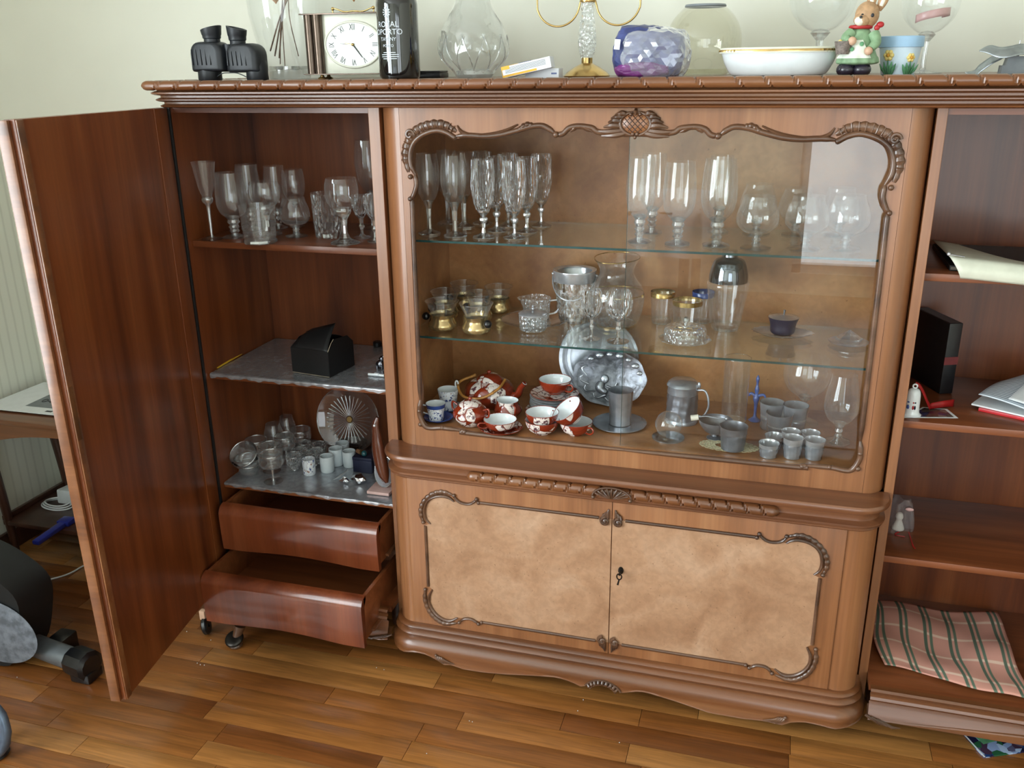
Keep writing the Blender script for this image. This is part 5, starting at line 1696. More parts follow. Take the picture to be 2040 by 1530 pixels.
G().lathe([(0, .0), (78 * s, 0.0), (78 * s, .004), (0, .005)], 40, sy=ry).obj('foot', 'porcelain', t, 40)

# two big goblets at the back of the top
def deck_goblet(label, u, y, vrim, w, extra=None):
    P, s = deck(u, y)
    H = at_y(u, vrim, y).z - DECK
    if 'wine_big' in KIND:
        t = copy_tree(KIND['wine_big'])
    t.name = 'wine_goblet'
    t.location = P
    t.scale = (w * s / 2, w * s / 2, H)
    t.rotation_euler = (0, 0, 0)
    if 'group' in t:
        del t['group']
    tag(t, label, 'glass')
    return P, s, H
deck_goblet('large clear wine goblet rising behind the oval dish', 1626, 0.33, -62, 128)
P, s, H = deck_goblet('large clear goblet holding a pink ribbon behind the flower pot', 1836, 0.31, -50, 108)
t = thing('pink_ribbon', 'pale pink satin ribbon curled inside the goblet behind flower pot', 'ribbon', P + Vector((0, 0, H * 0.45)))
def rib(u, v):
    a = -2.6 + 3.4 * u
    r = 38 * s * (0.8 + .2 * u)
    return Vector((r * math.cos(a), r * math.sin(a), H * (0.015 + 0.07 * math.sin(2.2 * u)) + v * 0.016 + 0.01))
grid_uv(24, 4, rib, 'band', 'satin_pink', t, world=False, thick=0.0012)

# rabbit figurine
YR = 0.10
P, s = deck(1712, YR)
t = thing('rabbit_figurine', 'rabbit figurine in green dress and white apron carrying a basket', 'figurine', P)
X = lambda u: at_y(u, 80, YR).x - P.x
Z = lambda v: at_y(1712, v, YR).z - DECK
for u in (1691, 1722):
    G().ball((X(u), -0.006, 0.0105), 0.0185, 16, 10, 1.0, 1.05, 0.82).move(lambda p: Vector((p.x, p.y, max(p.z, 0.0002)))).obj('boot', 'boot_purple', t, 60)
ruf = lambda a, r, z: r * (1 + (0.05 * math.cos(11 * a) if z < Z(112) else 0))
G().lathe(prof_pts([(0.004, Z(131)), (36 * s, Z(127)), (38 * s, Z(118)), (33 * s, Z(104)), (28 * s, Z(90)), (24 * s, Z(74)), (19 * s, Z(62)), (12 * s, Z(57)), (0.0, Z(56))], 4), 44, (X(1712), 0, 0), flute=ruf, sy=.8).obj('dress', 'dress_green', t, 50)
g = G()
def apr(u, v):
    a = cdir_r + (-0.95 + 1.9 * u) * (0.55 + .5 * v) - 0.25
    zz = Z(80) + (Z(116) - Z(80)) * v
    r = interp([(Z(118), 38.5 * s), (Z(104), 34 * s), (Z(90), 29 * s), (Z(74), 25 * s)])(zz) * (1.04 + (.05 * math.cos(11 * a) if v > .85 else 0))
    return (X(1712) + r * math.cos(a), r * .8 * math.sin(a), zz)
cdir_r = math.atan2(CAM.y - P.y, CAM.x - P.x)
G().grid(apr, 20, 10).obj('apron', 'apron_white', t, 60)
for u, v in ((1697, 98), (1716, 88)):
    G().ball((X(u), -0.0275 if u < 1700 else -0.026, Z(v)), 0.0042, 10, 6, 1, .35, 1).obj('apron_spot', 'leaf_green', t, 60)
hd = G().ball((X(1722), 0, Z(30)), 0.0245, 20, 14, 0.92, .9, 1.02)
hd.ball((X(1713), -0.010, Z(40)), 0.0165, 16, 10, 1.0, .9, .8)
hd.obj('head', 'fur_tan', t, 60)
G().ball((X(1708), -0.016, Z(42)), 0.0105, 12, 8, 1, .9, .9).obj('muzzle', 'cream_paint', t, 60)
G().ball((X(1708.5), -0.0255, Z(35)), 0.0028, 10, 7).obj('nose', 'ink_dark', t, 60)
for u, y in ((1731, -0.0205), (1711.5, -0.0195)):
    G().ball((X(u), y, Z(32)), 0.0034, 10, 7, 1, .6, 1.1).obj('eye', 'ink_dark', t, 60)
for (ua, ub, va, vb) in ((1727, 1727, 18, -26), (1744, 1756, 22, -22)):
    pts = spline([(X(ua), 0.002, Z(va)), ((X(ua) + X(ub)) / 2 + .001, -0.001, Z((va + vb) / 2)), (X(ub), 0.004, Z(vb))], 5)
    n = len(pts)
    er = G().tube(pts, [0.0045 + 0.005 * math.sin(PI * min(.98, i / (n - 1))) for i in range(n)], 10, flat=0.5, normal=(0, -1, 0)).obj('ear', 'fur_tan', t, 60)
    G().tube([p + Vector((0, -0.0042, 0)) for p in pts[2:-2]], 0.0035, 8, flat=.4, normal=(0, -1, 0)).obj('inner_ear', 'cream_paint', er, 60)
G().tube([(X(1712) + 0.0185 * math.cos(a), 0.015 * math.sin(a), Z(54)) for a in [k * PI / 10 for k in range(20)]], 0.004, 8, closed=True).obj('scarf', 'scarf_red', t, 60)
G().ball((X(1750), -0.003, Z(50)), 0.0072, 12, 8, 1, .6, .8).ball((X(1744), -0.005, Z(56)), 0.0055, 12, 8, 1, .6, 1).obj('scarf_bow', 'scarf_red', t, 60)
for pts, hand in ((((1694, 66), (1684, 76), (1690, 84)), (1696, 82)), (((1738, 68), (1744, 84), (1734, 98)), (1730, 102))):
    q = [(X(u), -0.010 - 0.009 * i, Z(v)) for i, (u, v) in enumerate(pts)]
    G().tube(spline(q, 5), [0.011, 0.0108, 0.0106, 0.0104, 0.010, 0.0098, 0.0094, 0.009, 0.0085, 0.008, 0.007], 10).obj('sleeve', 'dress_green', t, 60)
    G().ball((X(hand[0]), -0.031, Z(hand[1])), 0.0082, 12, 8).obj('paw', 'skin_clay', t, 60)
g = G().lathe([(0, 0), (0.012, 0), (0.0145, 0.012), (0.0165, 0.024), (0.0145, 0.024), (0.012, 0.018), (0, 0.018)], 20, (X(1680), -0.022, Z(108)), flute=lambda a, r, z: r * (1 + .03 * math.cos(14 * a)))
g.obj('basket', 'basket_grey', t, 40)
for k in range(4):
    G().ball((X(1680) - 0.006 + 0.005 * k, -0.022 + 0.004 * (k % 2), Z(84)), 0.0052, 10, 7).obj('basket_flower', 'petal_yellow', t, 60)

# painted flower pot
YF = 0.16
P, s = deck(1787, YF)
t = thing('flower_pot', 'small light blue flower pot with raised yellow flowers beside rabbit', 'flower pot', P)
Z = lambda v: at_y(1787, v, YF).z - DECK
r0, r1, r2 = 31 * s, 39 * s, 42 * s
G().lathe([(0, 0), (r0, 0), (r1, Z(94)), (r1, Z(92))], 36).obj('body', 'pot_pale', t, 40)
G().lathe([(r1, Z(94.5)), (r2, Z(94)), (r2 * 1.01, Z(84)), (r2, Z(73)), (r2 * .93, Z(72)), (r2 * .88, Z(80)), (0, Z(82))], 36).obj('rim', 'pot_sky', t, 40)
cd = math.atan2(CAM.y - P.y, CAM.x - P.x)
for da, v, r in ((-0.55, 110, 0.0105), (0.62, 115, 0.0085)):
    a = cd + da
    rr = r0 + (r1 - r0) * (Z(v) / Z(94))
    c = Vector((rr * math.cos(a), rr * math.sin(a), Z(v)))
    tx = Vector((-math.sin(a), math.cos(a), 0))
    fl = G()
    for k in range(6):
        q = c + tx * r * .62 * math.cos(k * PI / 3) + Vector((0, 0, r * .62 * math.sin(k * PI / 3)))
        fl.ball(q, r * .46, 10, 6)
    fo = fl.obj('petals', 'petal_yellow', t, 60)
    G().ball(c + Vector((math.cos(a), math.sin(a), 0)) * 0.003, r * .36, 10, 7).obj('flower_centre', 'flower_centre', fo, 60)
    for k in range(5):
        b = c + tx * (k - 2) * 0.004
        b = Vector((b.x * (r0 / rr) * 1.03, b.y * (r0 / rr) * 1.03, 0.001))
        e = c + tx * (k - 2) * 0.0085 + Vector((0, 0, -r * (0.8 + .35 * abs(k - 2))))
        e = Vector((e.x * 1.04, e.y * 1.04, e.z))
        G().tube([b, (b + e) / 2 + Vector((math.cos(a), math.sin(a), 0)) * .002, e], [0.002, 0.0038, 0.001], 7, flat=.6).obj('leaf', 'leaf_green', t, 60)

# wavy silver candle holder at the right
YS = 0.16
P, s = deck(2020, YS)
t = thing('ribbon_candle_holder', 'silver candle holder of wavy metal ribbon at the right edge', 'candle holder', P)
Xs = lambda u: at_y(u, 120, YS).x - P.x
Zs = lambda v: at_y(2020, v, YS).z - DECK
def ribbon(path, w0, name):
    pts = spline([(Xs(u), y, Zs(v)) for u, v, y in path], 6)
    g = G()
    n = len(pts)
    def fn(a, b):
        p = pts[round(a * (n - 1))]
        ww = w0 * min(1, 0.08 + 4 * min(a, 1 - a))
        return p + Vector((0, 0.5 * ww * (b - .5) * 2, (b - .5) * ww * 0.9))
    g.grid(fn, n, 5)
    o = g.obj(name, 'silver_satin', t, 60)
    md = o.modifiers.new('thickness', 'SOLIDIFY')
    md.thickness = 0.001
ribbon([(1944, 100, -.02), (1962, 98, -.02), (1985, 104, -.03), (2005, 102, -.03), (2030, 98, -.02), (2060, 106, 0), (2090, 98, 0)], 0.022, 'ribbon')
ribbon([(1926, 144, .0), (1946, 146, .0), (1955, 136, .0), (1975, 120, -.005), (1995, 110, 0), (2010, 108, 0)], 0.016, 'ribbon')
G().prism([(Xs(1995), 0), (Xs(1996), Zs(130)), (Xs(2003), Zs(130)), (Xs(2007), Zs(112)), (Xs(2070), Zs(112)), (Xs(2072), 0)], -0.012, 0.02).obj('block', 'grey_block', t, 0)
G().tube([(Xs(2026), 0, Zs(112)), (Xs(2026), 0, Zs(80))], [0.003, 0.001], 8).obj('spike', 'silver', t, 50)

# ================================================================ left wing, middle and lower shelf
ZB = 0.706
def foil(z, label, lip, seed):
    rnd = random.Random(seed)
    x0, x1, y0, y1 = -1.134, -0.6115, 0.0935, 0.440
    bumps = [(rnd.uniform(x0, x1), rnd.uniform(y0, y1), rnd.uniform(0.0003, 0.0009), rnd.uniform(0.01, 0.04)) for _ in range(40)]
    def h(x, y):
        return max(0, sum(a * math.exp(-((x - bx_) ** 2 + (y - by_) ** 2) / (r * r)) for bx_, by_, a, r in bumps) * 0.7)
    t = thing('foil_liner', label, 'foil', ((x0 + x1) / 2, 0.27, z))
    def fn(u, v):
        x = x0 + (x1 - x0) * u
        if v < 0.12:
            k = v / 0.12
            wob = 0.0025 * math.sin(u * 47 + seed) + 0.0015 * math.sin(u * 113)
            return (x, y0 - 0.0012 - 0.001 * abs(math.sin(u * 60)), z - (lip + wob) * (1 - k) + 0.0004)
        k = (v - 0.12) / 0.88
        y = y0 + (y1 - y0) * k
        return (x, y, z + 0.0006 + h(x, y) * min(1, k * 12))
    o = G().grid(fn, 70, 42).obj('sheet', 'foil', t, 60, world=True)
    return t
foil(ZB, 'crinkled aluminium foil lining the left shelf under the black box', 0.009, 1)
foil(0.3765, 'crinkled aluminium foil lining the lowest left shelf under the glasses', 0.007, 4)

a, b = at_z(432, 735, ZB), at_z(549, 668, ZB)
t = thing('yellow_strip', 'long yellow strip lying along the left side of the foil shelf', 'strip', (a + b) / 2)
d = (b - a)
g = G().box(-d.length / 2, d.length / 2, -0.005, 0.005, 0.002, 0.0045, 0.0004)
g.move(lambda p: Vector((p.x, p.y, p.z + 0.010 * (p.x / d.length + .5) * (p.y > 0) + 0.003 * (p.x / d.length + .5))))
g.turn(rotz(math.atan2(d.y, d.x))).obj('band', 'yellow_tape', t, 30)

# black gable box
p0, p1, p2 = at_z(584, 742, ZB + .001), at_z(657, 753, ZB + .001), at_z(706, 728, ZB + .001)
p3 = p0 + (p2 - p1)
ctr = (p0 + p2) / 2
t = thing('gable_box', 'small black cardboard gable box with one flap standing open', 'box', (ctr.x, ctr.y, ZB + .0012))
hb = at_y(653, 703, p1.y).z - ZB
ex = (p1 - p0)
ey = (p3 - p0)
ey = ey * min(1.0, ex.length * 1.1 / ey.length)
def loc(a, b, z):
    return p0 + ex * a + ey * b + Vector((0, 0, z)) - Vector((ctr.x, ctr.y, ZB))
def panel(name, pts, m='black_card', th=0.0012):
    n = len(pts)
    nr = (Vector(pts[1]) - Vector(pts[0])).cross(Vector(pts[2]) - Vector(pts[0])).normalized() * th
    G().add([Vector(p) for p in pts] + [Vector(p) + nr for p in pts], [tuple(range(n)), tuple(reversed(range(n, 2 * n)))] + [(i, n + i, n + (i + 1) % n, (i + 1) % n) for i in range(n)]).obj(name, m, t, 0)
panel('front_wall', [loc(0, 0, 0), loc(1, 0, 0), loc(1, 0, hb), loc(0, 0, hb)])
panel('back_wall', [loc(0, 1, 0), loc(1, 1, 0), loc(1, 1, hb), loc(0, 1, hb)])
panel('left_wall', [loc(0, 0, 0), loc(0, 1, 0), loc(0, 1, hb), loc(0, 0, hb)])
panel('right_wall', [loc(1, 0, 0), loc(1, 1, 0), loc(1, 1, hb), loc(1, .78, hb + .022), loc(1, .30, hb + .026), loc(1, 0, hb)])
panel('left_gable', [loc(0.02, 0, hb), loc(0.02, 1, hb), loc(0.04, .72, hb + .022), loc(0.04, .28, hb + .022)])
panel('bottom', [loc(0, 0, 0.0003), loc(1, 0, 0.0003), loc(1, 1, 0.0003), loc(0, 1, 0.0003)])
def flap(u, v):
    a_ = v * 1.15
    q = loc(u * (1 - .35 * v) + .18 * v, 0.0 + 0.62 * v ** 1.3, hb + 0.052 * math.sin(a_) * (0.75 + .5 * u * v))
    return q
G().grid(flap, 8, 10).obj('open_flap', 'black_card', t, 60).modifiers.new('thickness', 'SOLIDIFY').thickness = 0.0011
def flap2(u, v):
    return loc(.12 + u * .86 * (1 - .2 * v), 1 - 0.55 * v, hb + 0.034 * math.sin(v * 1.3))
G().grid(flap2, 8, 8).obj('folded_flap', 'black_card', t, 60).modifiers.new('thickness', 'SOLIDIFY').thickness = 0.0011
G().tube([loc(1.01, -.01, hb), loc(1.0, .14, hb + .018), loc(.98, .28, hb + .026)], 0.0009, 5).tube([loc(0, -.01, 0.001), loc(1, -.01, 0.001)], 0.0008, 5).obj('cut_edge', 'card_edge', t, 50)

P, s = spot(752, 690, ZB + .001)
t = thing('camera_cap', 'small black plastic cap lying at the back of foil shelf', 'cap', P)
G().lathe([(0, 0), (.011, 0), (.013, .003), (.013, .013), (.010, .016), (0, .016)], 20).obj('body', 'black_plastic', t, 40)
P, s = spot(758, 735, ZB + .001)
t = thing('silver_figurine', 'small shiny silver animal figurine half hidden by the partition', 'figurine', P)
g = G().ball((0, 0, .014), .011, 14, 10, 1.2, .8, 1.0).ball((.006, 0, .030), .008, 14, 10).ball((.011, 0, .036), .004)
for q in (-.007, .007):
    g.tube([(q, -.004, .012), (q, -.005, 0.0005)], .003, 8).tube([(q, .004, .012), (q, .005, 0.0005)], .003, 8)
g.obj('body', 'chrome', t, 60)
P, s = spot(752, 750, ZB + .001)
t = thing('white_tube', 'short white plastic tube connector at the foil shelf front', 'tube', P)
G().tube([(-.026, 0, .0042), (.020, 0, .0042)], .004, 12).obj('pipe', 'porcelain', t, 50)
G().tube([(-.008, 0, .0052), (.004, 0, .0052)], .0052, 12).obj('sleeve', 'porcelain', t, 50)

# pressed glass plate standing against the back
P = Vector((at_y(697, 812, .40).x, 0.405, 0.3785))
s = mpp((P.x, P.y, .45))
R = 66 * s
t = thing('glass_platter', 'large round pressed glass platter with radiating ribs standing on edge', 'platter', P)
tilt = math.radians(76)
def stand(g):
    return g.turn(rotx(tilt)).move(lambda p: p + Vector((0, -0.012, R * math.sin(tilt) + 0.004)))
stand(G().lathe([(0, 0), (R * .62, .001), (R * .70, .004), (R * .97, .014), (R, .016)], 48)).obj('disc', 'glass_clear', t, 60)
stand(G().tube([(R * math.cos(i * PI / 30), R * math.sin(i * PI / 30), .016) for i in range(60)], .0018, 6, closed=True)).obj('rim', 'crystal', t, 60)
rays = G()
for i in range(32):
    a = i * PI / 16
    rays.tube([(R * .12 * math.cos(a), R * .12 * math.sin(a), .002), (R * .5 * math.cos(a), R * .5 * math.sin(a), .0026), (R * .72 * math.cos(a), R * .72 * math.sin(a), .006)], [.0008, .0016, .0026], 6)
stand(rays).obj('ribs', 'crystal', t, 60)
stand(G().lathe([(0, .003), (R * .08, .003), (R * .10, .001)], 18)).obj('centre', 'gold', t, 40)

# white cups and friends
def cylinder_cup(label, u, vb, vt, w, mat='porcelain_matte', name='white_cup', group='plain white cups on the lowest left shelf'):
    P, s = spot(u, vb, ZC)
    H = hgt(u, vt, P) - ZC
    R = w * s / 2
    t = thing(name, label, 'cup', P, 0, group)
    G().lathe([(0, .001), (R * .9, 0), (R * .98, .003), (R, H * .5), (R, H - .001), (R * .98, H), (R * .88, H - .001), (R * .86, H * .5), (R * .8, .006), (0, .005)], 26).obj('body', mat, t, 45)
    return t, R, H
cylinder_cup('plain white cup nearest the shelf front, right of the patterned cup', 653, 938, 908, 28)
cylinder_cup('plain white cup behind the front white cup', 671, 925, 893, 28)
cylinder_cup('plain white cup farthest back of the four', 684, 912, 882, 27)
cylinder_cup('plain white cup partly hidden by the navy box', 697, 928, 898, 26)
t, R, H = cylinder_cup('small porcelain cup with blue drawn pattern beside the white cups', 617, 944, 914, 26, 'imari_blue', 'patterned_cup', None)
# navy box
P, s = spot(722, 940, ZC)
hh = hgt(700, 908, P) - ZC
t = thing('navy_box', 'small navy blue box standing behind the silver wrappers', 'box', (P.x, P.y, ZC))
G().box(-.026, .034, -.006, .050, 0, hh * .78, .001).obj('tray', 'navy_box', t, 30)
G().box(-.0265, .0345, -.0065, .0505, hh * .785, hh, .001).obj('lid', 'navy_box', t, 30)
P = Vector((P.x, P.y, ZC + hh + .0003))
t = thing('bottle_stopper', 'cork bottle stopper with teal knob lying on the navy box', 'stopper', P)
G().tube([(-.022, .02, .008), (-.004, .012, .008)], [.006, .0075], 12).obj('cork', 'cork', t, 40)
G().tube([(-.004, .012, .0085), (-.001, .0105, .0085)], .0082, 14).obj('collar', 'gold', t, 40)
G().ball((.007, .006, .009), .0088, 14, 10).obj('knob', 'stopper_teal', t, 60)
P, s = spot(703, 901, ZC)
t = thing('brown_glass_bowl', 'dark brown glass bowl behind the white cups', 'bowl', P)
G().lathe(prof_pts([(.016, .0), (.030, .006), (.042, .022), (.045, .034)]), 28).obj('outside', 'brown_glass', t, 60)
G().lathe(prof_pts([(.0, .004), (.028, .008), (.040, .023), (.045, .034)]), 28).obj('inside', 'brown_glass', t, 60)
# leaf shaped blade, wrappers
P, s = spot(676, 955, ZC)
t = thing('metal_leaf', 'grey leaf-shaped metal blade leaning among the wrappers', 'ornament', P)
def lf(u, v):
    wv = .009 * math.sin(PI * (.04 + .93 * u)) * (v - .5) * 2
    return Vector((-.014 + .038 * u + wv * .5, -.012 + .03 * u - wv * .3, .003 + .026 * u * u + abs(wv) * .35))
grid_uv(14, 7, lf, 'blade', 'silver_satin', t, world=False, thick=.001)
for lab, u, v, r, sd in (('small crumpled bright foil wrapper left of the larger one', 686, 962, .011, 21), ('larger crumpled bright foil wrapper at the shelf front', 716, 962, .017, 22)):
    P, s = spot(u, v, ZC + .0006)
    t = thing('foil_wrapper', lab, 'wrapper', P)
    crumple(r * 1.3, r * .9, r, r * .7, .16, 2, sd).obj('crumple', 'foil_bright', t, 10)
# pink board with ribbed glass dish leaning on it
P, s = spot(757, 985, ZC)
t = thing('pink_board', 'pale pink board lying at the right front of the lowest shelf', 'board', (P.x, P.y + .004, ZC + .001))
G().box(-.036, .030, -.012, .05, 0, .009, .002).obj('slab', 'pink_board', t, 30)
P2 = Vector((P.x + .001, P.y + .018, ZC + .0105))
t = thing('ribbed_glass_dish', 'oval ribbed frosted glass dish leaning upright beside the partition', 'dish', P2)
def dish(u, v):
    a = u * 2 * PI
    r = v
    return Vector((.028 * r * math.cos(a), .012 * r * r + .0012 * math.cos(30 * r) - .006, .044 + .044 * r * math.sin(a))) 
G().grid(dish, 40, 10, cu=True).turn(rotx(-.22)).move(lambda p: p + Vector((0, 0, .002))).obj('dish', 'glass_frost', t, 40)
G().tube([dish(i / 40, 1.0) for i in range(40)], .0014, 6, closed=True).turn(rotx(-.22)).move(lambda p: p + Vector((0, 0, .002))).obj('rim', 'crystal', t, 60)
# polished wooden carving beside the partition
b0 = at_y(779, 962, 0.090)
t = thing('wood_carving', 'polished dark wooden carving with a rounded tip leaning on the partition', 'carving', (b0.x, 0.090, 0.3770))
pts = [(at_y(u, v, .084).x - b0.x, -0.004, at_y(u, v, .084).z - 0.3770) for u, v in ((770, 962), (764, 945), (757, 915), (752, 885), (749, 862), (748, 846), (751, 832))]
G().tube(spline(pts, 4), [.005, .008, .011, .0135, .0155, .017, .018, .0186, .019, .019, .0186, .018, .017, .0156, .0142, .0132, .0124, .0116, .011, .0106, .010, .009, .0078, .006, .004], 14, flat=.8, normal=(0, -1, 0)).obj('body', 'wood_polished', t, 60)
G().ball((pts[-2][0], -.013, pts[-2][2]), .004).obj('stud', 'silver', t, 60)

# ================================================================ middle glass shelf
def tea_glass(label, u, vb, vt, w, knob):
    P, s = spot(u, vb, G2 + .0006)
    H = hgt(u, vt, P) - G2
    R = w * s / 2
    t = thing('tea_glass_holder', label, 'tea glass', P, 0, 'tea glasses in brass holders')
    Hh_ = H * .56
    G().lathe(prof_pts([(R * .62, 0), (R * .80, .004), (R * .86, Hh_ * .35), (R * .70, Hh_ * .72), (R * .76, Hh_)], 4), 30).obj('holder', 'brass', t, 60)
    G().lathe(prof_pts([(0, .003), (R * .55, .004), (R * .72, Hh_ * .3), (R * .62, Hh_ * .8), (R * .78, H * .75), (R, H)], 4), 30).obj('glass', 'glass_clear', t, 60)
    G().tube([(R * math.cos(i * PI / 14), R * math.sin(i * PI / 14), H) for i in range(28)], .0007, 5, closed=True).obj('rim', 'crystal', t, 60)
    a = knob
    G().ball(((R * .86 + .009) * math.cos(a), (R * .86 + .009) * math.sin(a), Hh_ * .72), .0105, 14, 10).obj('knob', 'black_plastic', t, 60)
    return t
tea_glass('tea glass in brass holder at front left, knob towards the frame', 882, 655, 600, 67, math.radians(175))
tea_glass('tea glass in brass holder at front right, black knob on its right', 950, 662, 604, 68, math.radians(-35))
tea_glass('tea glass in brass holder directly behind the front left one', 889, 632, 580, 60, math.radians(200))
tea_glass('tea glass in brass holder directly behind the front right one', 955, 637, 584, 60, math.radians(160))
tea_glass('tea glass in brass holder at the back left of the group', 926, 615, 564, 56, math.radians(185))
tea_glass('tea glass in brass holder at the back right, near the ice bucket', 994, 622, 571, 56, math.radians(150))

# glass tray with creamer and sugar bowl
P, s = spot(1065, 645, G2 + .0006)
R = 66 * s
t = thing('glass_tray', 'round scalloped glass tray under the creamer and sugar bowl', 'tray', P)
G().lathe([(0, .002), (R * .55, .002), (R * .62, .005), (R * .98, .013), (R, .014)], 96, flute=lambda a, r, z: r * (1 + (.022 * abs(math.cos(12 * a)) if r > R * .6 else 0))).obj('tray', 'crystal_cut', t, 30)
G().lathe([(R * .985, .0125), (R * 1.0, .0145), (R * .975, .0145)], 96, flute=lambda a, r, z: r * (1 + .022 * abs(math.cos(12 * a)))).obj('rim', 'crystal', t, 60)
ribs = lambda n, k=.03: (lambda a, r, z: r * (1 + k * math.cos(n * a)))
P, s = spot(1069, 636, G2 + .003)
H = hgt(1067, 592, P) - P.z
R = 28 * s
t = thing('glass_creamer', 'ribbed glass cream jug standing behind the lidded sugar bowl', 'jug', P)
def spout(a, r, z):
    k = max(0, math.cos(a - math.radians(195))) ** 8 * max(0, (z / H - .6) / .4)
    return r * (1 + .035 * math.cos(20 * a) + .35 * k)
G().lathe([(R * .85, 0), (R * .9, H * .2), (R * .92, H * .5), (R * .94, H * .7), (R * .97, H * .85), (R, H)], 80, flute=spout).obj('body', 'glass_diamond', t, 25)
G().lathe([(0, 0), (R * .84, 0), (R * .86, .004), (0, .006)], 24).obj('base', 'crystal_cut', t, 40)
G().tube(spline([(R * .95, 0, H * .88), (R * 1.5, 0, H * .92), (R * 1.72, 0, H * .7), (R * 1.4, 0, H * .38), (R * .95, 0, H * .28)], 5), .003, 8).obj('handle', 'crystal', t, 60)
P, s = spot(1062, 656, G2 + .003)
H = hgt(1062, 624, P) - P.z
R = 28 * s
t = thing('glass_sugar_bowl', 'ribbed glass sugar bowl with silver lid in front of the creamer', 'sugar bowl', P)
G().lathe([(R * .9, 0), (R * .95, H * .2), (R * .98, H * .6), (R, H)], 80, flute=ribs(20)).obj('body', 'glass_diamond', t, 25)
G().lathe([(0, 0), (R * .88, 0), (R * .9, .004), (0, .006)], 24).obj('base', 'crystal_cut', t, 40)
G().lathe([(R * 1.03, H - .002), (R * 1.04, H + .001), (R * .9, H + .004), (R * .4, H + .007), (0, H + .008)], 32).obj('lid', 'silver', t, 50)
G().ball((0, 0, H + .012), .004).ball((0, 0, H + .0185), .003).obj('knob', 'silver', t, 60)
# ice bucket
P, s = spot(1144, 638, G2 + .0006)
H = hgt(1146, 537, P) - G2
R = 42 * s
t = thing('ice_bucket', 'cut crystal ice bucket with silver rim and bail handle', 'ice bucket', P)
dia = lambda a, r, z: r * (1 + .05 * abs(math.cos(6 * a + 46 * z)) + .05 * abs(math.cos(6 * a - 46 * z)))
G().lathe([(R * (.68 + .24 * k / 12), H * .80 * k / 12) for k in range(13)], 96, flute=dia).obj('body', 'crystal_cut', t, 12)
G().lathe([(0, 0), (R * .66, 0), (R * .7, .006), (R * .66, .014), (0, .016)], 24).obj('base', 'crystal_cut', t, 30)
G().lathe([(R * .98, H * .79), (R * 1.0, H * .80), (R * 1.0, H * .95), (R * 1.03, H * .97), (R * 1.02, H), (R * .82, H * .985), (R * .80, H * .97)], 40).obj('silver_rim', 'silver', t, 50)
hd_ = [(R * 1.03 * math.cos(a), -R * 1.08 * math.sin(a), H * .9 - (R * 1.0) * math.sin(a)) for a in [PI * i / 16 for i in range(17)]]
G().tube(hd_, .0018, 8).obj('bail_handle', 'silver', t, 60)
for q in (-1, 1):
    G().ball((q * R * 1.04, 0, H * .9), .004).obj('pivot', 'silver', t, 60)
# pitcher
P, s = spot(1226, 645, G2 + .0006)
H = min(hgt(1226, 513, P), G1 - .009) - G2
R = 55 * s
t = thing('glass_pitcher', 'tall gold-rimmed glass pitcher behind the two small goblets', 'pitcher', P)
def lipf(a, r, z):
    k = max(0, math.cos(a - math.radians(250))) ** 6 * max(0, (z / H - .75) / .25)
    return r * (1 + .22 * k)
pr = prof_pts([(R * .72, 0), (R * .84, H * .06), (R, H * .3), (R * .98, H * .52), (R * .66, H * .72), (R * .62, H * .84), (R * .80, H)], 5)
G().lathe(pr, 44, flute=lipf).obj('body', 'glass_clear', t, 60)
G().lathe([(R * 1.005, H * .47), (R * 1.0, H * .485)], 44).obj('gold_band', 'gold', t, 60)
G().lathe([(R * .73, 0), (R * .74, .004)], 44).obj('gold_band', 'gold', t, 60)
G().tube([(lipf(a, R * .80, H) * math.cos(a), lipf(a, R * .80, H) * math.sin(a), H + .003 * math.cos(a - math.radians(70))) for a in [i * PI / 22 for i in range(44)]], .0012, 6, closed=True).obj('gold_rim', 'gold', t, 60)
G().lathe([(0, 0), (R * .7, 0), (R * .72, .006), (0, .01)], 28).obj('base', 'crystal', t, 40)
# gold-rimmed tumblers
for lab, u, vb, vt, w, m in (('left one of the two gold-rimmed tumblers, right of the glass pitcher', 1318, 642, 581, 48, 'gold'), ('right one of the two gold-rimmed tumblers, behind the covered butter dish', 1367, 652, 598, 60, 'gold'), ('blue-rimmed tumbler half hidden by the cocktail shaker', 1398, 641, 581, 44, 'blue_glaze')):
    P, s = spot(u, vb, G2 + .0006)
    H = hgt(u, vt, P) - G2
    R = w * s / 2
    t = thing('rimmed_tumbler', lab, 'glass', P)
    G().lathe([(R * .82, 0), (R * .86, .006), (R * .95, H * .7), (R, H)], 30).obj('body', 'glass_clear', t, 60)
    G().lathe([(R * .985, H * .84), (R * 1.008, H), (R * .99, H + .0004)], 30).obj('rim_band', m, t, 60)
    G().lathe([(0, 0), (R * .8, 0), (R * .84, .004), (0, .008)], 24).obj('base', 'crystal', t, 40)
# covered butter dish
P, s = spot(1364, 680, G2 + .0006)
t = thing('butter_dish', 'ribbed glass butter dish with domed lid at the shelf front', 'butter dish', P)
R = 52 * s
G().lathe([(0, .002), (R * .6, .001), (R, .006), (R * 1.01, .008)], 10).obj('plate', 'crystal', t, 15)
R2 = 41 * s
H = hgt(1364, 648, P) - G2
G().lathe([(R2, .006), (R2, H * .7), (R2 * .92, H * .9), (R2 * .5, H), (0, H * 1.04)], 72, flute=ribs(24, .022)).obj('lid', 'glass_diamond', t, 25)
G().lathe([(.004, H), (.005, H + .006), (.0075, H + .013), (.004, H + .020), (0, H + .022)], 14).obj('knob', 'crystal_cut', t, 40)
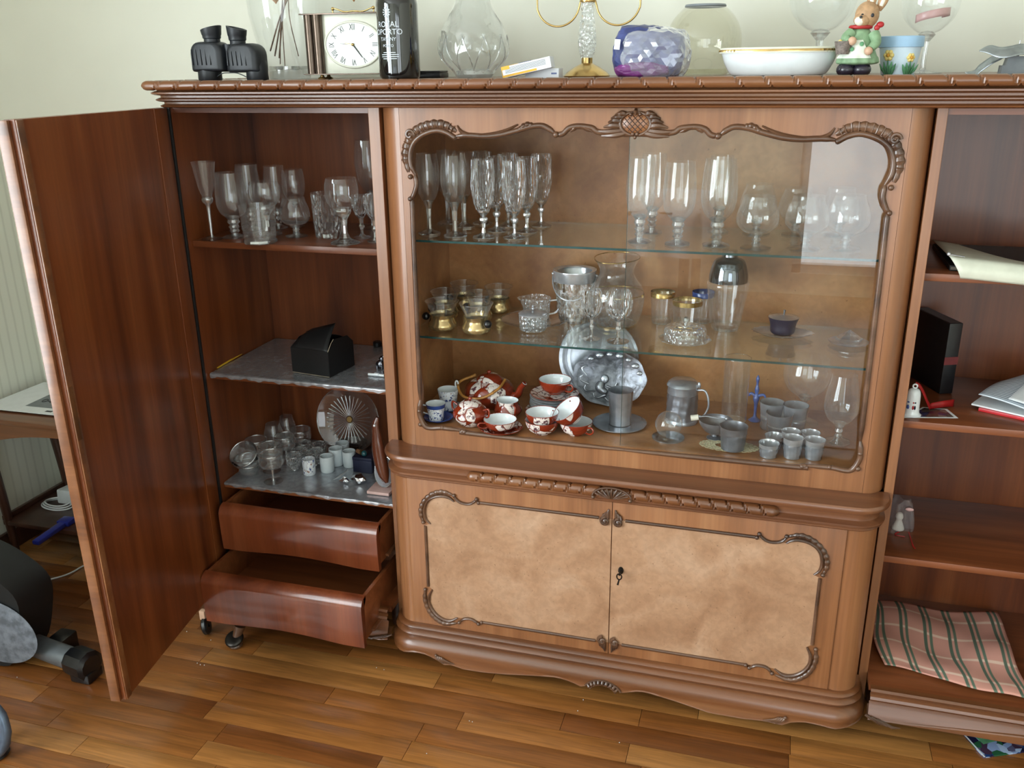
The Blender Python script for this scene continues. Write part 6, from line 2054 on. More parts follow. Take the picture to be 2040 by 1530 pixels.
# cocktail shaker
P, s = spot(1444, 655, G2 + .0006)
H1 = hgt(1444, 560, P) - G2
R = 41 * s
t = thing('cocktail_shaker', 'glass cocktail shaker with domed chrome cap on middle shelf', 'shaker', P)
G().lathe(prof_pts([(R * .64, 0), (R * .70, .01), (R * .86, H1 * .5), (R, H1 * .93), (R * .92, H1)], 5), 36, flute=ribs(14, .012)).obj('body', 'glass_clear', t, 50)
G().lathe([(0, 0), (R * .62, 0), (R * .65, .008), (0, .012)], 24).obj('base', 'crystal', t, 40)
Zc = lambda v: hgt(1444, v, P) - G2
G().lathe(prof_pts([(R * .92, H1), (R * .90, Zc(545)), (R * .72, Zc(520)), (R * .40, Zc(512)), (R * .36, Zc(510))], 4), 36).obj('cap', 'chrome', t, 60)
zt_ = min(Zc(498), G1 - .012 - G2)
G().lathe([(R * .36, Zc(513)), (R * .36, zt_), (R * .34, zt_ + .001), (0, zt_ + .001)], 28).obj('top', 'chrome', t, 50)
# silver condiment dish
P, s = spot(1558, 668, G2 + .0006)
t = thing('silver_condiment_dish', 'blue-grey lidded condiment bowl on an ornate silver tray', 'dish', P)
R = 58 * s
G().lathe([(0, .001), (R * .7, .001), (R * .78, .004), (R, .010), (R * 1.02, .0105)], 64, flute=lambda a, r, z: r * (1 + (.04 * math.cos(16 * a) if r > R * .8 else 0)), sy=.62).obj('tray', 'silver', t, 40)
R2 = 27 * s
H = hgt(1564, 632, P) - G2
G().lathe(prof_pts([(R2 * .6, .003), (R2 * .86, .01), (R2 * .92, H * .6), (R2 * 1.1, H)], 4), 24).obj('bowl', 'navy_box', t, 40)
G().lathe([(R2 * 1.08, H), (R2 * .8, H + .002), (R2 * .2, H + .005), (0, H + .006)], 24).obj('lid', 'silver', t, 40)
G().tube([(0, 0, H + .005), (.001, 0, H + .018)], [.0018, .003], 8).obj('knob', 'pewter_dark', t, 50)
# tall jar and crystal dish on the right
P, s = spot(1697, 632, G2 + .0006)
H = hgt(1697, 522, P) - G2
t = thing('glass_decanter', 'tall clear glass decanter behind the crystal dish, near frame', 'decanter', P)
R = 32 * s
G().lathe(prof_pts([(R * .55, 0), (R * .9, H * .10), (R, H * .3), (R * .8, H * .6), (R * .42, H * .82), (R * .5, H)], 5), 30).obj('body', 'glass_clear', t, 60)
G().lathe([(0, 0), (R * .55, 0), (R * .6, .006), (0, .01)], 24).obj('base', 'crystal', t, 40)
P, s = spot(1690, 685, G2 + .0006)
t = thing('crystal_dish', 'small cut crystal dish on a silver saucer beside the right frame', 'dish', P)
R = 38 * s
G().lathe([(0, .001), (R * .7, .001), (R, .006), (R * 1.02, .007)], 40).obj('saucer', 'silver', t, 50)
G().lathe([(R * .4, .004), (R * .6, .008), (R * .62, .016), (R * .3, .026), (0, .036)], 24, flute=ribs(8, .07)).obj('crystal', 'crystal_cut', t, 20)

# ================================================================ showcase floor
def teacup(t, R, H, m='imari_red', handle=None, tilt=None):
    parts = []
    g = G().lathe(prof_pts([(R * .42, 0), (R * .46, .003), (R * .78, H * .3), (R * .95, H * .7), (R, H)], 4), 32)
    gi = G().lathe(prof_pts([(0, .004), (R * .44, .005), (R * .75, H * .32), (R * .93, H * .7), (R * .985, H)], 4), 32)
    gr = G().tube([(R * math.cos(i * PI / 18), R * math.sin(i * PI / 18), H) for i in range(36)], .0009, 6, closed=True)
    gh = None
    if handle is not None:
        pts = [(R * .93, 0, H * .78), (R * 1.28, 0, H * .85), (R * 1.38, 0, H * .6), (R * 1.15, 0, H * .35), (R * .82, 0, H * .34)]
        gh = G().tube(spline(pts, 4), .0022, 8).turn(rotz(handle))
    for q, nm, mm in ((g, 'outside', m), (gi, 'inside', 'porcelain'), (gr, 'rim', 'red_glaze' if m == 'imari_red' else 'blue_glaze'), (gh, 'handle', 'red_glaze' if m == 'imari_red' else 'porcelain')):
        if q is None:
            continue
        if tilt:
            q.turn(tilt[0]).move(lambda p: p + Vector(tilt[1]))
        q.obj(nm, mm, t, 60)
def saucer(name, label, P, R, m, rim='red_glaze', group=None):
    t = thing(name, label, 'saucer', P, 0, group)
    G().lathe(prof_pts([(0, .0005), (R * .5, .0005), (R * .62, .003), (R, .010)], 4), 36).obj('plate', m, t, 60)
    G().tube([(R * math.cos(i * PI / 18), R * math.sin(i * PI / 18), .010) for i in range(36)], .0008, 5, closed=True).obj('rim', rim, t, 60)
    return t
VZ = VF + .0005
# blue and white cups on saucers at the left
P, s = spot(874, 837, VZ)
saucer('blue_saucer', 'blue painted saucer under the front left cup', P, 29 * s, 'blue_glaze', 'blue_glaze')
P = P + Vector((-.006, -.002, .002))
t = thing('blue_white_cup', 'white cup with blue band at the far left front', 'cup', P)
H = hgt(865, 803, P) - P.z
R = 20 * s
G().lathe([(0, .001), (R * .72, 0), (R * .76, .003), (R * .82, H * .5), (R, H)], 30).obj('outside', 'imari_blue', t, 50)
G().lathe([(0, .004), (R * .7, .005), (R * .8, H * .5), (R * .98, H)], 30).obj('inside', 'porcelain', t, 50)
G().lathe([(R * .93, H * .78), (R * 1.005, H), (R * .99, H + .0004)], 30).obj('blue_band', 'blue_glaze', t, 50)
G().tube(spline([(-R * .9, 0, H * .8), (-R * 1.5, 0, H * .8), (-R * 1.4, 0, H * .4), (-R * .8, 0, H * .3)], 4), .002, 8).obj('handle', 'porcelain', t, 60)
P, s = spot(894, 816, VZ)
saucer('white_saucer', 'white saucer under the tall cup with ring handle', P, 29 * s, 'porcelain', 'blue_glaze')
P = P + Vector((0, 0, .002))
t = thing('ring_handled_cup', 'tall white painted cup with a ring handle above its rim', 'cup', P)
H = hgt(894, 775, P) - P.z
R = 21 * s
G().lathe([(0, .001), (R * .62, 0), (R * .68, .003), (R * .85, H * .5), (R, H)], 30).obj('outside', 'imari_blue', t, 50)
G().lathe([(0, .004), (R * .6, .005), (R * .83, H * .5), (R * .98, H)], 30).obj('inside', 'porcelain', t, 50)
G().tube([(R * .6 + .004 * math.cos(a), R * .8, H + .008 + .009 * math.sin(a)) for a in [i * PI / 10 for i in range(20)]], .0022, 8, closed=True).obj('ring_handle', 'porcelain', t, 60)

# big teapot
P, s = spot(976, 806, VZ)
t = thing('teapot', 'large rust red painted teapot with bamboo bail handle', 'teapot', P)
R = 50 * s
H = hgt(976, 755, P) - P.z
G().lathe(prof_pts([(R * .6, 0), (R * .68, .004), (R * .95, H * .35), (R, H * .55), (R * .86, H * .82), (R * .5, H)], 5), 36).obj('body', 'imari_red', t, 60)
G().lathe(prof_pts([(R * .52, H), (R * .5, H + .003), (R * .34, H + .012), (R * .1, H + .016), (0, H + .016)], 4), 32).obj('lid', 'imari_red', t, 60)
G().ball((0, 0, H + .021), .0062, 14, 10, 1, 1, .8).obj('lid_knob', 'red_glaze', t, 60)
G().tube(spline([(R * .88, -.006, H * .42), (R * 1.2, -.012, H * .55), (R * 1.36, -.016, H * .86), (R * 1.52, -.02, H * 1.04)], 4), [.013, .0125, .012, .0112, .0105, .010, .0092, .0086, .008, .0075, .0072, .0072, .0074], 12).obj('spout', 'red_glaze', t, 60)
G().lathe([(.0060, 0), (.0068, .001), (.0050, .0012)], 12).turn(roty(.5)).move(lambda p: p + Vector((R * 1.52, -.02, H * 1.04))).obj('spout_mouth', 'porcelain', t, 60)
hp = spline([(-R * .62, .004, H * 1.08), (-R * 1.1, -R * .5, H * .92), (-R * .75, -R * 1.05, H * .62), (R * .0, -R * 1.12, H * .62), (R * .55, -R * .7, H * .86), (R * .66, -.004, H * 1.02)], 6)
G().tube(hp, .0036, 8).obj('bamboo_handle', 'bamboo', t, 60)
for q in (0, 8, 22, 30):
    G().ball(hp[q], .0044, 10, 6).obj('bamboo_joint', 'bamboo', t, 60)
# sugar bowl
P, s = spot(938, 845, VZ)
t = thing('red_sugar_bowl', 'round rust red lidded sugar bowl in front of the teapot', 'sugar bowl', P)
R = 35 * s
H = hgt(938, 806, P) - P.z
G().lathe(prof_pts([(R * .5, 0), (R * .6, .003), (R * .98, H * .45), (R * .94, H * .75), (R * .6, H)], 5), 34).obj('body', 'imari_red', t, 60)
G().lathe(prof_pts([(R * .64, H - .001), (R * .6, H + .003), (R * .36, H + .010), (0, H + .013)], 4), 30).obj('lid', 'imari_red', t, 60)
G().ball((0, 0, H + .0165), .0052, 12, 8).obj('lid_knob', 'red_glaze', t, 60)
for q in (-.3, PI - .3):
    G().tube(spline([(R * .9, 0, H * .85), (R * 1.25, 0, H * .95), (R * 1.25, 0, H * .6), (R * .96, 0, H * .5)], 4), .0026, 8).turn(rotz(q)).obj('handle', 'red_glaze', t, 60)
# creamer
P, s = spot(1012, 832, VZ)
t = thing('red_creamer', 'rust red cream jug with wide white mouth beside the sugar bowl', 'jug', P)
R = 28 * s
H = hgt(1012, 797, P) - P.z
lip2 = lambda a, r, z: r * (1 + .22 * max(0, math.cos(a - 2.6)) ** 4 * max(0, (z / H - .5) * 2))
G().lathe(prof_pts([(R * .5, 0), (R * .9, H * .3), (R, H * .5), (R * .78, H * .8), (R * .76, H)], 4), 34, flute=lip2).obj('outside', 'imari_red', t, 60)
G().lathe(prof_pts([(0, .006), (R * .8, H * .3), (R * .7, H * .8), (R * .745, H)], 4), 34, flute=lip2).obj('inside', 'porcelain', t, 60)
G().tube(spline([(R * .8, 0, H * .9), (R * 1.35, 0, H * .95), (R * 1.3, 0, H * .5), (R * .95, 0, H * .4)], 4), .0026, 8).turn(rotz(-.9)).obj('handle', 'red_glaze', t, 60)
# front cup on saucer
P, s = spot(998, 857, VZ)
saucer('red_saucer', 'rust red saucer under the single front teacup', P, 43 * s, 'imari_red')
t = thing('red_teacup', 'rust red teacup standing alone on its saucer at the front', 'cup', P + Vector((-.002, 0, .002)))
teacup(t, 33 * s, hgt(995, 836, P) - P.z, handle=math.radians(215))
# stack of saucers with a cup on top
P, s = spot(1104, 822, VZ)
t = None
zz = P.z
for k in range(8):
    R = (58 if k == 0 else 50 - .3 * k) * s
    saucer('red_saucer', (('first', 'second', 'third', 'fourth', 'fifth', 'sixth', 'seventh')[7 - k] + ' saucer from the top of the tall saucer stack' if k > 1 else 'saucer second from the bottom of the tall saucer stack') if k else 'wider rust red saucer at the bottom of the tall stack', (P.x + .001 * (k % 3), P.y, zz), R, 'imari_red' if k in (0, 7) else 'porcelain', 'red_glaze' if k in (0, 7) else 'ink_grey', 'saucers in the tall stack' if k else None)
    zz += .0068
t = thing('red_teacup', 'rust red teacup on top of the tall saucer stack', 'cup', (P.x + .002, P.y, zz + .002))
teacup(t, 32 * s, .038, handle=math.radians(-25))
# nested pair in front of the stack
P, s = spot(1080, 862, VZ)
t = thing('red_teacup', 'lower rust red teacup of the nested pair before the saucers', 'cup', P)
teacup(t, 34 * s, .036)
t = thing('red_teacup', 'upper rust red teacup nested into another before the saucers', 'cup', P + Vector((0, 0, .020)))
teacup(t, 33 * s, .036, handle=math.radians(60))
# tilted pair
P, s = spot(1147, 864, VZ)
t = thing('red_teacup', 'rust red teacup lying under the tilted one beside pewter plate', 'cup', P)
teacup(t, 33 * s, .034, handle=math.radians(-30))
t = thing('red_teacup', 'rust red teacup tipped on its side showing white inside', 'cup', P + Vector((-.001, 0, .018)))
teacup(t, 33 * s, .040, handle=math.radians(150), tilt=(rotz(math.radians(-60)) @ rotx(math.radians(38)), (0, 0, .020)))

# pewter trays leaning on the back
def lean_disc(name, label, u, v, y, R, prof, tilt_deg, m, sx=1.0, fl=None, seg=56):
    c = at_y(u, v, y)
    t = thing(name, label, 'tray', (c.x, y, VZ))
    a = math.radians(tilt_deg)
    def st(g):
        return g.turn(rotx(a)).move(lambda p: Vector((p.x * sx, p.y, p.z + R * math.sin(a) + .002)))
    st(G().lathe(prof, seg, flute=fl)).obj('plate', m, t, 50)
    return t, st
s = mpp(at_y(1193, 742, .40))
R = 80 * s
t, st = lean_disc('pewter_platter', 'large round pewter platter standing behind the relief tray', 1193, 742, .405, R, [(0, 0), (R * .66, 0), (R * .72, .004), (R * .76, .005), (R * .95, .009), (R, .011), (R, .008)], 80, 'pewter')
st(G().lathe([(R * .80, .0072), (R * .86, .0098), (R * .92, .0095)], 120, flute=lambda a, r, z: r * (1 + .006 * math.cos(40 * a)))).obj('engraved_band', 'pewter_dark', t, 40)
s = mpp(at_y(1212, 770, .34))
R = 56 * s
t, st = lean_disc('relief_tray', 'wavy-edged pewter tray with embossed seated figure and flowers', 1214, 775, .355, R, [(0, 0), (R * .80, .001), (R * .88, .006), (R * 1.0, .008), (R, .005)], 72, 'embossed_pewter', 1.32, lambda a, r, z: r * (1 + (.02 * math.cos(9 * a) if r > R * .85 else 0)))
g = G()
g.ball((-.010, -.004, .004), .011, 12, 8, .8, 1.1, .35)
g.tube(spline([(-.016, -.012, .004), (-.018, -.030, .005), (-.004, -.040, .005)], 4), [.006, .008, .009, .010, .010, .010, .009, .008, .006], 8)
g.tube(spline([(-.006, -.022, .005), (.010, -.026, .006), (.016, -.012, .005)], 4), .003, 7)
st(g).obj('embossed_figure', 'pewter', t, 60)
g = G()
for k in range(7):
    a = .3 + k * .33
    g.ball((R * .84 * math.cos(a), R * .84 * math.sin(a), .006), .0085 if k % 2 else .0065, 10, 6, 1, 1, .5)
for k in range(6):
    a = 2.6 + k * .5
    g.tube([(R * (.72 + .10 * math.sin(j * .9)) * math.cos(a + j * .1), R * (.72 + .10 * math.sin(j * .9)) * math.sin(a + j * .1), .004) for j in range(6)], .002, 6)
st(g).obj('embossed_flowers', 'pewter', t, 60)
# pewter cup on plate
P, s = spot(1234, 845, VZ)
lathe_thing('pewter_plate', 'flat pewter plate under the tall pewter cup', 'plate', P, [('plate', 'pewter', [(0, .002), (54 * s * .45, .002), (54 * s * .55, .004), (54 * s, .006), (54 * s, .004)])])
H = hgt(1234, 780, P) - P.z
R = 25 * s
lathe_thing('pewter_cup', 'tall smooth pewter cup standing on the flat plate', 'cup', P + Vector((.001, .002, .003)), [('outside', 'pewter', [(0, 0), (R * .86, 0), (R * .86, .002), (R * .88, H * .4), (R * .98, H), (R, H + .001)]), ('inside', 'pewter', [(0, .004), (R * .82, .004), (R * .96, H + .001)])])
# tankard
P, s = spot(1357, 838, VZ)
H = hgt(1355, 757, P) - P.z
R = 31 * s
t = lathe_thing('pewter_tankard', 'embossed pewter tankard with hinged lid and curved handle', 'tankard', P, [
    ('base', 'pewter', [(0, 0), (R * 1.06, 0), (R * 1.08, .004), (R, .010)]),
    ('collar', 'pewter', [(R * .96, H * .70), (R * .98, H * .72), (R * .95, H * .86), (R * .98, H * .88)]),
    ('lid', 'pewter', [(R * 1.02, H * .88), (R * 1.03, H * .90), (R * .95, H * .95), (R * .80, H), (0, H * 1.02)])])
G().lathe([(R * (1.0 - .05 * k / 10), .010 + (H * .70 - .010) * k / 10) for k in range(11)], 60, flute=lambda a, r, z: r * (1 + .018 * math.sin(7 * a + 120 * z) * math.sin(5 * a - 170 * z) * 2.0)).obj('embossed_body', 'pewter_dark', t, 40)
ca = math.radians(-15)
G().tube(spline([(R * .96, 0, H * .82), (R * 1.5, 0, H * .82), (R * 1.75, 0, H * .5), (R * 1.45, 0, H * .22), (R * .98, 0, H * .2)], 5), .0030, 8).turn(rotz(ca)).obj('handle', 'pewter', t, 60)
G().ball((R * 1.05, 0, H * .94), .005, 10, 8, 1, .7, 1.8).turn(rotz(ca)).obj('thumb_rest', 'pewter', t, 60)
# glass ball; the low disc beneath is modelled in place of a blurred reflection
P, s = spot(1331, 872, VZ)
t = thing('glass_ball', 'clear glass ball ornament over a low disc modelling its pale reflection', 'ornament', P)
G().ball((0, 0, .036), 27 * s, 28, 18).obj('ball', 'glass_clear', t, 60)
G().lathe([(0, 0), (32 * s, 0), (32 * s, .003), (20 * s, .007), (12 * s, .008), (0, .008)], 28).obj('stand', 'crystal', t, 50)
# tall cylinder and figurine
P, s = spot(1461, 838, VZ)
H = hgt(1463, 712, P) - P.z
t = thing('cylinder_vase', 'tall narrow clear glass cylinder behind the footed pewter bowl', 'vase', P)
G().lathe([(25 * s, 0), (25 * s, H * .5), (25.5 * s, H)], 28).obj('body', 'glass_clear', t, 60)
G().lathe([(0, 0), (24 * s, 0), (24.5 * s, .004), (0, .006)], 24).obj('base', 'crystal', t, 40)
G().tube([(25.5 * s * math.cos(i * PI / 14), 25.5 * s * math.sin(i * PI / 14), H) for i in range(28)], .001, 6, closed=True).obj('rim', 'crystal', t, 60)
P, s = spot(1503, 838, VZ)
t = thing('blue_glass_figurine', 'slender blue glass figurine beside the tall glass cylinder', 'figurine', P)
g = G().lathe(prof_pts([(.0, 0), (.016, .001), (.012, .006), (.004, .015), (.005, .045), (.0085, .062), (.004, .074), (.006, .085), (.003, .10), (.0045, .115), (0, .125)], 4), 16)
g.tube(spline([(0, 0, .066), (.018, 0, .072), (.024, 0, .055)], 4), [.004, .0042, .004, .0038, .0034, .003, .0026, .002, .0012], 8)
g.tube(spline([(0, 0, .066), (-.014, 0, .074), (-.018, 0, .066)], 4), [.004, .0042, .004, .0038, .0034, .003, .0026, .002, .0012], 8)
g.obj('body', 'blue_clear', t, 60)
# footed bowl with ladle
P, s = spot(1424, 872, VZ)
R = 33 * s
H = hgt(1427, 836, P) - P.z
t = lathe_thing('footed_pewter_bowl', 'dark footed pewter bowl behind the embossed cup', 'bowl', P, [('foot', 'pewter_dark', [(0, 0), (R * .5, 0), (R * .5, .002), (R * .22, .006), (R * .2, .012)]), ('bowl', 'pewter_dark', prof_pts([(R * .18, .011), (R * .6, H * .38), (R * .94, H * .75), (R, H)], 4)), ('inside', 'pewter_dark', prof_pts([(0, H * .42), (R * .6, H * .5), (R * .92, H * .8), (R * .99, H)], 4))])
P2 = P + Vector((-.046, .000, 0))
t = thing('ladle', 'little ladle with white handle end resting across the pewter bowl', 'ladle', (P.x - .03, P.y, P.z + H + .0012))
G().tube(spline([(-.012, -.002, .002), (.006, -.002, .006), (.03, .0, .003), (.052, .002, .003)], 4), .0016, 8).obj('shaft', 'pewter', t, 60)
G().tube([(-.030, -.003, -.002), (-.012, -.002, .002)], [.0072, .0072], 14).obj('handle_end', 'cream_paint', t, 50)
G().ball((.055, .002, .003), .005, 12, 8).obj('tip', 'pewter', t, 60)
# doily and embossed cup
P, s = spot(1452, 889, VZ)
t = thing('lace_doily', 'cream crocheted lace doily under the embossed pewter cup', 'doily', P)
g = G()
for k in range(26):
    a = k * 2 * PI / 26
    for rr, q in ((.050, .0062), (.040, .0050), (.030, .0042)):
        g.tube([((rr * math.cos(a) + q * math.cos(i * PI / 4)) * 1.25, (rr * math.sin(a) + q * math.sin(i * PI / 4)) * .62, .0008) for i in range(8)], .0009, 4, closed=True)
g.lathe([(0, .0004), (.016, .0004), (.017, .0012), (0, .0014)], 24, sx=1.2, sy=.62)
dl_ = g.obj('lace', 'lace', t, 60)
dl_['kind'] = 'stuff'
def embossed(label, u, vb, vt, w, flare=1.0, m='pewter', group=None, name='pewter_cup', off=.0004):
    P, s = spot(u, vb, VZ)
    H = hgt(u, vt, P) - P.z
    R = w * s / 2
    t = thing(name, label, 'cup', P + Vector((0, 0, off)), 0, group)
    pr = [(R * (.80 + (.1 - .1 * flare)), 0), (R * .80, .003)] + [(R * (.80 + .12 * k / 6), H * (.1 + .6 * k / 6)) for k in range(7)]
    G().lathe(pr, 44, flute=lambda a, r, z: r * (1 + .045 * math.sin(6 * a + z * 260) * math.sin(9 * a - z * 200) if z > .004 else r / r)).obj('embossed_body', m, t, 40)
    G().lathe([(R * .92, H * .70), (R * .93, H * .74), (R * .95, H * .9), (R, H), (R * .97, H), (R * .90, H * .85), (R * .8, H * .3), (0, H * .12)], 32).obj('rim', 'silver' if m == 'pewter' else m, t, 45)
    G().disc(R * .80, .0002, seg=32).obj('bottom', m, t, 0)
    return t
embossed('larger embossed pewter cup standing on the lace doily', 1459, 894, 849, 56, m='pewter_dark', off=.0016)
gp = 'plain pewter beakers behind the small cups'
def beaker(label, u, vb, vt, w):
    P, s = spot(u, vb, VZ)
    H = hgt(u, vt, P) - P.z
    R = w * s / 2
    t = lathe_thing('pewter_beaker', label, 'beaker', P, [('outside', 'pewter', [(0, 0), (R * .8, 0), (R * .84, .002), (R * .86, H * .4), (R * .885, H * .41), (R * .885, H * .45), (R * .87, H * .46), (R * .9, H * .6), (R, H)]), ('inside', 'silver', [(0, .003), (R * .8, .004), (R * .97, H)])], gp)
beaker('plain pewter beaker at the left of the three, half hidden', 1534, 852, 800, 48)
beaker('plain pewter beaker nearest the front of the three', 1550, 866, 822, 54)
beaker('plain pewter beaker at the right of the three', 1581, 858, 806, 50)
gp = 'small embossed pewter cups'
for lab, u, vb, vt, w in (
        ('small pewter cup in front row, left of the three', 1530, 908, 882, 41),
        ('small pewter cup behind the left front small cup', 1541, 890, 867, 38),
        ('small pewter cup in front row, middle of the three', 1577, 910, 871, 40),
        ('small pewter cup behind the middle front small cup', 1573, 889, 858, 37),
        ('small pewter cup in front row, right of the three', 1620, 912, 875, 41),
        ('small pewter cup behind the right front small cup', 1612, 891, 861, 38)):
    embossed(lab, u, vb, vt, w, group=gp, name='small_pewter_cup')

# ================================================================ right wing
# top shelf: papers
ZR1, ZR2, ZR3, ZR4 = 1.073, 0.743, 0.404, 0.094
b0 = Vector((at_y(1870, 540, .25).x + .02, .25, ZR1 + .0005))
t = thing('ring_binder', 'black folder lying under the cream document sleeve', 'folder', b0)
G().box(-.02, .30, -.12, .13, 0, .012, .002).obj('cover', 'black_card', t, 30)
G().box(-.018, .298, -.1215, .128, .003, .009).obj('pages', 'grey_paper', t, 0)
c0 = Vector((at_y(1950, 520, .2).x, .20, ZR1 + .013))
t = thing('document_sleeve', 'cream document sleeve with its flap hanging over the shelf edge', 'folder', c0)
q0, q1 = at_y(1892, 511, .082), at_y(2040, 528, .082)
e0, e1 = at_y(1913, 554, .070), at_y(2042, 568, .070)
r0_, r1_ = at_y(1858, 481, .40), at_y(2046, 512, .40)
ext = lambda a, b, k: a + (b - a) * k
def sl(u, v):
    if v < .4:
        k = v / .4
        a, b = ext(e0, q0, k), ext(e1, q1, k)
        bow = .010 * math.sin(PI * k)
        return ext(a, b, u * 1.5) + Vector((.002 * math.sin(k * 3), -bow, 0)) - c0
    k = (v - .4) / .6
    a, b = ext(q0, r0_, k), ext(q1, r1_, k)
    return ext(a, b, u * 1.5) + Vector((0, 0, .004 * math.sin(u * 5 + 1) * k)) - c0
o = grid_uv(16, 22, sl, 'cream_flap', 'cream_paper', t, world=False, thick=.0012)
G().tube([q0 - c0 + Vector((0, 0, .004)), ext(q0, q1, .2) - c0 + Vector((0, -.001, .003))], .0012, 6).ball(q0 - c0 + Vector((-.002, 0, .005)), .004).obj('clasp', 'silver', t, 60)
t = thing('loose_sheet', 'grey paper sheet curling up on top of the cream sleeve', 'paper', c0 + Vector((.03, .08, .02)))
c1 = Vector((t.location.x, t.location.y, t.location.z))
def sh(u, v):
    a = ext(r0_, r1_, .35 + .9 * u)
    return Vector((a.x, .40 - .20 * v, a.z + .004 + .012 * math.sin(PI * u) - .004 * v)) - c1
grid_uv(12, 8, sh, 'sheet', 'paper_white', t, world=False, thick=.0006)

# second shelf: black book, bell, photo, papers
P, s = spot(1884, 785, ZR2)
H = at_y(1911, 645, P.y).z - ZR2
t = thing('black_book', 'thick black bound book standing upright with a red spine label', 'book', P + Vector((0, 0, .0004)), 0.40)
w_ = 14 * s
G().box(-w_, w_, .0, .145, 0, H, .003).obj('cover', 'book_black', t, 30)
G().box(-w_ + .003, w_ - .003, .004, .1455, .003, H + .0004).obj('page_block', 'book_black', t, 0)
G().box(-w_ - .0003, w_ + .0003, -.0008, .0, H * .42, H * .53).obj('spine_label', 'label_red', t, 0)
P, s = spot(1815, 826, ZR2 + .0008)
t = thing('porcelain_bell', 'small white porcelain bell with painted figures on the photo card', 'bell', P)
H = hgt(1815, 772, P) - P.z
R = 18 * s
G().lathe(prof_pts([(R, 0), (R * 1.02, .002), (R * .82, .006), (R * .74, H * .3), (R * .70, H * .75), (R * .5, H * .94), (0, H)], 4), 28).obj('body', 'porcelain', t, 60)
G().tube([(.0045 * math.cos(a), 0, H + .004 + .0045 * math.sin(a)) for a in [i * PI / 8 for i in range(16)]], .0018, 7, closed=True).obj('loop', 'porcelain', t, 60)
cd = math.atan2(CAM.y - P.y, CAM.x - P.x)
for da, m in ((-.7, 'blue_glaze'), (-.55, 'blue_glaze'), (.12, 'scarf_red'), (.38, 'navy_box')):
    a = cd + da
    g = G().ball((R * .735 * math.cos(a), R * .735 * math.sin(a), H * .34), .0032, 8, 6, .7, .7, 1.6).ball((R * .72 * math.cos(a), R * .72 * math.sin(a), H * .52), .0018, 8, 6)
    g.obj('painted_figure', m, t, 60)
pts = [at_z(u, v, ZR2 + .0006) for u, v in ((1797, 832), (1909, 833), (1887, 815), (1838, 811))]
cpt = sum(pts, Vector()) / 4
t = thing('photo_card', 'small glossy photograph with white border under the porcelain bell', 'photograph', cpt)
ix = lambda p, k: cpt + (p - cpt) * k
G().add([p - cpt + Vector((0, 0, dz)) for dz in (-.0002, .0002) for p in pts], [(3, 2, 1, 0), (4, 5, 6, 7), (0, 1, 5, 4), (1, 2, 6, 5), (2, 3, 7, 6), (3, 0, 4, 7)]).obj('card', 'paper_white', t, 0)
G().add([ix(p, .84) - cpt + Vector((0, 0, .0004)) for p in pts], [(0, 1, 2, 3)]).obj('picture', 'card_print', t, 0, fix=False)
bell_top = Vector((P.x, P.y, P.z + H + .006))
e = at_z(1900, 806, ZR2 + .004)
pp = spline([bell_top, bell_top + Vector((.014, .006, -.012)), Vector(((bell_top.x * .6 + e.x * .4), bell_top.y + .03, ZR2 + .010)), at_z(1855, 812, ZR2 + .006), at_z(1880, 808, ZR2 + .008), e], 6)
t = thing('red_ribbon', 'red ribbon trailing from the porcelain bell across the shelf', 'ribbon', (e.x, e.y, ZR2))
def rb(u, v):
    p = pp[round(u * (len(pp) - 1))]
    return p + Vector((0, .002 * (v - .5), .0085 * (v - .5) * 2 * (.5 + .5 * u) + .004)) - Vector((e.x, e.y, ZR2))
grid_uv(len(pp), 3, rb, 'band', 'red_ribbon', t, world=False, thick=.0006)
# striped notebook, white folder, red folder
P, s = spot(2010, 830, ZR2)
t = thing('red_folder', 'red plastic folder at the bottom of the paper pile', 'folder', P + Vector((.05, .05, 0)), -.45)
G().box(-.085, .16, -.075, .12, .0004, .008, .001).obj('cover', 'red_plastic', t, 30)
t = thing('white_folder', 'white folder between the red folder and the striped paper', 'folder', P + Vector((.045, .06, .0085)), -.50)
G().box(-.090, .16, -.08, .12, 0, .004, .001).obj('cover', 'paper_white', t, 30)
base = P + Vector((.045, .055, .0130))
t = thing('striped_booklet', 'grey and white striped booklet bending open on the paper pile', 'booklet', base, -.55)
def sb(u, v):
    return Vector((-.075 + .20 * u, -.085 + .20 * v, .002 + .048 * math.sin(PI * min(1, max(0, .04 + .9 * (1 - u) ** 1.4 * (.55 + .45 * v)))) * (.5 + .5 * v)))
grid_uv(22, 22, sb, 'striped_cover', 'striped_paper', t, world=False, thick=.0012)
def sp_(u, v):
    p = sb(.28 + .7 * u, .04 + .7 * v)
    return p + Vector((.004, -.002, .010 * u + .005))
grid_uv(14, 14, sp_, 'inner_page', 'paper_white', t, world=False, thick=.0008)

# third shelf: clear bag with figurine
P, s = spot(1790, 1062, ZR3)
t = thing('clear_gift_bag', 'clear plastic gift bag with a small white figure inside', 'bag', P + Vector((0, .02, .0004)))
def gb(u, v):
    a = u * 2 * PI
    pinch = 1 - .35 * v
    return Vector((.036 * math.cos(a) * pinch * (1 + .10 * math.sin(5 * a + 4 * v)), (.020 + .012 * math.cos(3 * a)) * math.sin(a) * pinch, .080 * v + .004 * math.sin(4 * a) * v + .0005))
G().grid(gb, 36, 10, cu=True).obj('film', 'plastic_bag', t, 25)
g = G().lathe(prof_pts([(0, 0.001), (.014, .001), (.012, .012), (.007, .026), (.009, .034), (.006, .044), (0, .047)], 4), 18)
g.obj('white_figure', 'cream_paint', t, 60)
G().ball((.018, -.012, .062), .006, 10, 7, 1.6, .4, .8).obj('tag', 'satin_pink', t, 60)
P2 = at_z(1818, 1088, ZR3 + .001)
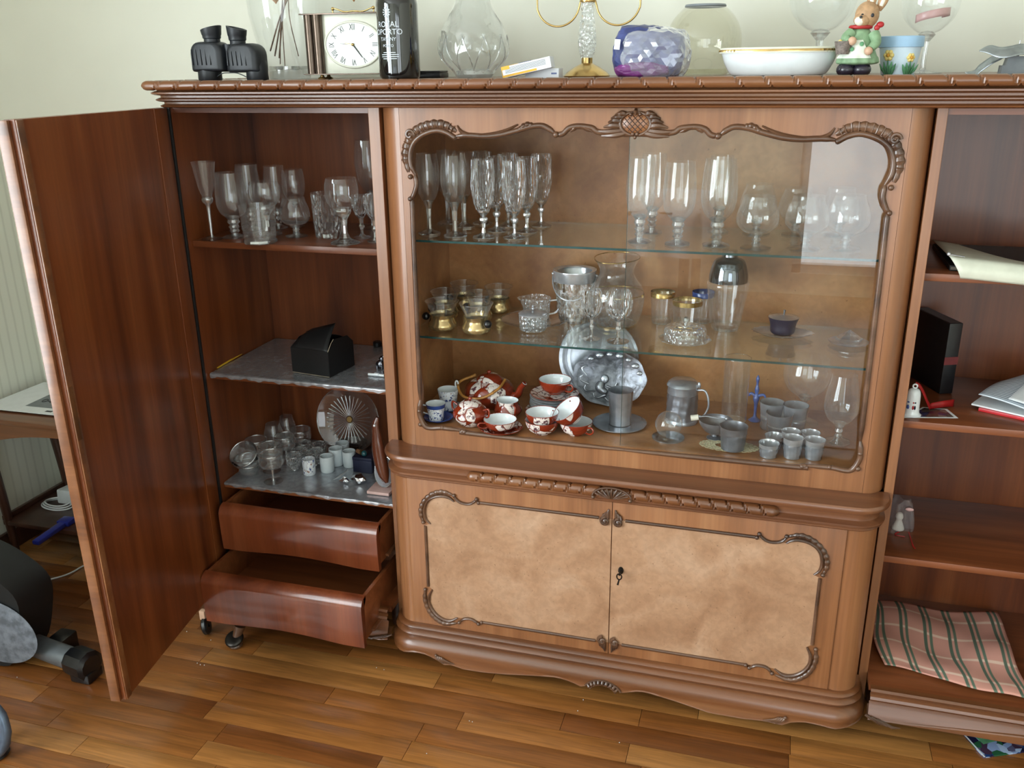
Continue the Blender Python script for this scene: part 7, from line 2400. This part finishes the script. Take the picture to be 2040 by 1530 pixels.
G().tube(spline([(.022, -.02, .006), (P2.x - P.x, P2.y - P.y - .02, .004), (P2.x - P.x + .004, P2.y - P.y - .034, .002)], 5), .0016, 6, flat=.4).tube(spline([(.0, -.022, .004), (-.01, -.035, .002), (.012, -.04, .002)], 5), .0014, 6).obj('ribbon_tail', 'red_ribbon', t, 60)

# bottom: plaid cloth
TL, TR, BR, BL = (at_z(u, v, ZR4 + .002) for u, v in ((1728, 1202), (1982, 1230), (2062, 1408), (1760, 1330)))
cc_ = (TL + BR) / 2
t = thing('plaid_cloth', 'pink plaid cloth with green stripes spread on the cabinet floor', 'cloth', cc_)
def cl(u, v):
    a, b = ext(TL, TR, u), ext(BL, BR, u)
    p = ext(a, b, v)
    w1 = .0045 * math.sin(7 * u + 3 * v) + .0035 * math.sin(11 * v - 4 * u) + .003 * math.sin(17 * u * v)
    ed = min(u, v, 1 - u, 1 - v)
    p = p + Vector((.010 * math.sin(5.5 * v + 1) * (1 if u < .06 else .6), .008 * math.sin(8 * u), 0))
    z = ZR4 + .0125 + w1 * min(1, .35 + 8 * ed)
    if p.y < .028:
        z = ZR4 + .0110 + w1 * .6 - max(0, .028 - p.y) * .05
    return Vector((p.x, p.y, z)) - cc_
grid_uv(48, 44, cl, 'fabric', 'plaid_cloth', t, world=False, thick=.0018)

# magazine on the floor under the right wing
m0, m1, m2 = at_z(1916, 1462, FLOOR), at_z(1960, 1511, FLOOR), at_z(2040, 1500, FLOOR)
dx_ = (m2 - m1)
dy_ = (m0 - m1)
t = thing('magazine', 'colourful magazine lying on the floor under the right cabinet', 'magazine', m1)
an = math.atan2(dx_.y, dx_.x)
g = G().box(0, .21, 0, .28, .0004, .004, .0006).turn(rotz(an))
g.obj('cover', 'magazine_print', t, 0)
G().box(.03, .21, .035, .058, .0041, .0045).turn(rotz(an + .12)).obj('green_band', 'leaf_green', t, 0)
G().box(-.0006, .003, 0, .28, .0042, .0046).turn(rotz(an)).obj('spine_edge', 'paper_white', t, 0)

# ================================================================ left of the open door
# small wooden side table against the left wall
TZ = at_y(60, 842, .13).z
t = thing('side_table', 'small dark wooden side table behind the open cabinet door', 'table', (-1.74, .30, FLOOR))
def tl(u, v):
    return at_y(u, v, .14)
tx0, tx1, ty0, ty1 = -2.07, -1.40, .14, .46
TOPZ = .470
G().box(tx0, tx1, ty0, ty1, TOPZ - .018, TOPZ, .006).obj('table_top', 'wood_moulding', t, 40, world=True)
ap = [(tx0 + .02, TOPZ - .019), (tx1 - .02, TOPZ - .019), (tx1 - .02, TOPZ - .10)] + [(tx0 + .05 + (tx1 - tx0 - .10) * (1 - k / 14), TOPZ - .048 - .04 * (abs(k / 7 - 1)) ** 2.2) for k in range(15)] + [(tx0 + .02, TOPZ - .10)]
G().prism(ap, ty0 + .012, ty0 + .028).obj('apron', 'wood_moulding', t, 30, world=True)
for x, y, sg in ((tx0 + .035, ty0 + .022, -1), (tx1 - .035, ty0 + .022, 1), (tx0 + .035, ty1 - .03, -1), (tx1 - .035, ty1 - .03, 1)):
    G().tube(spline([(x, y, TOPZ - .019), (x + sg * .012, y, TOPZ - .12), (x - sg * .004, y, .15), (x - sg * .012, y, FLOOR + .002)], 5), [.022 - .011 * i / 15 for i in range(16)], 10).obj('leg', 'wood_dark', t, 50, world=True)
G().box(tx0 + .03, tx1 - .03, ty0 + .01, ty1 - .02, .085, .100, .003).obj('lower_shelf', 'wood_dark', t, 30, world=True)
G().box(tx0 + .03, tx0 + .042, ty0 + .01, ty1 - .02, .1003, .118, .002).obj('shelf_rail', 'wood_dark', t, 30, world=True)
# papers on the table
pz = TOPZ + .0004
c = Vector((-1.93, .33, pz))
for k, (lab, rz, dx, dy) in enumerate((('lowest of the paper sheets lying on the side table', .05, .02, .01), ('middle paper sheet on the side table', -.06, .0, -.01), ('top printed paper sheet with black heading on the side table', .02, .03, -.03))):
    t = thing('paper_sheet', lab, 'paper', c + Vector((dx, dy, .0026 * k)), rz)
    G().box(-.15, .20, -.10, .13, 0, .0024, .0004).obj('sheet', 'paper_white', t, 0)
    if k == 2:
        text_geo('KEY', .030).move(lambda p: Vector((p.x + .05, p.y + .095, .0026))).obj('heading', 'ink_dark', t, 0)
        G().box(-.05, .10, -.055, .055, .00245, .0026).obj('picture', 'ink_grey', t, 0)
        for q in range(3):
            G().tube([(-.02 + .03 * q + .008 * math.cos(i * PI / 6), .0 + .012 * math.sin(i * PI / 6), .0030) for i in range(12)], .0014, 5, closed=True).tube([(-.012 + .03 * q, 0, .003), (.02 + .03 * q, -.012, .003)], .0016, 5).obj('key_picture', 'ink_dark', t, 0)
        G().box(.05, .075, -.085, -.073, .00245, .0026).obj('stamp', 'ink_dark', t, 0)
# power strip, cable and blue handle on the lower shelf
sz = .1004
a, b = at_z(70, 1080, sz + .012), at_z(128, 1040, sz + .012)
t = thing('hand_brush', 'dark blue plastic brush lying across the lower table shelf', 'brush', (a + b) / 2 - Vector((0, 0, .012)))
d = b - a
G().box(-d.length / 2, d.length / 2, -.013, .013, .0005, .016, .005).turn(rotz(math.atan2(d.y, d.x))).obj('grip', 'handle_blue', t, 40)
G().box(d.length / 2 - .01, d.length / 2 + .03, -.022, .022, .001, .018, .004).turn(rotz(math.atan2(d.y, d.x))).obj('head', 'handle_blue', t, 40)
p = at_z(140, 1000, sz)
t = thing('power_adapter', 'white power adapter standing on the lower table shelf', 'adapter', p + Vector((.03, .0, 0)))
G().box(-.055, .055, -.03, .03, .0004, .05, .006).turn(rotx(-.1)).move(lambda q: q + Vector((0, 0, .003))).obj('body', 'cable_white', t, 40)
t = thing('cable_coil', 'coiled white cable beside the power adapter on the shelf', 'cable', p + Vector((-.02, -.03, 0)))
g = G()
for k in range(3):
    g.tube([((.050 - .006 * k) * math.cos(i * PI / 16) * 1.2, (.040 - .004 * k) * math.sin(i * PI / 16), .0035 + .0055 * k + .002 * math.sin(i * PI / 8)) for i in range(32)], .0028, 6, closed=True)
g.obj('loops', 'cable_white', t, 60)
# floor cable
pts = [at_z(u, v, FLOOR + .003) for u, v in ((80, 1158), (110, 1152), (140, 1142), (165, 1128), (190, 1118), (240, 1085))]
t = thing('floor_cable', 'white cable lying on the floor behind the open door', 'cable', pts[2] - Vector((0, 0, .003)))
G().tube([q - pts[2] + Vector((0, 0, .0032)) for q in spline(pts, 5)], .0030, 7).obj('wire', 'cable_white', t, 60)
# exercise bike: black housing with dusty silver disc and floor tube
fp = at_z(185, 1352, FLOOR)
t = thing('exercise_bike', 'black exercise bike base with dusty silver disc and end-capped foot tube', 'exercise bike', (fp.x - .25, fp.y + .06, FLOOR))
ca, cb = at_z(158, 1318, FLOOR + .045), at_z(70, 1285, FLOOR + .045)
dirv = (cb - ca).normalized()
far_ = ca + dirv * .55
G().tube([ca + dirv * .02, far_], .030, 20).obj('foot_tube', 'grey_tube', t, 50, world=True)
capc = ca - dirv * .02
G().tube([capc - dirv * .028, capc - dirv * .020, capc + dirv * .030, capc + dirv * .045], [.030, .041, .041, .036], 10).obj('end_cap', 'black_plastic', t, 25, world=True)
G().box(capc.x - .03, capc.x + .03, capc.y - .028, capc.y + .028, FLOOR + .0003, FLOOR + .03, .006).obj('rubber_foot', 'black_plastic', t, 30, world=True)
# housing: thick rounded body standing behind/left of the tube
hc = at_z(0, 1330, FLOOR)
bxm = at_y(20, 1180, ca.y + .02)
def housing():
    out = [(u, v) for u, v in ((105, 1205), (100, 1150), (60, 1110), (0, 1075), (-80, 1050), (-200, 1040), (-330, 1120), (-360, 1290), (-200, 1380), (0, 1372), (60, 1325), (92, 1270))]
    y_ = ca.y + .09
    return [((p := at_y(u, v, y_)).x, max(p.z, FLOOR + .004)) for u, v in out]
hs = [(q.x, q.z) for q in spline([(x, 0, z) for x, z in housing()], 4, closed=True)]
hs = [(x, max(z, FLOOR + .002)) for x, z in hs]
G().prism(hs, ca.y - .03, ca.y + .09).obj('housing', 'bag_black', t, 40, world=True)
yd = ca.y - .034
cen = at_y(-8, 1258, yd)
rx_ = at_y(70, 1258, yd).x - cen.x
rz2 = cen.z - at_y(-8, 1316, yd).z
G().grid(lambda u, v: (cen.x + rx_ * v * math.cos(2 * PI * u), yd - .006 * (1 - v * v), cen.z + rz2 * v * math.sin(2 * PI * u)), 40, 8, cu=True).obj('disc', 'dusty_silver', t, 60, world=True)
G().box(at_y(98, 1220, ca.y + .06).x, at_y(128, 1220, ca.y + .06).x, ca.y + .03, ca.y + .09, FLOOR + .002, FLOOR + .07, .006).obj('rear_block', 'black_plastic', t, 30, world=True)
# blue-grey hose in the bottom left corner
p0_ = at_z(4, 1500, FLOOR)
t = thing('vacuum_hose', 'looped blue-grey hose end on the floor at bottom left', 'hose', (p0_.x, p0_.y, FLOOR))
for k, (r, w2) in enumerate(((.066, .012), (.040, .010))):
    g = G()
    pts = [(-.012 + r * math.cos(a) * .8, -.01 + .012 * math.sin(a), .012 + r * 1.0 + (r * 1.0) * math.sin(a)) for a in [i * PI / 14 for i in range(28)]]
    g.tube(pts, [w2 * (1 + .06 * math.cos(i * 2.2)) for i in range(28)], 10, closed=True).obj('loop', 'hose_blue', t, 50)
G().lathe([(0, .0003), (.03, .0003), (.034, .004), (.026, .012), (0, .013)], 24, (-.012, -.01, 0)).obj('base', 'black_plastic', t, 40)
# castor and turned knob below the drawers
p = at_z(470, 1288, FLOOR)
t = thing('turned_foot', 'loose turned wooden foot with dark disc standing under the drawers', 'foot', (p.x, p.y, FLOOR + .0003))
G().lathe(prof_pts([(0, 0), (.014, 0), (.020, .006), (.016, .014)], 3), 20).obj('spindle', 'wood_carved', t, 50)
g = G().lathe(prof_pts([(0, .006), (.020, .004), (.026, .0), (.024, -.006), (0, -.007)], 3), 24).turn(rotx(math.radians(28))).move(lambda q: q + Vector((0, -.004, .030)))
g.obj('disc', 'iron_dark', t, 50)
G().tube([(.004, .004, .030), (.012, .014, .062)], [.012, .016], 14).obj('neck', 'wood_carved', t, 50)
p = at_z(413, 1262, FLOOR)
t = thing('castor_wheel', 'black rubber castor wheel on the floor under the open door', 'castor', (p.x, p.y, FLOOR + .0003))
G().lathe([(.006, -.008), (.022, -.008), (.026, -.004), (.026, .004), (.022, .008), (.006, .008), (.006, -.008)], 24).turn(roty(math.radians(80))).turn(rotz(.35)).move(lambda q: q + Vector((0, 0, .0265))).obj('wheel', 'black_plastic', t, 40)
G().box(-.010, .008, -.008, .008, .045, .075, .003).move(lambda q: q + Vector((-.006, .004, 0))).obj('fork', 'skin_clay', t, 40)

# crumbs on the floor in front of the cabinet
g = G()
for u, v in ((355, 1262), (372, 1258), (393, 1321), (399, 1324), (407, 1325), (750, 1330), (765, 1334), (935, 1436), (941, 1438), (1151, 1416), (1162, 1394), (1234, 1479), (850, 1501), (34, 1349), (217, 1370), (364, 1236), (420, 1275)):
    q = at_z(u, v, FLOOR + .0012)
    g.ball(q, .0013, 6, 4)
o = g.obj('floor_crumbs', 'print_white', None, 60)
tag(o, 'scattered tiny white crumbs on the wooden floor before the cabinet', 'crumbs')
o['kind'] = 'stuff'

# ================================================================ the rest of the room (seen mirrored in the panes)
t = thing('dining_table', 'dining table under a white cloth in the room behind the viewer', 'table', (-.75, -3.55, FLOOR))
G().box(-1.45, -.10, -4.05, -3.05, .66, .70, .004).obj('table_top', 'wood_dark', t, 0, world=True)
for x in (-1.38, -.17):
    for y in (-3.98, -3.12):
        G().tube([(x, y, FLOOR), (x, y, .66)], .03, 10).obj('leg', 'wood_dark', t, 50, world=True)
t = thing('tablecloth', 'white tablecloth hanging over the dining table behind the viewer', 'tablecloth', (-.775, -3.55, .70))
def tc_(u, v):
    x = -1.62 + 1.69 * u
    y = -4.22 + 1.34 * v
    ex_, ey_ = max(0, -1.46 - x, x + .09), max(0, -4.06 - y, y + 3.04)
    dr = max(ex_, ey_)
    x = min(max(x, -1.465 - .02 * math.sin(y * 30) * (dr > 0)), -.085 + .02 * math.sin(y * 30) * (dr > 0))
    y = min(max(y, -4.065), -3.035 + .015 * math.sin(x * 30) * (dr > 0))
    return Vector((x, y, .7035 - dr * 1.6)) - Vector((-.775, -3.55, .70))
G().grid(tc_, 44, 40).obj('cloth', 'white_card', t, 60)
